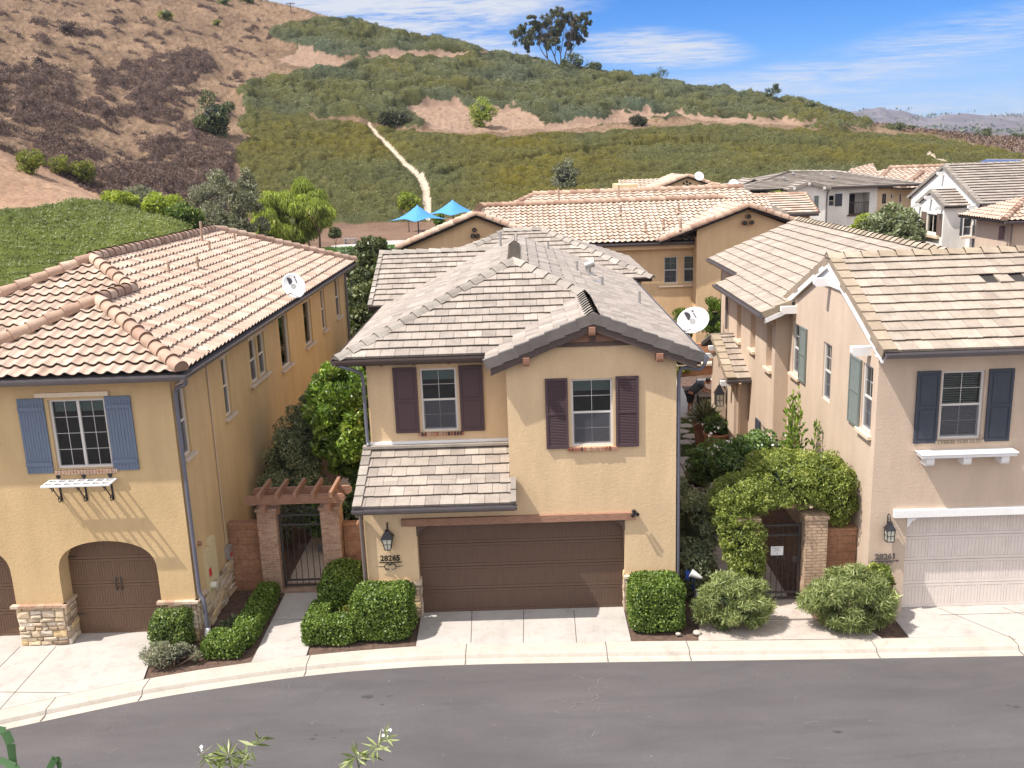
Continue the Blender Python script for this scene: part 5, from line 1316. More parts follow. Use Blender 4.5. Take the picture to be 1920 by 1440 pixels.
for x,sg in ((8.42,1),):
    s=MB(); prof2=[(0,0),(.22,0),(.20,-.07),(.12,-.10),(.07,-.16),(.04,-.24),(0,-.24)]
    A=[fF.P(x+sg*a,.02,2.33+b) for a,b in prof2];B=[fF.P(x+sg*a,-.12,2.33+b) for a,b in prof2];m=len(A)
    s.mesh(A+B,[tuple(range(m)),tuple(range(2*m-1,m-1,-1))]+[(i,m+i,m+(i+1)%m,(i+1)%m) for i in range(m)]); s.build('lintel_bracket',M['white'],H)
spout(H,[(6.82,29.50,3.20),(6.86,29.75,3.05),(6.86,29.82,2.9),(6.86,29.82,.0)],'pipe_tan',.05)
spout(H,[(re-.05,33.0,5.85),(7.1,33.1,5.7),(7.12,33.05,5.5),(7.12,33.05,4.3)],'gutter',.05)
q=PY(1668,1003,19.83); lantern(fF,q.x,q.z,'black square-cage wall lantern beside the pale garage door of the rose beige house',style='box')
M['pewter']=plain('weathered_iron',(.09,.075,.075),.6,.2,9)
t=empty('house_number',(7.95,19.97,1.36),'weathered grey iron house number plaque half hidden above the shrub','house number')
q=PY(1660,1047,19.97); text_obj('28261',.19,(q.x,19.965,q.z+.04),(1,0,0),(0,0,1),M['pewter'],'digits',t,.008,bold=.005)
m=MB(); m.box(q.x-.30,q.x+.30,19.955,19.975,q.z-.075,q.z-.05)
for sg in(-1,1): m.tube([(q.x+sg*(.1+.06*math.cos(a)),19.965,q.z-.12+.04*math.sin(a)) for a in [i*.5 for i in range(12)]],.009,6)
m.build('scroll',M['pewter'],t)
q=PX(1357,748,6.64); lantern(Fr('L',6.74),q.y,q.z,'black wall lantern beside the arched side door of the rose beige house',s=1.5,style='box')
# ================================================================ terrain and sky line
def hsh(ix,iy,s=0):
    n=(ix.astype(np.int64)*374761393+iy.astype(np.int64)*668265263+s*1442695041)&0x7fffffff
    n=((n^(n>>13))*1274126177)&0x7fffffff
    return ((n^(n>>16))&0xffff)/65535.
def vnoise(x,y,s=0):
    ix=np.floor(x);iy=np.floor(y);fx=x-ix;fy=y-iy; fx=fx*fx*(3-2*fx);fy=fy*fy*(3-2*fy)
    a=hsh(ix,iy,s);b=hsh(ix+1,iy,s);c=hsh(ix,iy+1,s);d=hsh(ix+1,iy+1,s)
    return (a+(b-a)*fx)*(1-fy)+(c+(d-c)*fx)*fy
def fbm(x,y,o=4,s=0): 
    r=0;a=.5;t=0
    for i in range(o): r=r+a*vnoise(x,y,s+i*7); t+=a; x=x*2.03+5.1;y=y*2.03+1.7;a*=.5
    return r/t
def worley(x,y,s=0):
    ix=np.floor(x);iy=np.floor(y);best=np.full(x.shape,9.);idv=np.zeros(x.shape)
    for dx in(-1,0,1):
        for dy in(-1,0,1):
            cx=ix+dx;cy=iy+dy; px=cx+hsh(cx,cy,s);py=cy+hsh(cx,cy,s+3); d=(x-px)**2+(y-py)**2
            m=d<best; best=np.where(m,d,best); idv=np.where(m,hsh(cx,cy,s+9),idv)
    return np.sqrt(best),idv
def inpoly(X,Y,poly):
    r=np.zeros(X.shape,bool); n=len(poly); j=n-1
    for i in range(n):
        xi,yi=poly[i];xj,yj=poly[j]
        if yi!=yj: r^=((yi>Y)!=(yj>Y))&(X<(xj-xi)*(Y-yi)/(yj-yi)+xi)
        j=i
    return r
def dline(X,Y,pts):
    d=np.full(X.shape,1e9)
    for (x0,y0),(x1,y1) in zip(pts[:-1],pts[1:]):
        t=np.clip(((X-x0)*(x1-x0)+(Y-y0)*(y1-y0))/((x1-x0)**2+(y1-y0)**2),0,1); d=np.minimum(d,np.hypot(X-x0-t*(x1-x0),Y-y0-t*(y1-y0)))
    return d
def zy(px,Y,z):
    # picture height of level z at distance Y, for the survey of the slope profiles
    lo,hi=-3000.,3000.
    for _ in range(50):
        m=(lo+hi)/2
        if PY(px,m,Y).z>z: lo=m
        else: hi=m
    return lo
# surveyed slope profiles: (distance, height of view) from the flat to behind the ridge
FL=lambda Y,z: (Y,None,z)
PR={-120:[FL(47,0),FL(52,1),(75,392),(98,250),(120,255),(165,150),(230,-40),(320,-260),(430,-260)],
0:[FL(47,0),FL(52,.6),(76,398),(98,292),(122,298),(165,200),(230,40),(320,-170),(430,-170)],
120:[FL(47,0),FL(52,.4),(76,386),(98,345),(125,352),(168,232),(230,80),(320,-120),(430,-120)],
250:[FL(47,0),FL(52,.2),(70,404),(92,404),(128,402),(172,275),(232,120),(320,-75),(430,-70)],
370:[FL(47,0),FL(54,.1),(66,440),(88,452),(132,428),(175,300),(235,150),(320,-38),(430,-20)],
450:[FL(47,0),FL(60,0),FL(75,0),FL(95,0),FL(134,.5),(178,312),(240,165),(320,-8),(430,10)],
560:[FL(47,0),FL(60,0),FL(80,0),FL(105,0),FL(142,.6),(182,312),(245,170),(320,16),(430,30)],
640:[FL(47,0),FL(60,0),FL(80,0),FL(105,0),FL(145,.6),(184,315),(245,176),(320,40),(430,60)],
700:[FL(47,0),FL(60,0),FL(80,0),FL(105,0),FL(146,.6),(185,316),(245,184),(318,60),(430,80)],
900:[FL(47,0),FL(60,0),FL(80,0),FL(108,0),FL(146,.6),(187,318),(245,204),(312,102),(430,120)],
1060:[FL(47,0),FL(60,0),FL(80,0),FL(108,0),FL(146,.6),(189,318),(245,216),(310,139),(430,150)],
1250:[FL(47,0),FL(60,0),FL(80,0),FL(108,0),FL(146,.4),(190,312),(245,230),(305,166),(430,180)],
1500:[FL(47,0),FL(60,0),FL(80,0),FL(110,0),FL(150,.2),(192,304),(248,242),(300,204),(430,222)],
1610:[FL(47,0),FL(60,0),FL(80,0),FL(110,0),FL(150,.0),(196,302),(249,252),(300,234),(430,245)],
1720:[FL(47,0),FL(60,0),FL(80,0),FL(110,0),FL(150,0),(198,302),(250,266),(300,250),(430,258)],
1880:[FL(47,0),FL(60,0),FL(80,0),FL(110,0),FL(150,-.5),(202,308),(250,286),(310,266),(430,266)],
2080:[FL(47,0),FL(60,0),FL(80,0),FL(110,0),FL(150,-1),(205,312),(250,290),(310,268),(430,268)]}
cols=sorted(PR)
NP_=860
pxs=np.linspace(-120,2080,NP_)
TY=np.array([[q[0] for q in PR[c]] for c in cols],float); Tv=np.array([[(q[1] if q[1] is not None else zy(c,q[0],q[2])) for q in PR[c]] for c in cols],float)
def sm_interp(x,xp,fp):
    # cubic hermite with finite difference tangents
    xp=np.asarray(xp,float);fp=np.asarray(fp,float); m=np.gradient(fp,xp)
    k=np.clip(np.searchsorted(xp,x)-1,0,len(xp)-2); h=xp[k+1]-xp[k]; t=(x-xp[k])/h
    return (2*t**3-3*t**2+1)*fp[k]+(t**3-2*t**2+t)*h*m[k]+(-2*t**3+3*t**2)*fp[k+1]+(t**3-t**2)*h*m[k+1]
CYs=np.stack([sm_interp(pxs,cols,TY[:,r]) for r in range(TY.shape[1])]); CVs=np.stack([np.interp(pxs,cols,Tv[:,r]) for r in range(9)])
k=np.ones(25)/25
CVs=np.stack([np.convolve(np.pad(r,12,mode='edge'),k,'valid') for r in CVs])
seg=[4,30,60,60,90,120,130,14]; ts=np.concatenate([np.linspace(i,i+1,n,endpoint=False) for i,n in enumerate(seg)]+[[8.]])
GYv=np.stack([np.interp(ts,np.arange(9),CYs[:,i]) for i in range(NP_)],1); GV=np.stack([np.interp(ts,np.arange(9),CVs[:,i]) for i in range(NP_)],1)
# soften the profile corners along the slope
kk=np.ones(13)/13
def softt(A): 
    B=np.apply_along_axis(lambda c:np.convolve(np.pad(c,6,mode='edge'),kk,'valid'),0,A); B[:6]=A[:6]; B[-6:]=A[-6:]; return B
GYs,GVs=softt(GYv),softt(GV)
PXg=np.broadcast_to(pxs,GYs.shape)
r=np.array(_r);u_=np.array(_u);f_=np.array(_f)
D=f_+((PXg-960)/CF)[...,None]*r+((720-GVs)/CF)[...,None]*u_
Pw=np.array([0,0,CH])+D*(GYs/D[...,1])[...,None]
X_,Y_,Z_=Pw[...,0],Pw[...,1],Pw[...,2]
jx=(fbm(X_*.16,Y_*.10,3,4)-.5)*34+(fbm(X_*.7,Y_*.5,2,9)-.5)*12; jy=(fbm(X_*.16,Y_*.10,3,14)-.5)*16+(fbm(X_*.7,Y_*.5,2,19)-.5)*6
QX=PXg+jx; QY=GVs+jy
cov=np.zeros(X_.shape,int) # 0 dry grass
def setc(poly,v,jit=1): cov[inpoly(PXg+jx*jit,GVs+jy*jit,poly)]=v
BR=[(-150,165),(0,150),(60,135),(130,150),(150,205),(190,195),(170,120),(215,80),(235,120),(300,110),(385,95),(420,150),(400,185),(345,190),(335,240),(400,230),(450,300),(455,350),(445,470),(250,420),(100,352),(0,300),(-150,240)]
ptc=fbm(X_*.085,Y_*.06,4,51)
bm=inpoly(PXg+jx,GVs+jy,BR); cov[bm&(ptc>.40)]=2; cov[(~bm)&(ptc>.64)&(PXg<430)&(GVs>40)]=2; pt2=fbm(X_*.33,Y_*.28,3,57); cov[(pt2>.69)&(PXg<520)&(cov==0)]=2; cov[(pt2<.33)&(cov==2)]=0
setc([(460,160),(560,148),(640,125),(900,108),(1060,130),(1250,150),(1500,190),(1600,225),(1640,250),(1560,256),(1450,234),(1200,224),(1090,242),(880,222),(780,252),(700,236),(600,234),(470,217),(452,190)],1)
setc([(500,70),(560,48),(700,45),(860,70),(960,100),(870,112),(700,117),(620,112),(560,98)],1)
setc([(560,95),(645,118),(660,128),(620,140),(530,120)],3); setc([(690,108),(860,104),(880,110),(860,118),(700,120)],3,.5)
setc([(750,215),(800,203),(860,200),(880,212),(960,210),(1000,226),(1020,238),(900,250),(820,248),(790,232)],3,1); setc([(1020,236),(1120,228),(1170,216),(1230,214),(1290,221),(1440,232),(1600,247),(1600,251),(1420,237),(1240,223),(1170,228),(1100,240),(1020,244)],3,.7)
setc([(1600,236),(1700,232),(2100,240),(2100,330),(1990,320),(1890,296),(1760,262)],5)
setc([(462,212),(600,236),(700,240),(800,257),(880,262),(1080,250),(1300,240),(1560,254),(1750,266),(1885,296),(2100,330),(2100,420),(1200,440),(446,470),(468,420),(432,385),(466,345),(436,305),(470,268),(448,240)],4,.9)
cov[(ts[:,None]<5.0)&(cov!=4)&(PXg>440)]=7
cov[(ts[:,None]<4.05)&(PXg>430)]=7
setc([(-150,250),(0,288),(120,340),(235,398),(150,388),(0,400),(-150,410)],6,.4)
setc([(-150,396),(0,396),(110,384),(200,380),(290,404),(385,440),(380,520),(300,640),(-150,760)],8,.2)
cov[(PXg<430)&(ts[:,None]<=1.7)]=8
ditch=np.minimum(dline(PXg,GVs,[(693,240),(745,295),(790,335)])/2.6,dline(PXg,GVs,[(790,335),(799,360),(803,412)])/7.)
ditch=np.minimum(ditch,dline(PXg,GVs,[(1742,296),(1772,312)])/3.)
groove=np.minimum(dline(PXg,GVs,[(800,336),(860,322),(1000,302),(1130,282),(1250,268),(1330,266)]),dline(PXg,GVs,[(1290,272),(1400,274),(1560,284),(1640,292),(1760,302)]))
groove=np.minimum(groove,dline(PXg,GVs,[(700,250),(745,303),(788,342)])*1.6)
dome0=None
disp=np.zeros(X_.shape); tone=np.zeros(X_.shape)  # tone: random variation, darker between domes as painted gap shade
big=fbm(X_*.03,Y_*.03,3,2)-.5; mid=fbm(X_*.25,Y_*.25,4,6); fin=fbm(X_*1.3,Y_*1.3,3,8)
wx_=X_+2.2*(fbm(X_*.3,Y_*.3,2,61)-.5)*2; wy_=Y_+2.2*(fbm(X_*.3,Y_*.3,2,67)-.5)*2
w1,id1=worley(wx_/6.2,wy_/5.0,1); w1=w1+.35*(fin-.5)+.2*(mid-.5); w2,id2=worley(wx_/2.0,wy_/2.3,5); w3,id3=worley(X_/.9,Y_/1.0,11)
dome=lambda w:np.sqrt(np.clip(1-w*w*1.65,0,1))
def put(c,dd,tt): 
    m=cov==c; disp[m]=dd[m]; tone[m]=tt[m]
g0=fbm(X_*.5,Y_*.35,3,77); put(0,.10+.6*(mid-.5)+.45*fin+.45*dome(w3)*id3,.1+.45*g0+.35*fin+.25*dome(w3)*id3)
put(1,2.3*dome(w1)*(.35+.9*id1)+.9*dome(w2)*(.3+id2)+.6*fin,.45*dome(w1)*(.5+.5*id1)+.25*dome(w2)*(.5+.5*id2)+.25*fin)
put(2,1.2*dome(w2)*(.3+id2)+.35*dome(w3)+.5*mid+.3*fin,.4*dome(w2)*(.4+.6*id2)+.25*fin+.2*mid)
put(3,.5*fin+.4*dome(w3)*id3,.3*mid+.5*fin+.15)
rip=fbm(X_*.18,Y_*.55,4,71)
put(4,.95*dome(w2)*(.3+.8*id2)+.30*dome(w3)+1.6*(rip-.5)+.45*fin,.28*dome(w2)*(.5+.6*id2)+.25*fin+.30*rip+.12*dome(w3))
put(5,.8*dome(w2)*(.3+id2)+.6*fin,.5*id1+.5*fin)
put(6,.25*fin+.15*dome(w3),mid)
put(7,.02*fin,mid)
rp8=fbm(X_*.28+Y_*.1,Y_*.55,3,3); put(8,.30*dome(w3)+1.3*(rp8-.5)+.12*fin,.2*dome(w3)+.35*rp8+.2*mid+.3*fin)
disp[(cov==4)&(groove<3.2)]-=1.4
dm=ditch<1; disp[dm]=.05; cov[dm]=9
def blur(A,n):
    k=np.ones(n)/n
    for ax in (0,1): A=np.apply_along_axis(lambda c:np.convolve(np.pad(c,n//2,mode='edge'),k,'valid'),ax,A)
    return A
soft=blur(disp,7); edge=blur((np.abs(np.gradient(cov.astype(float),axis=0))+np.abs(np.gradient(cov.astype(float),axis=1))>0).astype(float),7)
kx_=np.clip(edge*4,0,1); disp=disp*(1-kx_)+soft*kx_
fade=np.clip((ts-.6)/.5,0,1)[:,None]; disp*=fade
Z2=Z_+disp+np.where(PXg>430,np.clip((ts[:,None]-4.3),0,1),1)*big*2.0*np.clip((ts[:,None]-1.5)/3,0,1)*(1-np.clip(ts[:,None]-6,0,1)*.8)
Z2[:3]-=.25
V=np.stack([X_,Y_,Z2],-1)
nt_,nc=V.shape[:2]
i=np.arange(nt_-1)[:,None]*nc+np.arange(nc-1)[None]; F=np.stack([i,i+1,i+nc+1,i+nc],-1).reshape(-1,4)
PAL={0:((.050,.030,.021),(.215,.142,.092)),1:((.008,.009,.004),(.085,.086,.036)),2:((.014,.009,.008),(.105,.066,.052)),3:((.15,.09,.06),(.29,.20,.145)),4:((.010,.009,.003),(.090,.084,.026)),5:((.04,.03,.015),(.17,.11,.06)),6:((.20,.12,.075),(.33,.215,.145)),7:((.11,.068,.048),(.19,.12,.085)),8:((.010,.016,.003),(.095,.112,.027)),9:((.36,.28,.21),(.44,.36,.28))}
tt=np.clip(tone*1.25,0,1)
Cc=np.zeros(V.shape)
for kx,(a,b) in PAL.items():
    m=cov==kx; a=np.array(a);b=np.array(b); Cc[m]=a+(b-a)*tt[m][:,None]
# local mixtures: ochre and blue-green drifts in the planting
dr=fbm(X_*.06,Y_*.05,3,31); m=(cov==4)|(cov==1)
Cc[m]*=np.stack([1+.55*(dr-.5),1+.15*(dr-.5),1-1.2*(dr-.5)],-1)[m]
dr2=fbm(X_*.12,Y_*.12,3,41); m=(cov==0); Cc[m]*=(1+.6*(dr2-.5))[m][:,None]
def colmesh(name,V,F,C,mat,smooth=True,kind='structure'):
    o=npmesh(name,V.reshape(-1,3),F,mat,None,None,smooth); me=o.data
    ca=me.color_attributes.new('tint','FLOAT_COLOR','POINT'); ca.data.foreach_set('color',np.concatenate([np.clip(C.reshape(-1,3),0,1),np.ones((C.reshape(-1,3).shape[0],1))],1).astype(np.float32).ravel())
    return tag(o,kind=kind)
def terrmat(name,sc=3.,bd=.12):
    m,n,l,b=newmat(name); b.inputs['Roughness'].default_value=1; b.inputs['Specular IOR Level'].default_value=.05
    at=n.new('ShaderNodeAttribute'); at.attribute_name='tint'
    f=noise(n,l,sc,6,.75)
    l.new(mixc(n,l,.85,at.outputs['Color'],ramp(n,l,f,[(.3,(.62,.62,.62)),(.5,(1,1,1)),(.72,(1.35,1.35,1.35))]),'MULTIPLY'),b.inputs['Base Color']); bump(n,l,b,f,.8,bd); return m
M['terr']=terrmat('hillside')
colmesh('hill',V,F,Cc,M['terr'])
def gp(px,py,dz=0):
    """point of the hillside seen in a given direction"""
    j=int(np.clip(round((px+120)/2200*(NP_-1)),0,NP_-1)); i=int(np.argmin(np.abs(GVs[:-14,j]-py)+ (ts[:-14]<1)*50)); p=V[i,j]; return Vector((float(p[0]),float(p[1]),float(p[2])+dz-disp[i,j]*.5))
# ---- plant cover scattered over the slopes
jac=np.abs(np.gradient(X_,axis=1)*np.gradient(Y_,axis=0))
nrm_=np.cross(np.gradient(V,axis=1),np.gradient(V,axis=0)); nrm_/=np.linalg.norm(nrm_,axis=2)[...,None]+1e-9; nrm_*=np.sign(nrm_[...,2])[...,None]
def scatter(sel,n,up=.2):
    w=(jac*sel*np.clip(tt*2.2-.25,.03,1)).ravel(); w/=w.sum(); ix=rng.choice(len(w),n,p=w); P=V.reshape(-1,3)[ix]+rng.normal(0,.2,(n,3))*np.array([1,1,.25]); P[:,2]+=rng.random(n)*up
    return P,nrm_.reshape(-1,3)[ix],ix
vis=(ts[:,None]>1)&(ts[:,None]<7.3)
def cover(name,c,n,size,mat,label,cat,up,aspect,upk,h,nk=.8):
    P,Nn,ix=scatter((cov==c)&vis,n,h); tv=np.clip(.05+tt.ravel()[ix]*1.0+rng.normal(0,.10,n),0,1)  # leaf colour follows tone, so painted gap shade carries over
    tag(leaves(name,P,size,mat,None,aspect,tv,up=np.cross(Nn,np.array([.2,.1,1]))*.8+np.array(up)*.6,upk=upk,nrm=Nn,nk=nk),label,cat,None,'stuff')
M['lf_scrub']=leafmat('leaf_scrub',[(0,(.010,.012,.005)),(.5,(.058,.060,.028)),(1,(.165,.165,.085))],.15,.6)
M['lf_carpet']=leafmat('leaf_carpet',[(0,(.010,.009,.003)),(.5,(.070,.066,.022)),(1,(.18,.17,.064))],.2,.6)
M['lf_brush']=leafmat('leaf_brush',[(0,(.035,.021,.017)),(.5,(.105,.066,.053)),(1,(.20,.135,.11))],.1,.8)
M['lf_dry']=leafmat('leaf_drygrass',[(0,(.09,.055,.038)),(.5,(.20,.132,.084)),(1,(.42,.32,.22))],.15,.8)
M['lf_mound']=leafmat('leaf_mound',[(0,(.012,.02,.004)),(.5,(.070,.09,.020)),(1,(.19,.21,.065))],.25,.5)
cover('hill_scrub',1,110000,.34,M['lf_scrub'],'lumpy grey-green scrub covering the upper slope and ridge','scrub',(0,0,.5),.6,.3,.25)
cover('slope_carpet',4,120000,.28,M['lf_carpet'],'even olive groundcover planted over the lower slope either side of the ditch','groundcover',(0,0,.6),.5,.3,.15)
cover('dry_brush',2,90000,.50,M['lf_brush'],'dark purplish-brown dry brush in patches on the left slope','brush',(0,0,.8),.22,.6,.5,.4)
cover('dry_grass',0,90000,.45,M['lf_dry'],'pale dry grass and stalks on the bare upper left slope','grass',(0,0,1),.14,.6,.3,.3)
cover('far_brush',5,14000,.8,M['lf_brush'],'mixed reddish and green brush on the low crest at the right','brush',(0,0,.8),.4,.5,.8)
cover('mound_cover',8,60000,.17,M['lf_mound'],'bright green low groundcover on the near mound behind the ochre house','groundcover',(0,0,.6),.5,.4,.12)
# ---- flat ground far around, and the distant range
mb=MB(); mb.face([(-4200,-80,-6),(4200,-80,-6),(4200,4700,-14),(-4200,4700,-14)]); tag(mb.build('plain',[plain('far_plain',(.20,.15,.10),1,.3,.01)]),kind='structure')
mb=MB(); mb.face([(-300,-60,-.3),(300,-60,-.3),(300,70,-.3),(-300,70,-.3)]); mb.face([(16,13,-.05),(120,13,-.05),(120,72,-.05),(16,72,-.05)]); mb.face([(-120,20,-.05),(-18,20,-.05),(-18,62,-.05),(-120,62,-.05)]); tag(mb.build('neighbourhood_ground',[M['soil']]),kind='structure')
def ridge(name,cols,Yr,C0,C1,seed,rough,depth=900,n=360,m=46):
    xs_=np.linspace(cols[0][0],cols[-1][0],n); ys_=np.interp(xs_,[c[0] for c in cols],[c[1] for c in cols])
    top=np.array([list(PY(a,b,Yr)) for a,b in zip(xs_,ys_)]); Vv=np.zeros((m,n,3))
    for q in range(m):
        t=q/(m-12) if q<m-11 else 1+(q-(m-12))/12
        Yq=Yr-depth*(1-t) if t<=1 else Yr+depth*(t-1)*.8
        sc_=Yq/Yr; X=top[:,0]*sc_; prof_=np.sin(min(t,1)*math.pi/2)**1.2 if t<=1 else max(0,1-(t-1)*1.0)
        Zb=-14; Z=Zb+(top[:,2]-Zb)*prof_
        nz=(fbm(X/190+seed,np.full(n,Yq/190.),5,seed)-.5)
        rg_=1-2*np.abs(fbm(X/260+seed*2,np.full(n,Yq/420.),3,seed+5)-.5)
        Z=Z+(nz*rough*.6-(1-rg_)*rough*.9)*min(1,3*(1-min(1,t))+.10)*min(1,3*t); Vv[q]=np.stack([X,np.full(n,Yq),Z],1)
    i=np.arange(m-1)[:,None]*n+np.arange(n-1)[None]; Ff=np.stack([i,i+1,i+n+1,i+n],-1).reshape(-1,4)
    t=np.clip(fbm(Vv[...,0]/90,Vv[...,1]/90,4,seed+2)*1.6-.3,0,1)[...,None]; Cq=np.array(C0)*(1-t)+np.array(C1)*t
    colmesh(name,Vv,Ff,Cq,terrmat(name+'_soil',.02,4.)); return Vv
R1=ridge('distant_hills',[(1380,246),(1480,238),(1560,226),(1600,213),(1650,204),(1700,209),(1740,219),(1775,213),(1810,214),(1850,218),(1920,216),(2000,212),(2160,222)],3400,(.080,.064,.066),(.17,.14,.135),3,75,1300)
R2=ridge('distant_foothills',[(1380,262),(1560,246),(1640,236),(1700,246),(1760,240),(1830,244),(1900,240),(2000,238),(2160,242)],2300,(.065,.056,.05),(.15,.125,.11),7,45,800)
ix=rng.integers(0,R1.shape[0]*R1.shape[1],2600); P=[]; T=[]
for src,kk_ in ((R1,1500),(R2,1300)):
    fl=src[8:-6].reshape(-1,3); cl=fl[rng.integers(0,len(fl),kk_//6)]
    for c in cl:
        for _ in range(rng.integers(2,10)): P.append(c+rng.normal(0,1,3)*np.array([26,26,2])+np.array([0,0,4]))
P=np.array(P); P=np.repeat(P,3,axis=0)+rng.normal(0,2.0,(len(P)*3,3))
tag(leaves('distant_trees',P,5.5,M['lf_dark'],None,.8),'tiny dark trees scattered over the distant hills','trees',None,'stuff')
# ================================================================ houses behind
def farwin(H,fr,pa,pb,mat='vinyl',style='hung',grid=(1,1),blind='half'):
    """window between two picture corners on the wall fr"""
    f=(lambda q:PY(q[0],q[1],fr.c)) if fr.side=='F' else (lambda q:PX(q[0],q[1],fr.c))
    a=f(pa);b=f(pb); u=(lambda v:v.x) if fr.side=='F' else (lambda v:v.y)
    u0,u1=sorted((u(a),u(b))); z0,z1=sorted((a.z,b.z)); return (u0,u1,z0,z1)
# -- tan house straight behind: two front gables joined by a barrel tiled slope
H=empty('house',(4,54,0),'tan stucco house behind with twin front gables, clay vents and pale barrel tiles','house')
fE=Fr('F',51.8); fG=Fr('F',50.7)
w=[farwin(H,fE,(1245,482),(1270,531)),farwin(H,fE,(1282,480),(1307,529))]
mb=MB(); wall(mb,fE,.2,9.3,-.1,5.65,w,.10)
gaL=PY(893,402,50.7); gaR=PY(1400,388,50.7); lL=PY(752,466,50.7); lR=PY(985,441,50.7); rL=PY(1290,430,50.7); rR=PY(1488,414,50.7)
x1=PY(1306,500,50.7).x
wall(mb,fG,lL.x+.25,.35,-.1,5.4,[],top=[(lL.x+.25,5.4),(.35,5.4),(.35,gaL.z-.40*(.35-gaL.x)-.15),(gaL.x,gaL.z-.12),(lL.x+.25,lL.z+.0)])
wall(mb,fG,x1,17.5,-.1,5.2,[],top=[(x1,5.2),(17.2,5.2),(gaR.x,gaR.z-.12),(x1,gaR.z-.36*(gaR.x-x1)-.15)])
mb.face([(x1,50.7,-.1),(x1,51.8,-.1),(x1,51.8,6),(x1,50.7,6)]); mb.box(lL.x+.3,17,52.6,60,-.1,5.5)
mb.build('wall',M['st_far'],H)
kw=dict(kind='S',tw=.31,course=.38,sub=6)
mb=MB(); ry=56.0; rz_=7.68
roof_side(mb,'F',51.35,rz_-.41*(ry-51.35),[(gaL.x,51.35),(14.2,51.35),(14.2,ry),(gaL.x,ry)],.41,**kw)
roof_side(mb,'B',ry+4.6,rz_-.41*4.6,[(gaL.x,ry),(14,ry),(14,ry+4.6),(gaL.x,ry+4.6)],.41,**dict(kw,sub=3))
zl=gaL.z-.0; e=lL.x-.15
roof_side(mb,'L',e,zl-.39*(gaL.x-e),[(e,50.35),(gaL.x,50.35),(gaL.x,ry),(e,ry)],.39,**kw)
roof_side(mb,'R',gaL.x+5.5,zl-.41*5.5,[(gaL.x,50.35),(gaL.x+5.5,50.35),(gaL.x+5.5,51.4),(gaL.x,ry)],.41,**kw)
zr=gaR.z+.03; pr_=.36
roof_side(mb,'L',gaR.x-4.6,zr-pr_*4.6,[(gaR.x-4.6,50.3),(gaR.x,50.3),(gaR.x,ry),(gaR.x-4.6,51.9)],pr_,**kw)
roof_side(mb,'R',gaR.x+5.2,zr-pr_*5.2,[(gaR.x,50.3),(gaR.x+5.2,50.3),(gaR.x+5.2,60),(gaR.x,60)],pr_,**kw)
roof=mb.build('roof',[M['t_pale'],M['t_dark']],H)
cp=MB(); kc=dict(r=.17,L=.43)
caps(cp,(gaL.x,ry,rz_+.06),(gaR.x,ry,rz_+.06),**kc)
caps(cp,(e,50.33,zl-.39*(gaL.x-e)+.03),(gaL.x,50.33,zl+.03),**kc); caps(cp,(gaL.x+5.5,50.33,zl-.41*5.5+.03),(gaL.x,50.33,zl+.03),**kc)
caps(cp,(gaR.x-4.6,50.28,zr-pr_*4.6+.03),(gaR.x,50.28,zr+.03),**kc); caps(cp,(gaR.x+5.2,50.28,zr-pr_*5.2+.03),(gaR.x,50.28,zr+.03),**kc)
caps(cp,(gaL.x,50.3,zl+.05),(gaL.x,ry,rz_+.05),**kc)
cp.build('ridge_tiles',[M['t_terrac']],roof)
g=MB(); gutter(g,(3.0,51.33,5.72),(x1+.1,51.33,5.72),(0,-1,0),.09); g.build('gutter',M['gutter'],roof)
mb=MB(); mb.box(3,x1,51.45,51.8,5.35,5.62); mb.build('eave_band',M['st_far'],H)
for q in w: window(H,fE,q[0],q[1],q[2],q[3],'vinyl_w','hung',(2,2),.09,'half')
sill(H,fE,w[0][0]-.3,w[1][1]+.3,w[0][2]-.10,'cream_trim',.09,.12)
for pts in (((890,431),(887,442),(896,442)),((1401,406),(1394,418),(1407,417))):
    for px,py in pts:
        q=PY(px,py,50.7); m=MB(); m.cyl(q+Vector((0,.1,0)),q+Vector((0,-.42,.02)),.12,.12,12,0,.5,False); m.cyl(q+Vector((0,-.41,.02)),q+Vector((0,-.1,0)),.09,.09,12,1,.5,True); m.build('clay_vent_pipe',[M['t_terrac'],M['t_dark']],H)
for px,py,h in ((1048,383,.9),(1164,401,.4),(1272,398,.4),(1244,425,.3),(1210,432,.3),(1276,430,.4)):
    z=7.68
    for _ in range(20): q=PZ(px,py,z); z=7.68-.41*max(0,(ry-q.y))
    vent(H,PZ(px,py,z),h,.05,'t_terrac')
# -- long roof behind it
H=empty('house',(8,66,0),'long low tan roof just above the twin-gabled house, dark verge at its right end','house')
mb=MB(); yg=66.; zg=PY(1180,360,yg).z; xa=PY(1000,370,yg).x; xb=PY(1392,357,yg).x
roof_side(mb,'F',yg-5,zg-1.9,[(xa-5,yg-5),(xb+2,yg-5),(xb,yg),(xa,yg)],.38,kind='S',tw=.5,course=.45,sub=5)
roof_side(mb,'L',xa-5,zg-1.9,[(xa-5,yg-5),(xa,yg),(xa-5,yg+5)],.38,kind='S',tw=.5,course=.45,sub=4)
zc=PY(1500,363,65).z; ze=PY(1500,399,61).z; x0=PY(1476,399,61).x; x2=PY(1534,398,61).x; x3=PY(1398,365,65).x; x4=PY(1510,362,65).x
roof_side(mb,'F',61,ze,[(x0,61),(x2,61),(x4,65),(x3,65)],(zc-ze)/4,kind='flat',tw=.45,course=.5,th=.07)
roof=mb.build('roof',[M['t_pale'],M['t_dark']],H)
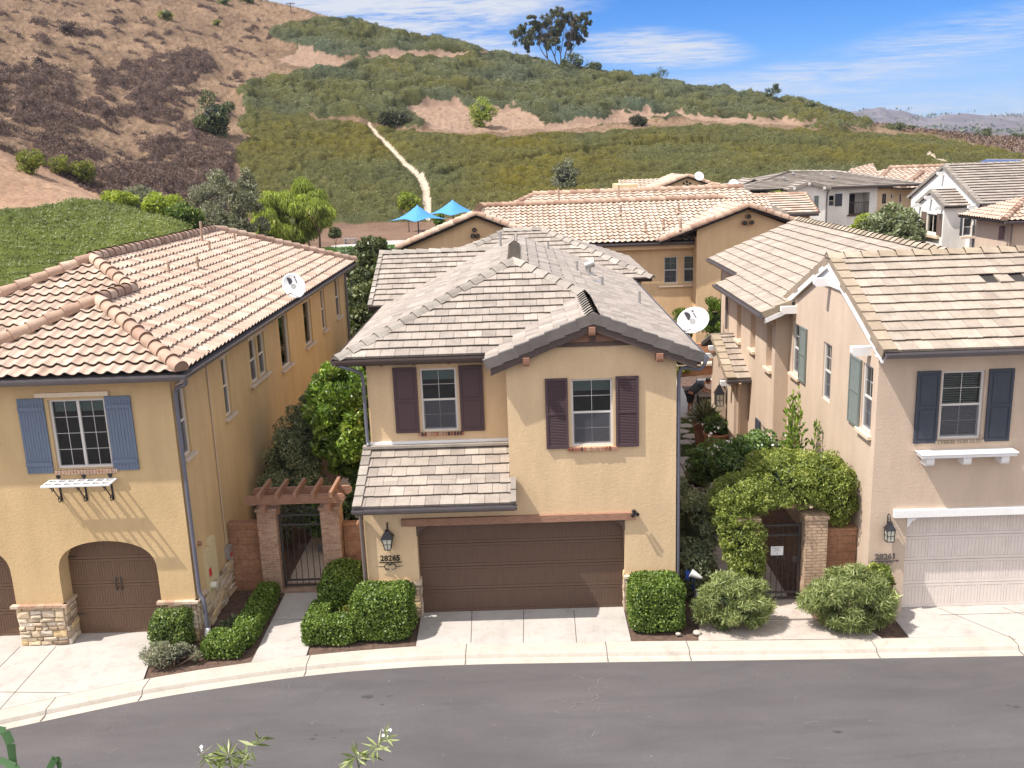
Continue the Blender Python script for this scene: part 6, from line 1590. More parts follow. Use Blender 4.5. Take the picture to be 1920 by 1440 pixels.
cp=MB(); caps(cp,(xa,yg,zg+.05),(xb,yg,zg+.05),r=.2,L=.5); caps(cp,(xa-5,yg-5,zg-1.9),(xa,yg,zg),r=.2,L=.5); caps(cp,(x3,65,zc+.04),(x4,65,zc+.04),r=.16,L=.5,kind='v'); caps(cp,(x2,61,ze),(x4,65,zc+.04),r=.16,L=.5,kind='v')
cp.build('ridge_tiles',[M['t_terrac']],roof)
cp=MB(); rake(cp,(x0,60.9,ze-.0),(x3,64.9,zc+.05),(-.6,-1,0),h=.25,w=.3,L=.5); cp.build('verge_tiles',[M['t_greyc']],roof)
g=MB(); gutter(g,(x0,60.98,ze-.02),(x2,60.98,ze-.02),(0,-1,0),.12); g.build('gutter',M['gutter'],roof)
mb=MB(); mb.box(x0+.2,x2-.4,61.4,64.5,-.1,ze-.1); mb.box(xa-4,xb,yg-4.4,yg+4,-.1,zg-2.1); mb.build('wall',M['st_orange'],H)
for px,py,h in ((1160,362,1.0),(1094,372,.4)): q=PY(px,py+15,63.5); vent(H,q,h,.06,'t_terrac')
# -- terracotta gabled house on the left of the white one
H=empty('house',(14,90,0),'pale terracotta roofed house with cream gable and four-dot vent under the hillside','house')
Yg=88.; A=PY(1288,330,Yg); Lp=PY(1195,368,Yg); Rp=PY(1375,361,Yg)
mb=MB(); wall(mb,Fr('F',Yg),Lp.x,Rp.x,-.1,Lp.z-.4,[],top=[(Lp.x,Lp.z-.4),(Rp.x,Lp.z-.4),(Rp.x,Rp.z-.1),(A.x,A.z-.12),(Lp.x,Lp.z-.1)])
B_=PY(1338,346,86.5); B2=PY(1300,358,86.5); B3=PY(1385,358,86.5)
wall(mb,Fr('F',86.6),B2.x,B3.x,-.1,B2.z-.4,[],top=[(B2.x,B2.z-.4),(B3.x,B2.z-.4),(B3.x,B3.z-.1),(B_.x,B_.z-.1),(B2.x,B2.z-.1)])
wl=PY(1150,345,95); mb.box(wl.x+.1,wl.x+2,92,97,-.1,wl.z); mb.build('wall',M['st_cream'],H)
mb=MB(); s=(A.z-Lp.z)/(A.x-Lp.x)
roof_side(mb,'L',Lp.x-.3,A.z-s*(A.x-Lp.x+.3),[(Lp.x-.3,Yg-.4),(A.x,Yg-.4),(A.x,Yg+9),(Lp.x-.3,Yg+9)],s,kind='S',tw=.45,course=.45,sub=4)
s2=(A.z-Rp.z)/(Rp.x-A.x); roof_side(mb,'R',Rp.x,Rp.z,[(A.x,Yg-.4),(Rp.x,Yg-.4),(Rp.x,Yg+9),(A.x,Yg+9)],s2,kind='S',tw=.45,course=.45,sub=4)
s3=(B_.z-B2.z)/(B_.x-B2.x); roof_side(mb,'L',B2.x,B2.z,[(B2.x,86.3),(B_.x,86.3),(B_.x,Yg),(B2.x,Yg)],s3,kind='S',tw=.45,course=.45,sub=4); roof_side(mb,'R',B3.x,B3.z,[(B_.x,86.3),(B3.x,86.3),(B3.x,Yg),(B_.x,Yg)],(B_.z-B3.z)/(B3.x-B_.x),kind='S',tw=.45,course=.45,sub=4)
tl=PY(1152,339,96); bl_=PY(1150,360,91.5); roof_side(mb,'F',91.5,tl.z-1.7,[(bl_.x+.6,91.5),(Lp.x+2,91.5),(Lp.x+5,96),(tl.x+.4,96)],.38,kind='S',tw=.45,course=.45,sub=4)
roof=mb.build('roof',[M['t_pale'],M['t_dark']],H)
cp=MB(); caps(cp,(Lp.x-.3,Yg-.4,A.z-s*(A.x-Lp.x+.3)+.03),(A.x,Yg-.4,A.z+.03),r=.2,L=.5); caps(cp,(Rp.x,Yg-.4,Rp.z+.03),(A.x,Yg-.4,A.z+.03),r=.2,L=.5); caps(cp,(B2.x,86.3,B2.z+.03),(B_.x,86.3,B_.z+.03),r=.18,L=.5); caps(cp,(B3.x,86.3,B3.z+.03),(B_.x,86.3,B_.z+.03),r=.18,L=.5)
cp.build('ridge_tiles',[M['t_terrac']],roof)
for px,py in ((1288,341),(1282,344),(1294,344),(1288,347)):
    q=PY(px,py,Yg); m=MB(); m.cyl(q+Vector((0,.05,0)),q+Vector((0,-.03,0)),.11,.11,10); m.build('gable_vent',M['t_dark'],H)
ellipse_dish(PY(1311,330,87),(.1,-1,.5),'white dish on the right slope of the cream gable behind',PY(1307,338,88),.42,.42,False)
ellipse_dish(PY(1376,345,84),(.1,-1,.5),'white dish left of the pale grey hipped roof',PY(1373,352,85),.45,.45,False)
# -- white house with grey roof and balcony
H=empty('house',(27,84,0),'white two-storey house with a grey hipped roof, corner balcony and slate shutters','house')
Y1=80.; Y0=78.6; fA=Fr('F',Y1); fB=Fr('F',Y0)
c=lambda px,py,Y=Y1:PY(px,py,Y)
bal=(c(1591,400).x,c(1629,400).x,c(1590,402.5).z,c(1610,361).z); wn=(c(1554,366).x,c(1565,366).x,c(1554,387).z,c(1560,366).z)
xw0=c(1549,380).x; xw1=c(1644,380).x; zt=c(1600,349).z; zb_=c(1600,423).z
mb=MB(); wall(mb,fA,xw0-.3,xw1,zb_,zt,[wn,(*bal,1.6)],.09)
mb.box(xw0-.3,xw1,Y1+2,Y1+9,-.1,zt); mb.box(xw0,xw1-3,Y1+.1,Y1+2,-.1,zb_-.02)
mb.box(bal[0]-.1,bal[1]+.1,Y1+1.6,Y1+1.7,bal[2],bal[3]); mb.box(bal[0],bal[1],Y1+.01,Y1+1.6,bal[2]-.1,bal[2])
gA=c(1516,341,Y0); gL_=c(1474,356,Y0); gR_=c(1556,352,Y0); xg0=c(1480,380,Y0).x; xg1=c(1548,380,Y0).x
wall(mb,fB,xg0,xg1,-.1,gL_.z,[],top=[(xg0,gL_.z),(xg1,gL_.z),(xg1,gR_.z+.05),(gA.x,gA.z-.15),(xg0,gL_.z+.12)])
mb.face([(xg1,Y0,-.1),(xg1,Y1,-.1),(xg1,Y1,zt),(xg1,Y0,zt)])
dm=c(1412,336,83); mb.box(dm.x-.9,dm.x+.5,83,88,-.1,dm.z-.5); wall(mb,Fr('F',83),dm.x-.9,dm.x+.5,3,dm.z-.5,[],top=[(dm.x-.9,dm.z-.5),(dm.x+.5,dm.z-.5),(dm.x-.1,dm.z-.08)])
mb.box(c(1420,360).x,xg0,Y1+1.5,Y1+9,-.1,zt-.4)
mb.build('wall',M['st_white'],H)
mb=MB(); ez=zt+.02; e0=Y1-.5
R1_=c(1480,321,85); R2_=c(1567,321,85); pt=(R2_.z-ez)/(85-e0); xr_=R2_.x+(85-e0); xl_=c(1400,350).x-1
kf=dict(kind='flat',tw=.5,course=.45,th=.06)
roof_side(mb,'F',e0,ez,[(xl_,e0),(xr_,e0),(R2_.x,85),(R1_.x,85)],pt,**kf); roof_side(mb,'R',xr_,ez,[(xr_,e0),(xr_,85+(85-e0)),(R2_.x,85)],pt,**kf)
roof_side(mb,'L',xl_,ez,[(xl_,e0),(R1_.x,85),(xl_,90)],(R1_.z-ez)/(R1_.x-xl_),**kf)
sg=(gA.z-gL_.z)/(gA.x-gL_.x)
roof_side(mb,'L',gL_.x,gL_.z,[(gL_.x,Y0-.4),(gA.x,Y0-.4),(gA.x,83),(gL_.x,81)],sg,**kf); roof_side(mb,'R',gR_.x,gR_.z,[(gA.x,Y0-.4),(gR_.x,Y0-.4),(gR_.x,81),(gA.x,83)],(gA.z-gR_.z)/(gR_.x-gA.x),**kf)
roof_side(mb,'L',dm.x-1.4,dm.z-.55,[(dm.x-1.4,82.6),(dm.x,82.6),(dm.x,87),(dm.x-1.4,87)],.39,**kf); roof_side(mb,'R',dm.x+2.2,dm.z-.85,[(dm.x,82.6),(dm.x+2.2,82.6),(dm.x+2.2,87),(dm.x,87)],.39,**kf)
roof=mb.build('roof',[M['t_grey'],M['t_dark']],H)
cp=MB(); rake(cp,(gL_.x,Y0-.42,gL_.z),(gA.x,Y0-.42,gA.z),(0,-1,0),L=.5); rake(cp,(gR_.x,Y0-.42,gR_.z),(gA.x,Y0-.42,gA.z),(0,-1,0),L=.5)
caps(cp,(R1_.x,85,R1_.z+.03),(R2_.x,85,R2_.z+.03),kind='v',L=.5); caps(cp,(xr_,e0,ez+.03),(R2_.x,85,R2_.z+.03),kind='v',L=.5); cp.build('ridge_tiles',[M['t_greyc']],roof)
g=MB(); gutter(g,(gR_.x,e0,ez),(xr_,e0,ez),(0,-1,0),.10); g.build('gutter',M['gutter'],roof)
window(H,fA,*wn,'vinyl','hung',(1,1),.09,None); shutter(H,fA,wn[1]+.05,c(1579,366).x,wn[2],wn[3]+.1,'sh_slate','panel')
m=MB(); fA.box(m,bal[0],bal[1],-.06,-.02,bal[2]+.95,bal[2]+1.02); fA.box(m,bal[0],bal[1],-.06,-.02,bal[2]+.02,bal[2]+.08)
x=bal[0]
while x<bal[1]: fA.box(m,x,x+.025,-.055,-.03,bal[2],bal[2]+1.0); x+=.13
fA.box(m,bal[0]-.1,bal[1]+.1,-.05,.1,bal[2]-.12,bal[2]); m.build('balcony_railing',M['wood_d'],H)
m=MB(); m.box(bal[0]+.1,bal[0]+1.0,Y1+1.56,Y1+1.59,bal[2],bal[3]-.2); m.build('balcony_door',M['dark'],H)
shutter(H,fB,c(1527,367,Y0).x,c(1535,367,Y0).x,c(1530,392,Y0).z,c(1530,367,Y0).z,'sh_sage','panel')
for px,py in ((1487,352),(1515,343),(1543,351)): q=c(px,py,Y0); outlooker(H,fB,q.x,q.z-.2,.45,.2,.25,'white')
spout(H,[(xg1+.25,Y0-.3,ez),(xg1+.1,Y0-.1,ez-.4),(xg1+.08,Y0-.06,ez-.7),(xg1+.08,Y0-.06,0)],'gutter',.06)
for px,py in ((1487,325),(1470,333),(1540,326),(1561,332),(1562,341),(1461,342)):
    q=c(px,py,84 if py<330 else 82); vent(H,q,.15,.09)
# -- terracotta hipped house, right
H=empty('house',(44,104,0),'cream house under a wide terracotta hipped roof right of the balcony house','house')
Y=102.; c=lambda px,py,Yq=102.:PY(px,py,Yq)
zt=c(1720,349).z; fJ=Fr('F',Y); xs0=c(1642,360).x; xs1=c(1800,360).x
wi=[(c(a,0).x,c(b,0).x,c(1700,e_).z,c(1700,d_).z) for a,b,d_,e_ in ((1647,1662,362,382),(1673,1684,360,382),(1690,1696,362,372),(1707,1713,362,384))]
mb=MB(); wall(mb,fJ,xs0,xs1,-.1,zt,wi,.1); mb.box(xs0,xs1,Y+.5,Y+12,-.1,zt); mb.build('wall',M['st_cream'],H)
mb=MB(); ez=zt+.05; e0=Y-.6; kj=dict(kind='S',tw=.6,course=.55,sub=5); ks=kj
a=c(1702,315,108); b=c(1826,314,108); pj=(a.z-ez)/(108-e0)
roof_side(mb,'F',e0,ez,[(xs0-.6,e0),(c(1800,0).x+9,e0),(b.x,108),(a.x-2,108)],pj,**kj); roof_side(mb,'L',xs0-.6,ez,[(xs0-.6,e0),(a.x-2,108),(xs0-.6,115)],(a.z-ez)/(a.x-2-xs0+.6),**kj)
roof_side(mb,'R',c(1800,0).x+9,ez,[(c(1800,0).x+9,e0),(b.x,108),(c(1800,0).x+9,115)],(a.z-ez)/(c(1800,0).x+9-b.x),**kj)
a2=c(1757,326,104); hx=c(1690,0).x; zt2=c(1740,348,101).z
roof_side(mb,'F',98.8,ez-.1,[(hx,98.8),(c(1810,0).x,98.8),(c(1770,0).x,104.2),(hx+4,104.2)],pj,**kj)
roof_side(mb,'L',hx,ez-.1,[(hx,98.8),(hx+4.2,104.2),(hx,106)],pj*1.3,**kj)
l0=c(1600,0,106.); roof_side(mb,'F',101,ez+.25,[(c(1612,0).x-1.5,101),(c(1668,0).x,101),(c(1700,0).x,109),(c(1640,0).x,107)],pj,**kj)
roof=mb.build('roof',[M['t_terra'],M['t_dark']],H)
cp=MB(); caps(cp,(a.x-2,108,a.z+.06),(b.x,108,a.z+.06),r=.24,L=.6); caps(cp,(xs0-.6,e0,ez),(a.x-2,108,a.z),r=.24,L=.6); caps(cp,(c(1800,0).x+9,e0,ez),(b.x,108,a.z),r=.24,L=.6); caps(cp,(hx,98.8,ez),(hx+4.2,104.2,ez+pj*5.4),r=.24,L=.6); cp.build('ridge_tiles',[M['t_terrac']],roof)
for q in wi: window(H,fJ,*q,'vinyl','fixed',(2,1),.09,None,fw=.08)
sill(H,fJ,wi[0][0]-.3,wi[0][1]+.3,wi[0][2]-.05,'cream_trim',.2,.2)
# -- solar roofed yellow house at the right edge
H=empty('house',(58,112,0),'yellow gabled house at the right edge with blue solar panels on its roof','house')
Y=110.; A=PY(1930,299,Y); Lq=PY(1869,324,Y); mb=MB()
wall(mb,Fr('F',Y),Lq.x+.3,A.x+5,-.1,Lq.z-.3,[],top=[(Lq.x+.3,Lq.z-.3),(A.x+4,Lq.z-.3),(A.x,A.z-.2),(Lq.x+.3,Lq.z-.05)]); mb.build('wall',M['st_cream'],H)
s=(A.z-Lq.z)/(A.x-Lq.x); mb=MB(); roof_side(mb,'L',Lq.x,Lq.z,[(Lq.x,Y-.5),(A.x,Y-.5),(A.x,Y+10),(Lq.x,Y+10)],s,kind='flat',tw=.6,course=.6); roof_side(mb,'R',2*A.x-Lq.x,Lq.z,[(A.x,Y-.5),(2*A.x-Lq.x,Y-.5),(2*A.x-Lq.x,Y+10),(A.x,Y+10)],s,kind='flat',tw=.6,course=.6)
mb.build('roof',[M['t_tan'],M['t_dark']],H)
mb=MB(); n_=Vector((-s,0,1)).normalized()
for i in range(5):
    o=Vector((Lq.x+.3,Y+.3+i*1.75,Lq.z+s*.3))+n_*.18; mb.obox(o,Vector((A.x-Lq.x-.8,0,s*(A.x-Lq.x-.8))),(0,1.65,0),n_*.05)
mb.build('solar_panels',M['solar'],H)
# -- white stepped-gable house, right
H=empty('house',(31,66,0),'bright white stucco house with stepped side gables, brown shutters and striped grey roof','house')
Yk=64.; c=lambda px,py,Yq=64.:PY(px,py,Yq)
xk=c(1833,400).x; ez=c(1880,381).z; fK=Fr('F',Yk); fKL=Fr('L',xk)
rk=6.; rzk=ez+.41*rk; p1=PX(1801,410,xk);p2=PX(1817,445,xk); wl=(min(p1.y,p2.y),max(p1.y,p2.y),p2.z,p1.z)
wk=(c(1838,0).x,c(1855,0).x,c(1846,441).z,c(1846,408).z)
mb=MB(); wall(mb,fK,xk,xk+12,-.1,ez-.05,[wk],.1); wall(mb,fKL,Yk,Yk+2*rk-1,-.1,ez,[wl],.12,top=[(Yk,ez),(Yk+2*rk-1,ez),(Yk+2*rk-1,ez+.2),(Yk+rk-.5,rzk-.15),(Yk,ez+.1)])
# bump-out with its own small gable
xb=PX(1769,430,0) if False else None
yb0=Yk+3.3; yb1=yb0+5.6; xb=xk-1.6; fKB=Fr('L',xb); zbg=ez-.15
def pk(px,py): q=PX(px,py,xb); return q
q1=pk(1738,400);q2=pk(1756,438); wb=(min(q1.y,q2.y),max(q1.y,q2.y),q2.z,q1.z)
ybA=pk(1790,400).y; ybB=pk(1722,400).y
ybA=PX(1768,430,xb).y
wall(mb,fKB,ybA,ybB,-.1,zbg,[wb],.12,top=[(ybA,zbg),(ybB,zbg),(ybB,zbg+.1),((ybA+ybB)/2,zbg+.42*(ybB-ybA)/2),(ybA,zbg+.1)])
mb.face([(xb,ybA,-.1),(xk,ybA,-.1),(xk,ybA,zbg),(xb,ybA,zbg)]); mb.build('wall',M['st_white'],H)
kk2=dict(kind='flat',tw=.5,course=.42,th=.075)
mb=MB(); roof_side(mb,'F',Yk-.5,ez,[(xk-.15,Yk-.5),(xk+14,Yk-.5),(xk+14,Yk+rk-.5),(xk-.15,Yk+rk-.5)],.41,**kk2); roof_side(mb,'B',Yk+2*rk-.5,ez,[(xk-.15,Yk+rk-.5),(xk+14,Yk+rk-.5),(xk+14,Yk+2*rk-.5),(xk-.15,Yk+2*rk-.5)],.41,**kk2)
ym=(ybA+ybB)/2; hw=(ybB-ybA)/2+.3
roof_side(mb,'F',ym-hw,zbg,[(xb-.15,ym-hw),(xk,ym-hw),(xk,ym),(xb-.15,ym)],.42,**kk2); roof_side(mb,'B',ym+hw,zbg,[(xb-.15,ym+hw),(xk,ym+hw),(xk,ym),(xb-.15,ym)],.42,**kk2)
roof=mb.build('roof',[M['t_grey'],M['t_dark']],H)
cp=MB(); rake(cp,(xk-.15,Yk-.5,ez),(xk-.15,Yk+rk-.5,rzk),(-1,0,0),w=.35,L=.45); rake(cp,(xk-.15,Yk+2*rk-.5,ez),(xk-.15,Yk+rk-.5,rzk),(-1,0,0),w=.35,L=.45)
rake(cp,(xb-.15,ym-hw,zbg),(xb-.15,ym,zbg+.42*hw),(-1,0,0),w=.35,L=.45); rake(cp,(xb-.15,ym+hw,zbg),(xb-.15,ym,zbg+.42*hw),(-1,0,0),w=.35,L=.45)
caps(cp,(xk,Yk+rk-.5,rzk+.03),(xk+14,Yk+rk-.5,rzk+.03),kind='v',L=.5); cp.build('ridge_tiles',[M['t_greyc']],roof)
window(H,fK,*wk,'vinyl','hung',(1,1),.1,'half'); window(H,fKL,*wl,'vinyl','slider',(1,1),.1); window(H,fKB,*wb,'vinyl','slider',(1,1),.1)
for a,b in ((wb[1]+.02,wb[1]+.8),(wb[0]-.8,wb[0]-.02)): shutter(H,fKB,a,b,wb[2]-.1,wb[3]+.1,'sh_brown','panel')
sill(H,fK,wk[0]-.2,wk[1]+.2,wk[2]-.03,'cream_trim',.15,.15); sill(H,fKB,wb[0]-.5,wb[1]+.5,wb[2]-.12,'cream_trim',.2,.2)
g=MB(); gutter(g,(xk,Yk-.5,ez-.02),(xk+13,Yk-.5,ez-.02),(0,-1,0),.09); g.build('gutter',M['gutter'],roof)
spout(H,[(xk+.1,Yk-.45,ez-.1),(xk-.2,Yk-.1,ez-.6),(xk-.12,Yk+.1,ez-.8),(xk-.12,Yk+.1,0)],'gutter',.05)
for y,z in ((Yk+.4,ez-.35),(Yk+rk-.5,rzk-.7)): outlooker(H,fKL,y,z,.5,.2,.25,'white')
for y,z in ((ybA+.3,zbg-.25),(ym,zbg+.42*hw-.65),(ybB-.3,zbg-.25)): outlooker(H,fKB,y,z,.5,.2,.25,'white')
# -- corner of a terracotta roofed house at the right edge
H=empty('house',(27,56,0),'terracotta roofed house corner cut by the right edge of the view','house')
Y=54.; c=lambda px,py,Yq=54.:PY(px,py,Yq)
x0=c(1893,430).x; ez=c(1890,411).z; wv=(c(1908,0).x,c(1920,0).x,c(1915,448).z,c(1915,422).z); mb=MB()
wall(mb,Fr('F',Y),x0,x0+8,-.1,ez,[],.1); mb.face([(x0,Y,-.1),(x0,Y+4,-.1),(x0,Y+4,ez),(x0,Y,ez)]); mb.build('wall',M['st_right'],H)
mb=MB(); e=c(1872,401).x; roof_side(mb,'F',Y-.7,ez-.05,[(e,Y-.7),(e+9,Y-.7),(e+9,Y+2.2),(e+2.9,Y+2.2)],.41,kind='S',tw=.31,course=.4,sub=6); roof_side(mb,'L',e,ez-.05,[(e,Y-.7),(e+2.9,Y+2.2),(e,Y+5)],.41,kind='S',tw=.31,course=.4,sub=6)
roof=mb.build('roof',[M['t_terra'],M['t_dark']],H); cp=MB(); caps(cp,(e,Y-.7,ez),(e+2.9,Y+2.2,ez+1.19),r=.16); cp.build('ridge_tiles',[M['t_terrac']],roof)
shutter(H,Fr('F',Y),wv[0],wv[1],wv[2],wv[3],'sh_plum','panel'); g=MB(); gutter(g,(e,Y-.72,ez-.07),(e+9,Y-.72,ez-.07),(0,-1,0),.09); g.build('gutter',M['gutter'],roof)
spout(H,[(x0-.02,Y-.3,ez-.2),(x0-.05,Y-.1,0)],'pipe_b',.06)
# ================================================================ gates, pillars, garden walls
def gate(loc,u0,u1,y,z0,z1,label,curved,sign=False,scroll=True):
    t=empty('metal_gate',loc,label,'gate'); m=MB()
    for x in (u0,u1-.05): m.box(x,x+.05,y-.025,y+.025,z0,z1)
    for z in (z0+.02,z0+.16,z1-.05,z1-.30): m.box(u0+.05,u1-.05,y-.02,y+.02,z,z+.04)
    m.build('gate_frame',M['iron'],t); m=MB(); n=7
    for i in range(1,n): x=u0+(u1-u0)*i/n; m.cyl((x,y,z0+.04),(x,y,z1-.03),.010,.010,6)
    m.build('bars',M['iron'],t); m=MB(); cx=(u0+u1)/2; cz=z0+(z1-z0)*.52
    for sg in (-1,1):
        m.tube([(cx+sg*(.02+.09*(1-math.cos(q))*.6),y-.03,cz+.13*math.sin(q)-.02*q) for q in [i*.45 for i in range(9)]],.009,5)
        m.tube([(cx+sg*(.07+.045*math.cos(q)),y-.03,cz+.10+.045*math.sin(q)) for q in [i*.6 for i in range(10)]],.008,5)
    if curved:
        w=(u1-u0)/2
        for sg in (-1,1):
            m.tube([(cx+sg*(.08+w*.75*i/10),y,z1+.20-.17*(i/10)**1.5) for i in range(11)],.010,5)
            for k,(ox,r0) in enumerate(((.10,.075),(.26,.07),(.40,.05))): m.tube([(cx+sg*(ox+r0*math.cos(q)),y,z1+.09+r0*math.sin(q)) for q in [i*.6-.5 for i in range(11)]],.008,5)
        m.cyl((cx,y,z1),(cx,y,z1+.34),.010,.010,6)
    m.build('scrollwork',M['iron'],t)
    m=MB(); m.box(u1-.17,u1-.05,y-.05,y-.02,z0+.95,z0+1.10); m.cyl((u1-.12,y-.10,z0+1.02),(u1-.12,y-.03,z0+1.02),.025,.025,8); m.build('lock',M['iron'],t)
    return t
GYL=22.25
gate((-5.75,GYL,0),-6.28,-5.20,GYL,.03,1.98,'brown iron gate with curled crest between the red brick pillars',True)
def pillar(x0,x1,y0,y1,h,mat,label,cap=True,capm=None):
    t=empty('brick_pillar',((x0+x1)/2,(y0+y1)/2,0),label,'pillar'); m=MB(); m.box(x0,x1,y0,y1,-.05,h); m.build('shaft',M[mat],t)
    if cap: m=MB(); m.box(x0-.03,x1+.03,y0-.03,y1+.03,h,h+.07); m.build('cap',M[capm or mat],t)
    return t
pillar(-6.76,-6.29,22.02,22.50,2.15,'brick','red brick pillar left of the crested iron gate'); pillar(-5.19,-4.72,22.02,22.50,2.15,'brick','red brick pillar right of the crested iron gate, beside the hedge')
def gwall(x0,x1,y0,y1,h,label,mat='block'):
    t=empty('block_wall',((x0+x1)/2,(y0+y1)/2,0),label,'garden wall'); m=MB(); m.box(x0,x1,y0,y1,-.05,h); m.build('blocks',M[mat],t); m=MB(); m.box(x0-.0,x1+.0,y0-.03,y1+.03,h,h+.06); m.build('coping',M[mat],t)
gwall(-7.58,-6.79,22.25,22.45,1.72,'brown block wall between the ochre house and the left red brick pillar'); gwall(-4.70,-3.86,22.30,22.50,1.60,'orange-brown block wall between the right red brick pillar and the centre house')
# pergola over the left gate
t=empty('pergola',(-5.75,22.25,0),'red-brown timber pergola with five rafters over the crested iron gate','pergola')
def beam(x0,x1,y0,y1,z0,z1): 
    m=MB(); w=y1-y0; h=z1-z0; P=[]
    for x,sg in ((x0,-1),(x1,1)):
        pass
    pr_=[(x0+.08,z1),(x1-.08,z1),(x1-.01,z1-h*.3),(x1-.01,z0+h*.35),(x1-.10,z0),(x0+.10,z0),(x0+.01,z0+h*.35),(x0+.01,z1-h*.3)]
    A=[(a,y0,b) for a,b in pr_];B=[(a,y1,b) for a,b in pr_];n=len(A)
    m.mesh(A+B,[tuple(range(n))[::-1],tuple(range(n,2*n))]+[(i,(i+1)%n,n+(i+1)%n,n+i) for i in range(n)]); return m
beam(-7.02,-4.52,21.93,22.02,2.36,2.58).build('beam',M['wood'],t); beam(-6.98,-4.45,22.52,22.61,2.36,2.58).build('beam',M['wood'],t)
for x in (-6.53,-4.95):
    m=MB(); m.obox((x-.07,21.75,2.20),(.14,0,0),(0,1.05,0),(0,0,.16)); m.build('bearer',M['wood'],t)
for i in range(5):
    x=-6.62+i*.44; m=MB(); m.obox((x,21.72,2.585),(.075,0,0),(0,1.15,0),(0,0,.13)); m.build('rafter',M['wood'],t)
GYR=20.72
tg=gate((5.85,GYR,0),5.35,6.27,GYR,.05,1.95,'dark iron gate with a white notice beneath the climbing vine',False)
t=empty('notice_sheet',(5.87,20.68,1.45),'white printed notice fixed to the bars of the vine covered gate','notice')
q=PY(1457,1033,20.66); nz=q.z; m=MB(); m.box(q.x-.145,q.x+.145,20.665,20.670,nz-.11,nz+.11); m.build('sheet',M['white'],t)
for dz,words,h_ in ((.072,((-.118,-.07),(-.062,-.005),(.002,.034),(.046,.075),(.083,.115)),.016),(.046,((-.052,-.018),(-.006,.045)),.016),(.004,((-.078,-.035),(-.028,.008),(.016,.022),(.030,.070)),.014)):
    m=MB()
    for a_,b_ in words:
        x=a_
        while x<b_: m.box(q.x+x,q.x+x+.0045,20.661,20.6645,nz+dz-h_/2*RND.uniform(.5,1),nz+dz+h_/2*RND.uniform(.4,1)); x+=.0075
        m.box(q.x+a_,q.x+b_,20.662,20.6645,nz+dz-.003,nz+dz+.0015)
    m.build('print_line',M['ink'],t)
m=MB(); m.cyl((q.x,20.662,nz-.065),(q.x,20.659,nz-.065),.012,.012,10); m.build('print_mark',M['ink'],t)
pillar(6.30,6.80,20.42,20.92,2.15,'brick_t','tan brick pillar right of the vine covered gate'); pillar(4.72,5.24,20.42,20.92,2.15,'brick_t','brick pillar under the ivy left of the noticed gate')
gwall(6.82,7.58,20.72,20.92,1.75,'brown block wall between the tan brick pillar and the rose beige house')
# ================================================================ planting in front
hx=lambda px,py,z=0:PZ(px,py,z)
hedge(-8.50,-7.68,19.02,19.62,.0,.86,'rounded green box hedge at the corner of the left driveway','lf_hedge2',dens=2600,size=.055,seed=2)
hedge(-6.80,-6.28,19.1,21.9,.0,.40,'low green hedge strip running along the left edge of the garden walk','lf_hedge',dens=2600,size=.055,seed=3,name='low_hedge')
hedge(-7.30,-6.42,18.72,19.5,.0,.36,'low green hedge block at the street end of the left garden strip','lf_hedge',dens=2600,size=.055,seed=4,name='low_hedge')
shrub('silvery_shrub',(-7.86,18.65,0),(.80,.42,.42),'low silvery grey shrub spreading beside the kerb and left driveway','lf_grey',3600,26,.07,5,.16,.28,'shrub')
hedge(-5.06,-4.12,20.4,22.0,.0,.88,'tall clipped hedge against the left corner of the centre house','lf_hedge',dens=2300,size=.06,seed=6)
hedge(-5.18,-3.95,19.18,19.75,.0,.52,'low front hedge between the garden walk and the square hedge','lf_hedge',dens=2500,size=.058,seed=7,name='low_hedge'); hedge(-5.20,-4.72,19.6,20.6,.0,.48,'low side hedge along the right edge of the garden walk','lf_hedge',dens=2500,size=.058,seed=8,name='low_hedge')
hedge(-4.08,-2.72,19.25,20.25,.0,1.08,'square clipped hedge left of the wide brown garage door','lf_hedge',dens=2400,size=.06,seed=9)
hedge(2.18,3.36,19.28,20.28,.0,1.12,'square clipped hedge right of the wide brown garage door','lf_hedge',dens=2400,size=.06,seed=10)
shrub('small_shrub',(-4.32,20.0,0),(.36,.34,.50),'small yellow-green shrub enclosed by the clipped hedges','lf_yg',1500,12,.07,11,.14,.35)
shrub('small_shrub',(-7.0,20.1,0),(.32,.26,.34),'small dark spiky plant in mulch by the stone wainscot','lf_olive',500,6,.13,12,.12,.2)
shrub('lance_leaf_bush',(4.42,19.52,0),(.98,.62,1.18),'rounded pale green long-leaved bush left of the noticed gate','lf_lance',17000,50,.17,13,.22,.12,'bush',upk=.5,upv=.1,shell=.5)
shrub('lance_leaf_bush',(7.02,19.30,0),(1.15,.66,1.25),'wide pale green long-leaved bush right of the noticed gate','lf_lance',26000,64,.17,14,.24,.12,'bush',upk=.5,upv=.1,shell=.5)
shrub('bright_shrub',(7.62,19.62,0),(.48,.34,1.30),'bright yellow-green leafy shrub below the grey house number','lf_vine',4200,24,.09,15,.18,.5,'bush')
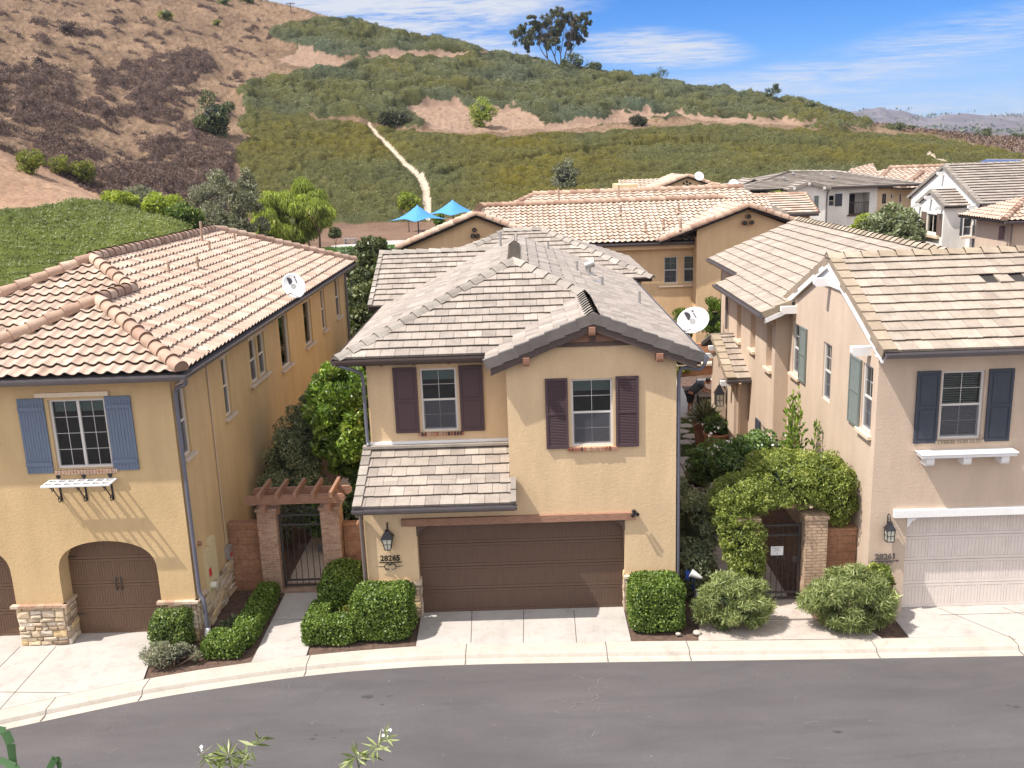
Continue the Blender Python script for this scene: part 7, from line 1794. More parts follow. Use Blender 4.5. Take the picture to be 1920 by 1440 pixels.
# ivy on the gate
def leafmass(name,blobs,label,mat,n,leaf,seed,cat,aspect=.5,root=None,up=(0,0,-.3),upk=.4,shell=.25,core=.55,br=.22,tvs=0):
    """foliage mass made of several overlapping lobes (centre, radii)"""
    Ps=[];Ds=[];Ts=[];EX=[]; tot=sum(b[1][0]*b[1][1]+b[1][0]*b[1][2] for b in blobs)
    for i,(c,r) in enumerate(blobs):
        k=int(n*(r[0]*r[1]+r[0]*r[2])/tot); P,D,tv,_=bushcloud(c,r,max(6,int(k/130)),k,br,seed+i,shell); Ps.append(P);Ds.append(D);Ts.append(tv); EX.append(icos(c,np.array(r)*core,.12,seed+i))
    P=np.vstack(Ps);D=np.vstack(Ds);tv=np.concatenate(Ts); m=P[:,2]>.02
    o=leaves(name,P[m],leaf,M[mat],root,aspect,np.clip(tv[m]+tvs,0.02,1),up=D[m]*.4+np.array(up),upk=upk,nrm=D[m],nk=.45,extra=mergequads(EX))
    return tag(o,label,cat)
leafmass('climbing_vine',[((5.1,21.0,2.62),(.95,.80,.55)),((5.95,21.05,2.85),(1.05,.90,.68)),((6.75,21.15,2.85),(.90,.90,.72)),((7.15,20.95,2.35),(.50,.45,.62)),((4.85,20.55,1.75),(.52,.42,.85)),((4.95,20.5,.95),(.47,.38,.80)),((4.55,20.75,2.25),(.45,.5,.55)),((5.15,20.45,1.2),(.26,.25,1.1)),((6.2,21.9,3.0),(1.0,.7,.45))],'bright green climbing vine mounded over the noticed gate and its pillars','lf_vine',110000,.068,20,'vine',.42,br=.17,tvs=.07)
leafmass('shade_hedge',[((4.15,22.2,1.1),(.45,1.5,1.25)),((3.95,21.2,.7),(.4,.6,.9)),((4.0,24.2,1.0),(.42,1.2,1.1)),((4.55,21.6,1.9),(.40,.7,.75))],'dark green shrubs in shade between the centre house and the ivy pillar','lf_olive',26000,.08,30,'shrub',.5,tvs=.06)
leafmass('camellia_shrub',[((5.6,24.6,2.2),(.8,.8,.7)),((6.5,24.9,2.3),(.8,.8,.75)),((5.2,26.2,1.7),(.7,.7,.7)),((6.3,26.0,1.5),(.7,.7,1.0))],'glossy green shrub bank with white flecks behind the climbing vine','lf_pot',26000,.11,35,'shrub',.5,tvs=.12)
def shoots(name,base,label,mat,n,h,seed,leaf=.12,spread=.5):
    t=empty(name,tuple(base),label,'climber'); rg=random.Random(seed); m=MB(); P=[];D=[]
    for i in range(n):
        a=rg.uniform(0,6.28); d=rg.uniform(.05,spread); top=Vector(base)+Vector((math.cos(a)*d,math.sin(a)*d*.6,h*rg.uniform(.7,1.05))); b=Vector(base)+Vector((math.cos(a)*d*.2,math.sin(a)*d*.2,0)); mid=b.lerp(top,.5)+Vector((math.cos(a)*.1,0,0))
        m.tube([b,mid,top],[.018,.012,.005],5)
        for k in range(95):
            f=rg.uniform(.30,1); q=b.lerp(mid,f*2) if f<.5 else mid.lerp(top,f*2-1); w=.22*(1.15-f); o=Vector((rg.gauss(0,w),rg.gauss(0,w*.7),rg.gauss(0,.05))); P.append(q+o); D.append((o+Vector((0,0,.12))).normalized())
    m.build('stems',M['bark'],t); P=np.array([list(p) for p in P]); D=np.array([list(p) for p in D])
    leaves('foliage',P,leaf,M[mat],t,.45,None,up=D+np.array([0,0,.4]),upk=.7); return t
shoots('upright_climber',(6.95,23.6,1.2),'upright leafy shoots rising against the rose beige side wall','lf_bright',9,3.1,41,.14,.55)
P_=np.array([list(PY(x,y,24)) for x,y in ((1322,795),(1335,812),(1345,805),(1452,832),(1478,842),(1406,858),(1330,850),(1368,828),(1350,838),(1472,820))]); P_=np.repeat(P_,5,0)+rng.normal(0,.05,(len(P_)*5,3))
shrub('white_flower_shrub',(5.3,28.0,0),(.6,.6,.9),'feathery green shrub with small white blossoms beside the patio slabs','lf_olive',3000,18,.09,44,.2,.3)
tag(leaves('white_blossoms',P_,.075,M['petal'],None,.9),'scattered small white blossoms over the garden shrubs','blossoms',None,'stuff')
hedge(3.5,4.9,26.0,29.0,.0,.35,'dark low planting beside the courtyard slabs','lf_olive',dens=900,size=.09,seed=47,name='low_planting',cat='planting',wob=.1)
# side yard trees between left and centre houses
leafmass('olive_shrub',[((-6.7,25.4,1.9),(.80,.9,1.6)),((-6.55,26.2,2.5),(.75,.9,1.35)),((-6.35,26.8,3.0),(.55,.7,1.25)),((-7.0,24.7,1.3),(.50,.7,1.2)),((-6.1,25.0,1.4),(.55,.7,1.2))],'large grey-green olive-like shrub filling the side yard behind the pergola','lf_olive',60000,.085,50,'shrub',.42,up=(0,0,.5),upk=.45)
t=tree('side_yard_tree',(-4.95,25.6,0),5.45,1.22,'bright green large-leaved tree between the ochre and centre houses','lf_bright','bark',80,26000,.17,.36,61,.35,flat=1.6,aspect=.4)
leafmass('shade_shrub',[((-4.6,24.9,1.2),(.7,.7,1.1)),((-5.5,24.6,1.0),(.7,.5,1.0))],'shaded green shrub at the foot of the large-leaved tree','lf_pot',12000,.12,66,'shrub',.45)
t=tree('magnolia_tree',(-7.1,47,0),7.5,2.1,'tall dark magnolia-like tree standing behind the side yard','lf_dark','bark',90,24000,.26,.55,71,.3,flat=1.9,aspect=.5)
t=tree('magnolia_tree',(-6.5,43,0),5.6,1.9,'broad dark green tree just below the tall magnolia-like tree','lf_dark','bark',70,19000,.24,.5,74,.3,flat=1.45,aspect=.5)
t=tree('side_yard_tree',(-5.5,38,0),4.6,1.3,'dark bushy tree close to the rear left corner of the centre roof','lf_pot','bark',50,9000,.2,.45,77,.3,flat=1.6)
# green columns against the tan house behind
for i,(px,py,w,h,lab) in enumerate(((1238,640,.50,2.0,'leftmost small conical shrub against the tan house behind'),(1274,640,.72,2.6,'middle conical shrub above the courtyard wall, behind the oval dish'),(1340,655,.70,3.2,'tallest upright shrub at the corner of the tan house behind'))):
    q=PY(px,py,47.0); shrub('conical_shrub',(q.x,47.0,0),(w,w,h),lab,'lf_hedge',5200,34,.15,80+i,.26,.3,'shrub',upk=.75,upv=1.2)
shrub('small_shrub',(7.6,44.5,0),(.5,.4,.8),'yellowing small shrub below the oval dish','lf_yg',1500,12,.14,85,.2,.35)
# ================================================================ courtyard things
t=empty('courtyard_wall',(6.6,44.8,0),'stone-faced courtyard wall with pale coping behind the barbecue','garden wall')
m=MB(); m.box(3.4,9.3,44.4,44.7,-.05,.45); m.build('wall_body',M['terracotta2'],t); m=MB(); m.box(3.3,9.35,44.3,44.8,.45,.56); m.build('coping',M['cream_trim'],t)
m=MB(); stones(m,Fr('F',45.6),5.9,7.1,0,1.35,0,.12,seed=31); m.box(5.9,7.1,45.6,46.2,-.05,1.35,1); m.build('fireplace_stone',[M['stone'],M['mortar']],t); m=MB(); m.box(7.1,9.6,45.7,46.0,-.05,1.25); m.build('wall_body',M['terracotta2'],t)
def pot(base,h,r,label,mat,plant,pm,seed,ph,pr_,leaf,spiky=False):
    t=empty('planter_pot',tuple(base),label,'pot'); m=MB(); m.lathe(base,[(0,0),(r*.62,0),(r*.66,.03),(r*.80,h*.5),(r*.98,h*.93),(r*1.04,h*.95),(r*1.04,h),(r*.93,h),(r*.90,h-.06),(0,h-.07)],24); m.build('pot_body',M[mat],t)
    c=np.array(base)+np.array([0,0,h+ph*.35]); P,D,tv,_=bushcloud(c,(pr_,pr_,ph*.6),14,1500 if not spiky else 600,.16,seed,.4)
    if spiky: 
        D=rng.normal(size=(700,3)); D[:,2]=np.abs(D[:,2]); D/=np.linalg.norm(D,axis=1)[:,None]; P=np.array(base)+np.array([0,0,h])+D*np.array([pr_,pr_,ph])*rng.random((700,1))**.5; tv=None
        o=leaves('plant',P,leaf*2.6,M[pm],None,.10,tv,up=D,upk=.9)
    else: o=leaves('plant',P,leaf,M[pm],None,.5,tv,up=D+np.array([0,0,.3]),upk=.5,extra=icos(c,(pr_*.55,pr_*.55,ph*.3),.1,seed))
    o.name='potted_plant'; tag(o,plant,'plant'); return t
pot((6.30,32.5,0),1.15,.44,'tall brown glazed pot nearer the barbecue','terracotta','spiky grey-green plant in the tall brown pot','lf_grey',91,.65,.55,.16,True)
pot((6.42,30.95,0),1.15,.46,'orange clay pot in front of the tall brown pot','terracotta2','rounded glossy shrub in the orange clay pot','lf_pot',92,.75,.60,.12)
t=empty('barbecue',(7.4,37.3,0),'stainless barbecue with raised hood beside the bending person','barbecue')
m=MB(); m.box(6.95,7.9,36.9,37.6,.05,.85); m.build('cabinet',M['dark'],t); m=MB(); m.box(6.9,8.0,36.85,37.65,.85,.95); m.build('cooktop',M['steel'],t)
m=MB(); 
for i in range(8): a0=math.pi*i/16+1.2; a1=math.pi*(i+1)/16+1.2; m.face([(6.95,37.6-.42*math.cos(a0)*.9,1.0+.42*math.sin(a0)),(7.95,37.6-.42*math.cos(a0)*.9,1.0+.42*math.sin(a0)),(7.95,37.6-.42*math.cos(a1)*.9,1.0+.42*math.sin(a1)),(6.95,37.6-.42*math.cos(a1)*.9,1.0+.42*math.sin(a1))])
m.build('hood',M['dish'],t)
def chair(loc,rot,label):
    t=empty('patio_chair',loc,label,'chair'); o=Vector(loc); c=math.cos(rot);s=math.sin(rot)
    X=lambda x,y,z:o+Vector((x*c-y*s,x*s+y*c,z)); ux=Vector((c,s,0)); uy=Vector((-s,c,0))
    m=MB(); m.obox(X(-.33,-.33,.30),ux*.66,uy*.66,Vector((0,0,.16))); m.build('seat',M['shirt'],t); m=MB(); m.obox(X(-.33,.25,.42),ux*.66,uy*.14,Vector((0,0,.55))); m.build('backrest',M['shirt'],t)
    for x in (-.37,.31): m=MB(); m.obox(X(x,-.3,.55),ux*.06,uy*.6,Vector((0,0,.04))); m.obox(X(x,-.3,0),ux*.05,uy*.05,Vector((0,0,.56))); m.obox(X(x,.28,0),ux*.05,uy*.05,Vector((0,0,.56))); m.build('armrest',M['iron'],t)
chair((5.9,41.0,0),math.pi*.9,'dark cushioned patio chair behind the bending person'); 
# person bending over the barbecue
t=empty('person',(6.75,37.3,0),'person in slate shirt and black shorts bending right over the barbecue','person')
def skin_obj(name,verts,edges,rad,mat,parent,sub=2,root=0):
    me=bpy.data.meshes.new(name); og=ORG[parent.name]; me.from_pydata([tuple(Vector(v)-og) for v in verts],edges,[]); o=bpy.data.objects.new(name,me); COL.objects.link(o); o.parent=parent; ORG[o.name]=og
    m=o.modifiers.new('skin','SKIN'); m.use_smooth_shade=True
    for i,v in enumerate(me.skin_vertices[0].data): r_=rad[i]; v.radius=(r_,r_) if not isinstance(r_,tuple) else r_; v.use_root=(i==root)
    s=o.modifiers.new('subsurf','SUBSURF'); s.levels=sub; s.render_levels=sub; me.materials.append(M[mat]); return o
bx,by=6.62,37.25
V0=[(0,0,.93),(.14,0,1.06),(.33,0,1.22),(.47,0,1.33),(.58,.0,1.37),(.68,.0,1.36),  # pelvis..head
 (-.02,-.10,.88),(-.06,-.11,.50),(-.09,-.12,.09),(.06,-.12,.03),  (0,.11,.88),(.10,.13,.50),(.10,.14,.09),(.25,.14,.03),
 (.44,-.19,1.29),(.50,-.24,1.05),(.72,-.20,.99),(.82,-.18,.98),(.44,.19,1.29),(.54,.24,1.06),(.75,.20,1.0),(.85,.18,.99)]
V0=[(bx+a,by+b,c) for a,b,c in V0]
E0=[(0,1),(1,2),(2,3),(3,4),(4,5),(0,6),(6,7),(7,8),(8,9),(0,10),(10,11),(11,12),(12,13),(3,14),(14,15),(15,16),(16,17),(3,18),(18,19),(19,20),(20,21)]
R0=[.145,.135,.155,.11,.062,.06,.10,.062,.042,.035,.10,.062,.042,.035,.062,.045,.032,.028,.062,.045,.032,.028]
body=skin_obj('body',V0,E0,R0,'skin',t)
hd=MB()
hc=Vector((bx+.74,by,1.41))
hd.lathe(hc,[(0.001,-.125),(.045,-.12),(.068,-.08),(.078,-.02),(.082,.04),(.072,.09),(.04,.12),(.001,.128)],16,0,.5,1.15,.95); hd.mesh([hc+Vector(q) for q in ((.085,-.012,-.02),(.085,.012,-.02),(.118,0,-.035),(.088,0,.02))],[(0,1,2),(0,2,3),(1,3,2)])
hd.build('head',M['skin'],t)
h2=MB(); h2.lathe(hc+Vector((-.02,0,.03)),[(.088,-.04),(.094,.0),(.090,.05),(.065,.095),(.001,.115)],16,0,.5,1.1,1.0); h2.build('hair',M['hair'],t)
shn=tuple(Vector(V0[3]).lerp(Vector(V0[4]),.75))
skin_obj('shirt',[V0[0],V0[1],V0[2],V0[3],V0[14],tuple(Vector(V0[14]).lerp(Vector(V0[15]),.6)),V0[18],tuple(Vector(V0[18]).lerp(Vector(V0[19]),.6)),shn],[(0,1),(1,2),(2,3),(3,4),(4,5),(3,6),(6,7),(3,8)],[.195,.185,.20,.165,.105,.085,.105,.085,.095],'shirt',t)
skin_obj('shorts',[tuple(Vector(V0[0]).lerp(Vector(V0[1]),.35)),V0[6],tuple(Vector(V0[6]).lerp(Vector(V0[7]),.9)),V0[10],tuple(Vector(V0[10]).lerp(Vector(V0[11]),.9))],[(0,1),(1,2),(0,3),(3,4)],[.19,.15,.12,.15,.12],'shorts',t)
for sg,i in ((-1,17),(1,21)):
    w0=Vector(V0[i])
    for k in range(4): m=MB(); a=w0+Vector((.0,(k-1.5)*.018,0)); m.tube([a,a+Vector((.045,0,-.005)),a+Vector((.070+.006*(k in(1,2)),0,-.03))],[.010,.009,.007],6); m.build('finger',M['skin'],body)
    m=MB(); a=w0+Vector((-.02,-sg*.03,0)); m.tube([a,a+Vector((.03,-sg*.025,-.01)),a+Vector((.05,-sg*.03,-.03))],[.011,.010,.008],6); m.build('thumb',M['skin'],body)
# small bicycle left in the shade beside the centre house
t=empty('bicycle',(3.75,20.9,0),'blue and white bicycle leaning in the shade beside the centre house','bicycle')
q=PY(1303,1078,20.6); sx_,sz_=q.x,q.z
m=MB()
prf=[]
for i in range(12): a=i/11; prf.append((Vector((sx_-.10+.26*a,20.60-.05*a,sz_+.06-.13*a)),.085*(1-a)**.7+.018))
m.tube([p for p,_ in prf],[r_ for _,r_ in prf],10); m.build('saddle',M['white'],t)
m=MB(); m.tube([(sx_+.0,20.62,sz_),(sx_-.02,20.75,.35),(sx_-.02,21.2,.34)],.025,8); m.tube([(sx_-.02,20.75,.35),(sx_-.03,21.5,.75)],.028,8); m.tube([(sx_+.0,20.62,sz_-.05),(sx_-.03,21.5,.80)],.025,8); M['sh_blue2']=plain('bicycle_blue',(.04,.09,.42),.3,.05,5,spec=.5); m.build('frame',M['sh_blue2'],t)
m=MB(); m.obox((sx_-.20,20.66,sz_-.14),(.10,0,0),(0,.12,0),(0,0,.18)); m.build('bag',M['sh_blue2'],t)
for y in (20.35,21.55):
    m=MB(); 
    m.tube([(sx_-.02,y+.27*math.cos(a),.29+.27*math.sin(a)) for a in [2*math.pi*i/24 for i in range(25)]],.022,8)
    for i in range(8): a=math.pi*i/8; m.tube([(sx_-.02,y+.25*math.cos(a),.29+.25*math.sin(a)),(sx_-.02,y-.25*math.cos(a),.29-.25*math.sin(a))],.003,4)
    m.build('wheel',M['black'],t)
m=MB(); m.tube([(sx_-.30,21.45,.92),(sx_-.12,21.50,.98),(sx_+.10,21.50,.98),(sx_+.24,21.45,.92)],.014,6); m.tube([(sx_-.03,21.5,.3),(sx_-.03,21.5,.98)],.016,6); m.build('handlebar',M['steel'],t)
# stones in the soil
for i,(x,y,s,lab) in enumerate(((3.62,19.25,.10,'pale rock on the soil at the foot of the right square hedge'),(3.2,19.22,.06,'small pale rock in front of the right square hedge'))):
    V_,F_=icos((x,y,.03),(s,s*.8,s*.6),.2,i,10,6); tag(npmesh('rock',V_,F_,M['dish'] if False else M['kerb'],None,None,True),lab,'rock')
# ================================================================ park and slope planting
def canopy(px,py,Y,label,w=2.8):
    top=PY(px,py,Y); t=empty('shade_canopy',(top.x,Y,0),label,'canopy'); n=14; V_=[]
    for i in range(n+1):
        for j in range(n+1):
            u=i/n*2-1; v=j/n*2-1; r=max(abs(u),abs(v)); e=1-.16*(1-(min(abs(u),abs(v))/(r+1e-6))**2)*r
            a=math.pi/4; x=(u*math.cos(a)-v*math.sin(a))*w*e; y=(u*math.sin(a)+v*math.cos(a))*w*e; rr_=math.hypot(u,v)/1.414
            V_.append((top.x+x,Y+y,top.z-1.95*(1-(1-min(1,rr_))**1.7)))
    F_=[(i*(n+1)+j,i*(n+1)+j+1,(i+1)*(n+1)+j+1,(i+1)*(n+1)+j) for i in range(n) for j in range(n)]
    m=MB(); m.mesh(V_,F_,0,.5,True); m.build('fabric',M['canvas'],t); m=MB(); m.cyl((top.x,Y,0),(top.x,Y,top.z-.1),.09,.07,10); m.build('post',M['black'],t)
canopy(782,384,128,'blue peaked shade canopy on the left, in front of the pale ditch'); canopy(848,374,134,'blue peaked shade canopy on the right, above the tan gable')
t=empty('picnic_table',(-18.0,112,0),'small metal picnic table with benches on the park pad','table'); o=PZ(657,458,0); o.z=0; t.location=o; ORG[t.name]=o.copy()
m=MB(); m.box(o.x-.9,o.x+.9,o.y-.4,o.y+.4,.72,.78); m.build('tabletop',M['steel'],t); 
for dy in (-.75,.6): m=MB(); m.box(o.x-.9,o.x+.9,o.y+dy,o.y+dy+.25,.42,.46); m.build('bench',M['steel'],t)
m=MB(); m.box(o.x-.7,o.x-.6,o.y-.6,o.y+.6,0,.72); m.box(o.x+.6,o.x+.7,o.y-.6,o.y+.6,0,.72); m.build('legs',M['steel'],t)
mb=MB(); q=[PZ(a,b,0) for a,b in ((620,462),(700,452),(760,445),(760,480),(640,480))]; mb.face([(p.x,p.y,.06) for p in q]); tag(mb.build('park_path',[M['conc']]),kind='structure')
q=[PZ(a,b,0) for a,b in ((600,468),(700,462),(740,470),(740,500),(600,500))]; P=np.array([[0,0,0]]); xs_=[p.x for p in q]; ys_=[p.y for p in q]
P=np.stack([rng.uniform(min(xs_),max(xs_)+3,16000),rng.uniform(min(ys_)-3,max(ys_),16000),rng.uniform(.02,.12,16000)],1); tag(leaves('park_lawn',P,.35,M['lawn'],None,.3,up=(0,0,1),upk=.4),'bright strip of lawn in the park beyond the ochre house roof','lawn',None,'stuff')
def T(name,px,pyb,Y,pyt,rpx,label,mat,**k):
    b=PY(px,pyb,Y); 
    if Y<150 and px>430: b.z=0
    else: b=gp(px,pyb); Y=b.y
    top=PY(px,pyt,Y).z; h=top-b.z; r=rpx/CF*Y
    return tree(name,b,h,r,label,mat,**k)
T('pepper_tree',545,470,104,352,72,'wide bright green weeping pepper tree behind the ochre house roof','lf_pepper',nblob=70,nleaf=26000,leaf=.5,blob=1.0,seed=101,trunkf=.3,flat=.85,droop=1,aspect=.22)
T('pepper_tree',600,470,103,366,38,'smaller weeping pepper tree at the right of the wide one, with a bare trunk','lf_pepper',nblob=30,nleaf=11000,leaf=.45,blob=.8,seed=102,trunkf=.45,flat=.9,droop=1,aspect=.22)
T('pepper_tree',575,400,112,332,38,'upright pale green tree top rising behind the wide pepper tree','lf_pepper',nblob=26,nleaf=9000,leaf=.45,blob=.9,seed=103,trunkf=.4,flat=1.2,droop=1,aspect=.22)
T('young_tree',765,425,140,358,24,'small airy yellow-green tree left of the pale ditch','lf_pepper',nblob=18,nleaf=3600,leaf=.45,blob=.8,seed=104,trunkf=.4,flat=.8,aspect=.3)
T('young_tree',825,425,140,398,14,'small green shrub-like tree between the two blue canopies','lf_hedge',nblob=8,nleaf=1500,leaf=.4,blob=.6,seed=105,trunkf=.3)
T('round_tree',628,458,118,426,12,'small round dark tree on the park mulch','lf_dark',nblob=10,nleaf=1800,leaf=.3,blob=.5,seed=106,trunkf=.3)
B=[('grey_shrub',430,440,330,45,'lf_grey','tall pale grey-green shrub at the foot of the dry slope',1.1),('grey_shrub',470,440,340,38,'lf_grey','grey shrub just left of the wide pepper tree',1.),('grey_shrub',395,420,345,40,'lf_grey','grey thicket shrub below the dark round bush',1.),
('olive_bush',265,400,352,42,'lf_grey','pale silvery shrub at the end of the green mound',.7),('green_bush',310,425,365,40,'lf_pepper','fresh green bush beyond the right end of the mound',.9),('green_bush',350,440,385,36,'lf_hedge2','darker green bush nearest the ochre roof ridge',.9),('olive_bush',225,395,360,34,'lf_pepper','light green bush behind the crest of the mound',.7),('grey_shrub',405,455,395,34,'lf_grey','whitish shrub directly above the ochre roof ridge',.8),('grey_shrub',450,465,410,30,'lf_grey','low whitish shrub beside the roof ridge end',.8)]
for i,(nm,px,pb,pt_,rp,mt,lab,fl) in enumerate(B):
    b=gp(px,pb) if px<430 else PY(px,pb,98); Yb=b.y
    if px>=430: b.z=0
    h=max(1.5,PY(px,pt_,Yb).z-b.z); r_=rp/CF*Yb; shrub(nm,(b.x,b.y,b.z),(r_,r_*.8,h*1.0),lab,mt,7500,40,.36,120+i,r_*.32,.32,'bush',core=False,shell=.6)
for i,(px,py,rp,hp,mt,lab) in enumerate(((62,330,32,38,'lf_yg','yellow-green bush at the left on the bare spur'),(115,335,26,30,'lf_yg','yellow-green bush second from the left on the spur'),(155,350,28,34,'lf_yg','round yellow-green bush third along the bare spur'),(200,382,14,18,'lf_yg','small yellow-green bush low on the bare spur'),
 (408,262,42,58,'lf_dark','large round dark bush where the brown slope meets the green'),(312,40,17,20,'lf_yg','bright yellow bush alone high on the dry slope'),(907,240,26,40,'lf_pepper','solitary bright green bush on the bare dirt bench'),(740,245,34,22,'lf_scrub','grey-green mounded shrub on the bench above the ditch'),(1196,235,22,16,'lf_scrub','grey-green mounded shrub at mid bench'),
 (125,70,20,22,'lf_brush','dark brown shrub high on the left slope'),(75,135,14,16,'lf_brush','small dark brown shrub at far left slope'),(408,52,9,11,'lf_yg','tiny yellow tuft near the bare ridge'),(420,12,14,12,'lf_hedge2','dark green bush on the bare ridge top'),(465,8,18,12,'lf_hedge2','green bush cluster at the right of the bare ridge top'),(1060,360,30,44,'lf_grey','pale leafless bush on the lower green slope behind the roofs'))):
    b=gp(px,py); Yb=b.y; r_=rp/CF*Yb; h=hp/CF*Yb*1.25; shrub('slope_bush',(b.x,b.y,b.z-.2),(r_,r_*.8,h),lab,mt,2600 if rp>20 else 900,24 if rp>20 else 10,max(.25,r_*.16),140+i,r_*.33,.35,'bush')
# eucalyptus on the ridge
b=gp(1052,138); s_=b.y/CF
t=empty('eucalyptus_tree',tuple(b),'tall spreading eucalyptus standing alone on the ridge against the sky','tree'); rg=random.Random(5); m=MB(); tips=[]
for (dx,dz,hh) in ((-.55,.75,62),(-.12,1,66),(.16,1,80),(.42,.9,62),(-.8,.6,70)):
    branch(m,b-Vector((0,0,.5)),(dx,rg.uniform(-.2,.2),dz),hh*s_*.50,.34,3,rg,tips,.62,.22,(2,3))
m.build('trunk',M['bark'],t)
cl=[(-92,62,12),(-78,50,14),(-62,72,13),(-48,80,12),(-45,58,13),(-28,88,14),(-22,66,13),(-8,95,12),(-12,48,12),(-30,45,12),(5,80,12),(12,98,11),(28,88,12),(40,70,12),(35,52,10),(20,60,11),(48,92,9),(-5,72,12),(28,76,9),(52,82,7),(-84,75,9),(-70,42,8),(-60,90,8),(-18,104,8),(14,44,8)]
P=[];Dl=[]
for x,z,r__ in cl:
    c=np.array(b)+np.array([(x+3)*s_*.86,rg.uniform(-3,3),(z*.90+6)*s_]); 
    sc_=[];dd_=[]
    for _ in range(11):
        c2=c+rng.normal(0,1,3)*np.array([r__*s_*.50,r__*s_*.6,r__*s_*.42]); a_,b_=blobpts(115,c2,(r__*s_*.42,)*3,.95); sc_.append(a_);dd_.append(b_)
    p=np.vstack(sc_);d=np.vstack(dd_); P.append(p);Dl.append(d)
P=np.vstack(P);Dl=np.vstack(Dl); leaves('crown',P,.60,M['lf_euc'],t,.40,None,up=Dl*.3+np.array([0,0,-.8]),upk=.5)
for i,(px,pb,pt_,rp,lab) in enumerate(((1072,146,94,24,'young eucalyptus just right of the tall ridge tree'),(1112,150,112,16,'smaller dark tree second right of the tall ridge tree'),(1140,155,132,16,'low dark tree third right of the tall ridge tree'))):
    b=gp(px,pb); h=(PY(px,pt_,b.y).z-b.z); tree('ridge_tree',b,h,rp/CF*b.y,lab,'lf_dark','bark',14,1700,.6,1.3,160+i,.5,flat=.8,aspect=.4,stems=2)
for i,(px,pb,pt_,rp,lab) in enumerate(((1172,160,148,6,'tiny bush on the skyline right of the ridge trees'),(1240,166,134,24,'bare-twigged bush on the skyline at mid ridge'),(1310,172,165,20,'reddish low bush on the skyline'),(1448,198,162,20,'tree-like bush standing on the skyline above the grey hipped roof'),(1480,205,195,14,'small bush right of the skyline tree-like bush'),(1522,215,195,14,'twiggy bush near the right end of the skyline'),(1595,235,226,14,'low green bush where the ridge meets the distant hills'),(1672,246,232,24,'rounded bush on the low crest before the distant hills'),(1700,246,236,18,'darker rounded bush beside it on the low crest'),(1845,262,242,18,'dark tree at right on the low crest'),(1905,262,252,16,'grey tree at the far right of the low crest'))):
    b=gp(px,pb+3); r_=rp/CF*b.y; h=(PY(px,pt_,b.y).z-b.z)*1.05+.5
    shrub('skyline_bush',(b.x,b.y,b.z-.3),(r_,r_*.7,h),lab,'lf_dark' if i!=2 else 'lf_brush',1300,14,.6,180+i,r_*.3,.3,'bush',core=False,shell=.8)
# street tree between the pale houses
q=PY(1668,440,69); tree('garden_tree',(q.x,69,0),PY(1668,378,69).z,2.1,'dense green tree between the balcony house and the bright white house','lf_olive','bark',60,15000,.34,.7,201,.3,flat=1.0,aspect=.45)
q=PY(1700,440,67); shrub('garden_bush',(q.x,67,0),(1.6,1.2,PY(1700,425,67).z),'lower green bush at the foot of the dense green tree','lf_olive',6000,30,.3,202,.5,.4,'bush')
q=PY(1635,440,70); tree('garden_tree',(q.x-.3,70,0),PY(1640,402,70).z,1.4,'yellowish lower part of the tree clump beside the balcony house','lf_pepper','bark',26,5000,.32,.6,203,.3,flat=.9,aspect=.4)
q=PY(1875,455,58); shrub('garden_bush',(q.x,58,0),(1.0,.8,PY(1875,436,58).z),'small green bush showing over the ridge near the right edge','lf_pepper',2400,16,.24,204,.4,.35,'bush')
q=PY(1450,365,72); shrub('garden_bush',(q.x,70,3.5),(1.2,.8,PY(1440,357,70).z-3.5),'green bush top with pale flowers above the dark verged roof','lf_pepper',1800,12,.26,205,.4,.35,'bush')
# power pole on the far left ridge
b=gp(545,26); t=empty('utility_pole',tuple(b),'tiny utility pole on the bare ridge near the top edge','pole'); m=MB(); m.cyl(b,b+Vector((0,0,3.2)),.16,.13,8); m.build('pole_shaft',M['bark'],t); m=MB(); m.box(b.x-1.4,b.x+1.4,b.y-.1,b.y+.1,b.z+2.7,b.z+2.95); m.build('crossarm',M['bark'],t)
# ================================================================ near plants at the bottom edge
def sprig(base,tip,label,seed,flowers=True,n=34,leaf=.16,mat='lf_lance',name='oleander'):
    base=Vector(base);tip=Vector(tip); t=empty(name,tuple(base),label,'shrub'); rg=random.Random(seed); m=MB(); P=[];D=[];FP=[]
    m.tube([base,base.lerp(tip,.5)+Vector((.1,0,0)),tip],[.03,.018,.006],6)
    for k in range(11):
        f=.78+.22*k/11; b=base.lerp(tip,f); a=rg.uniform(0,6.28); e=b+Vector((math.cos(a)*.30,math.sin(a)*.25,rg.uniform(.02,.28))); m.tube([b,b.lerp(e,.5)+Vector((0,0,.03)),e],[.008,.005,.003],5)
        for _ in range(n):
            g_=rg.uniform(.25,1.05); q=b.lerp(e,g_); d=Vector((rg.gauss(0,1),rg.gauss(0,1),rg.gauss(.1,.8))).normalized(); P.append(q+d*leaf*.5); D.append(d)
        FP.append(e+Vector((0,0,.05)))
    for k in range(26): d=Vector((rg.gauss(0,1),rg.gauss(0,1),rg.gauss(.3,.8))).normalized(); P.append(tip+d*leaf*.6); D.append(d)
    m.build('stems',M['lf_olive'],t); P=np.array([list(p) for p in P]);D=np.array([list(p) for p in D]); leaves('foliage',P,leaf,M[mat],t,.17,None,up=D,upk=.95)
    if flowers:
        F_=np.repeat(np.array([list(p) for p in FP[::2]]),6,0)+rng.normal(0,.022,(len(FP[::2])*6,3)); leaves('blossom',F_,.036,M['petal'],t,.8)
    return t
sprig((-2.5,8.0,-.1),PY(428,1418,8.0),'white-flowered oleander tip rising into the bottom edge, left of centre',301,leaf=.15)
sprig((-1.1,8.0,-.1),PY(668,1420,8.0),'oleander tip at the bottom edge nearer the centre, with narrow leaves',302,leaf=.15)
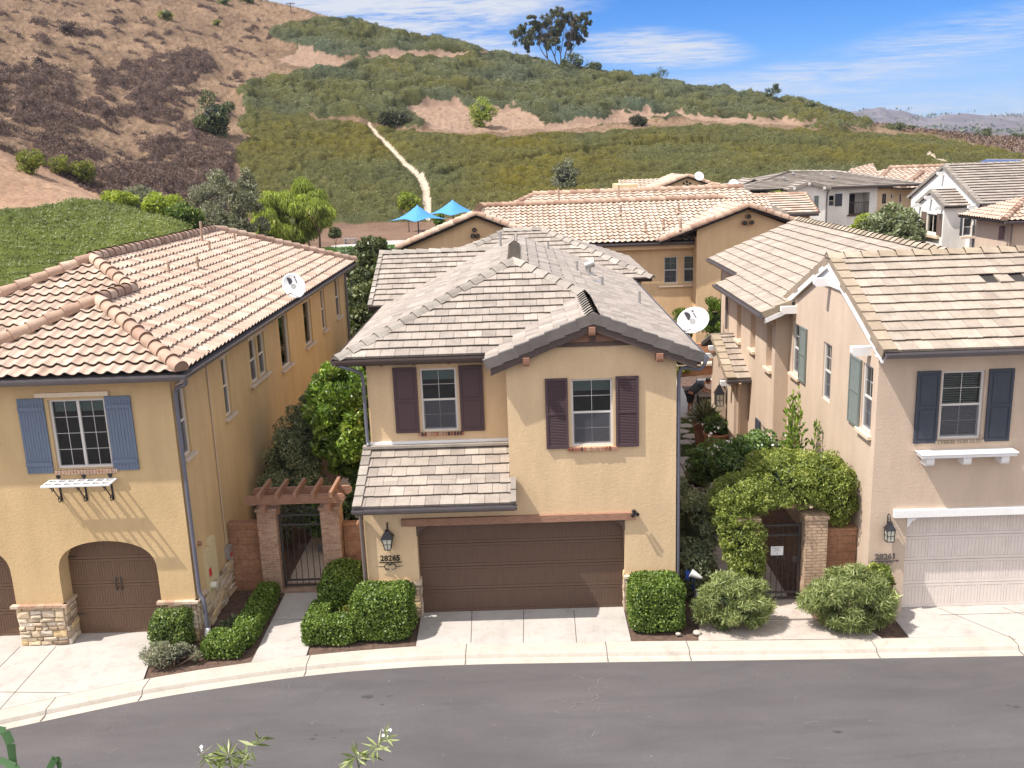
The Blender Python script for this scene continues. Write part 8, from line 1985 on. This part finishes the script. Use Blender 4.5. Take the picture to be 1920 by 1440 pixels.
t=empty('strap_leaf_plant',(-4.6,8.0,-.1),'long green strap leaves curling in at the bottom left corner','plant')
def strap(pts,w,name='strap_leaf'):
    m=MB(); P=[PY(x,y,Y) for x,y,Y in pts]; n=len(P)
    for i in range(n-1):
        w0=w*math.sin(math.pi*(i+.6)/(n+.3)); w1=w*math.sin(math.pi*(i+1.6)/(n+.3)); d=(P[i+1]-P[i]).normalized(); s=d.cross(Vector((.1,-1,.3))).normalized(); 
        m.face([P[i]-s*w0,P[i]+s*w0,P[i+1]+s*w1,P[i+1]-s*w1]); m.face([P[i]-s*w0*.1+Vector((0,.004,0)),P[i]+s*w0,P[i+1]+s*w1,P[i+1]-s*w1*.1+Vector((0,.004,0))])
    m.build(name,M['lf_strap'],t)
M['lf_strap']=leafmat('strap_green',[(0,(.05,.11,.05)),(1,(.11,.20,.08))],.25,.4)
strap([(30,1500,8),(26,1440,8),(20,1395,8),(10,1372,8.02),(-12,1366,8.05),(-30,1378,8.1)],.045); strap([(60,1520,7.9),(50,1470,7.9),(28,1438,7.95),(0,1425,8),(-30,1420,8.1)],.04); strap([(70,1500,8),(88,1450,8),(104,1420,8),(110,1428,8.02),(112,1446,8.05)],.035)

GRP={'house':'houses of the neighbourhood','satellite_dish':'satellite dishes on the roofs','wall_lantern':'wall lanterns','house_number':'house numbers','metal_gate':'iron garden gates','brick_pillar':'brick gate pillars','block_wall':'block walls beside the gates','clipped_hedge':'clipped hedges along the street','low_hedge':'low hedges along the garden walk','small_shrub':'small garden shrubs','lance_leaf_bush':'long-leaved bushes by the noticed gate','side_yard_tree':'trees in the side yard','magnolia_tree':'dark trees behind the side yard','conical_shrub':'conical shrubs against the tan house','planter_pot':'tall garden pots','potted_plant':'plants in the tall pots','rock':'rocks on the soil','shade_canopy':'blue shade canopies in the park','pepper_tree':'weeping pepper trees in the park','young_tree':'young trees by the ditch','grey_shrub':'grey shrubs at the foot of the slope','olive_bush':'pale bushes behind the mound','green_bush':'green bushes behind the mound','slope_bush':'separate bushes on the hillside','ridge_tree':'small trees on the ridge','skyline_bush':'bushes along the skyline','garden_bush':'bushes among the far houses','garden_tree':'trees among the far houses','oleander':'oleander tips at the bottom edge'}
for o in COL.objects:
    if o.parent is None:
        k=o.name.split('.')[0]
        if k in GRP: o['group']=GRP[k]
# ================================================================ air between here and the far hills
mb=MB(); mb.box(-4300,4300,-110,4800,-15.5,330); hz=mb.build('haze',[])
hm=bpy.data.materials.new('haze_air'); hm.use_nodes=True; n=hm.node_tree.nodes; n.remove(n['Principled BSDF']); pv=n.new('ShaderNodeVolumePrincipled'); pv.inputs['Color'].default_value=(.62,.76,1,1); pv.inputs['Density'].default_value=.000085; pv.inputs['Anisotropy'].default_value=.2
hm.node_tree.links.new(pv.outputs[0],n['Material Output'].inputs['Volume']); hz.data.materials.append(hm); tag(hz,'thin bluish air haze over the whole valley','haze',None,'stuff')
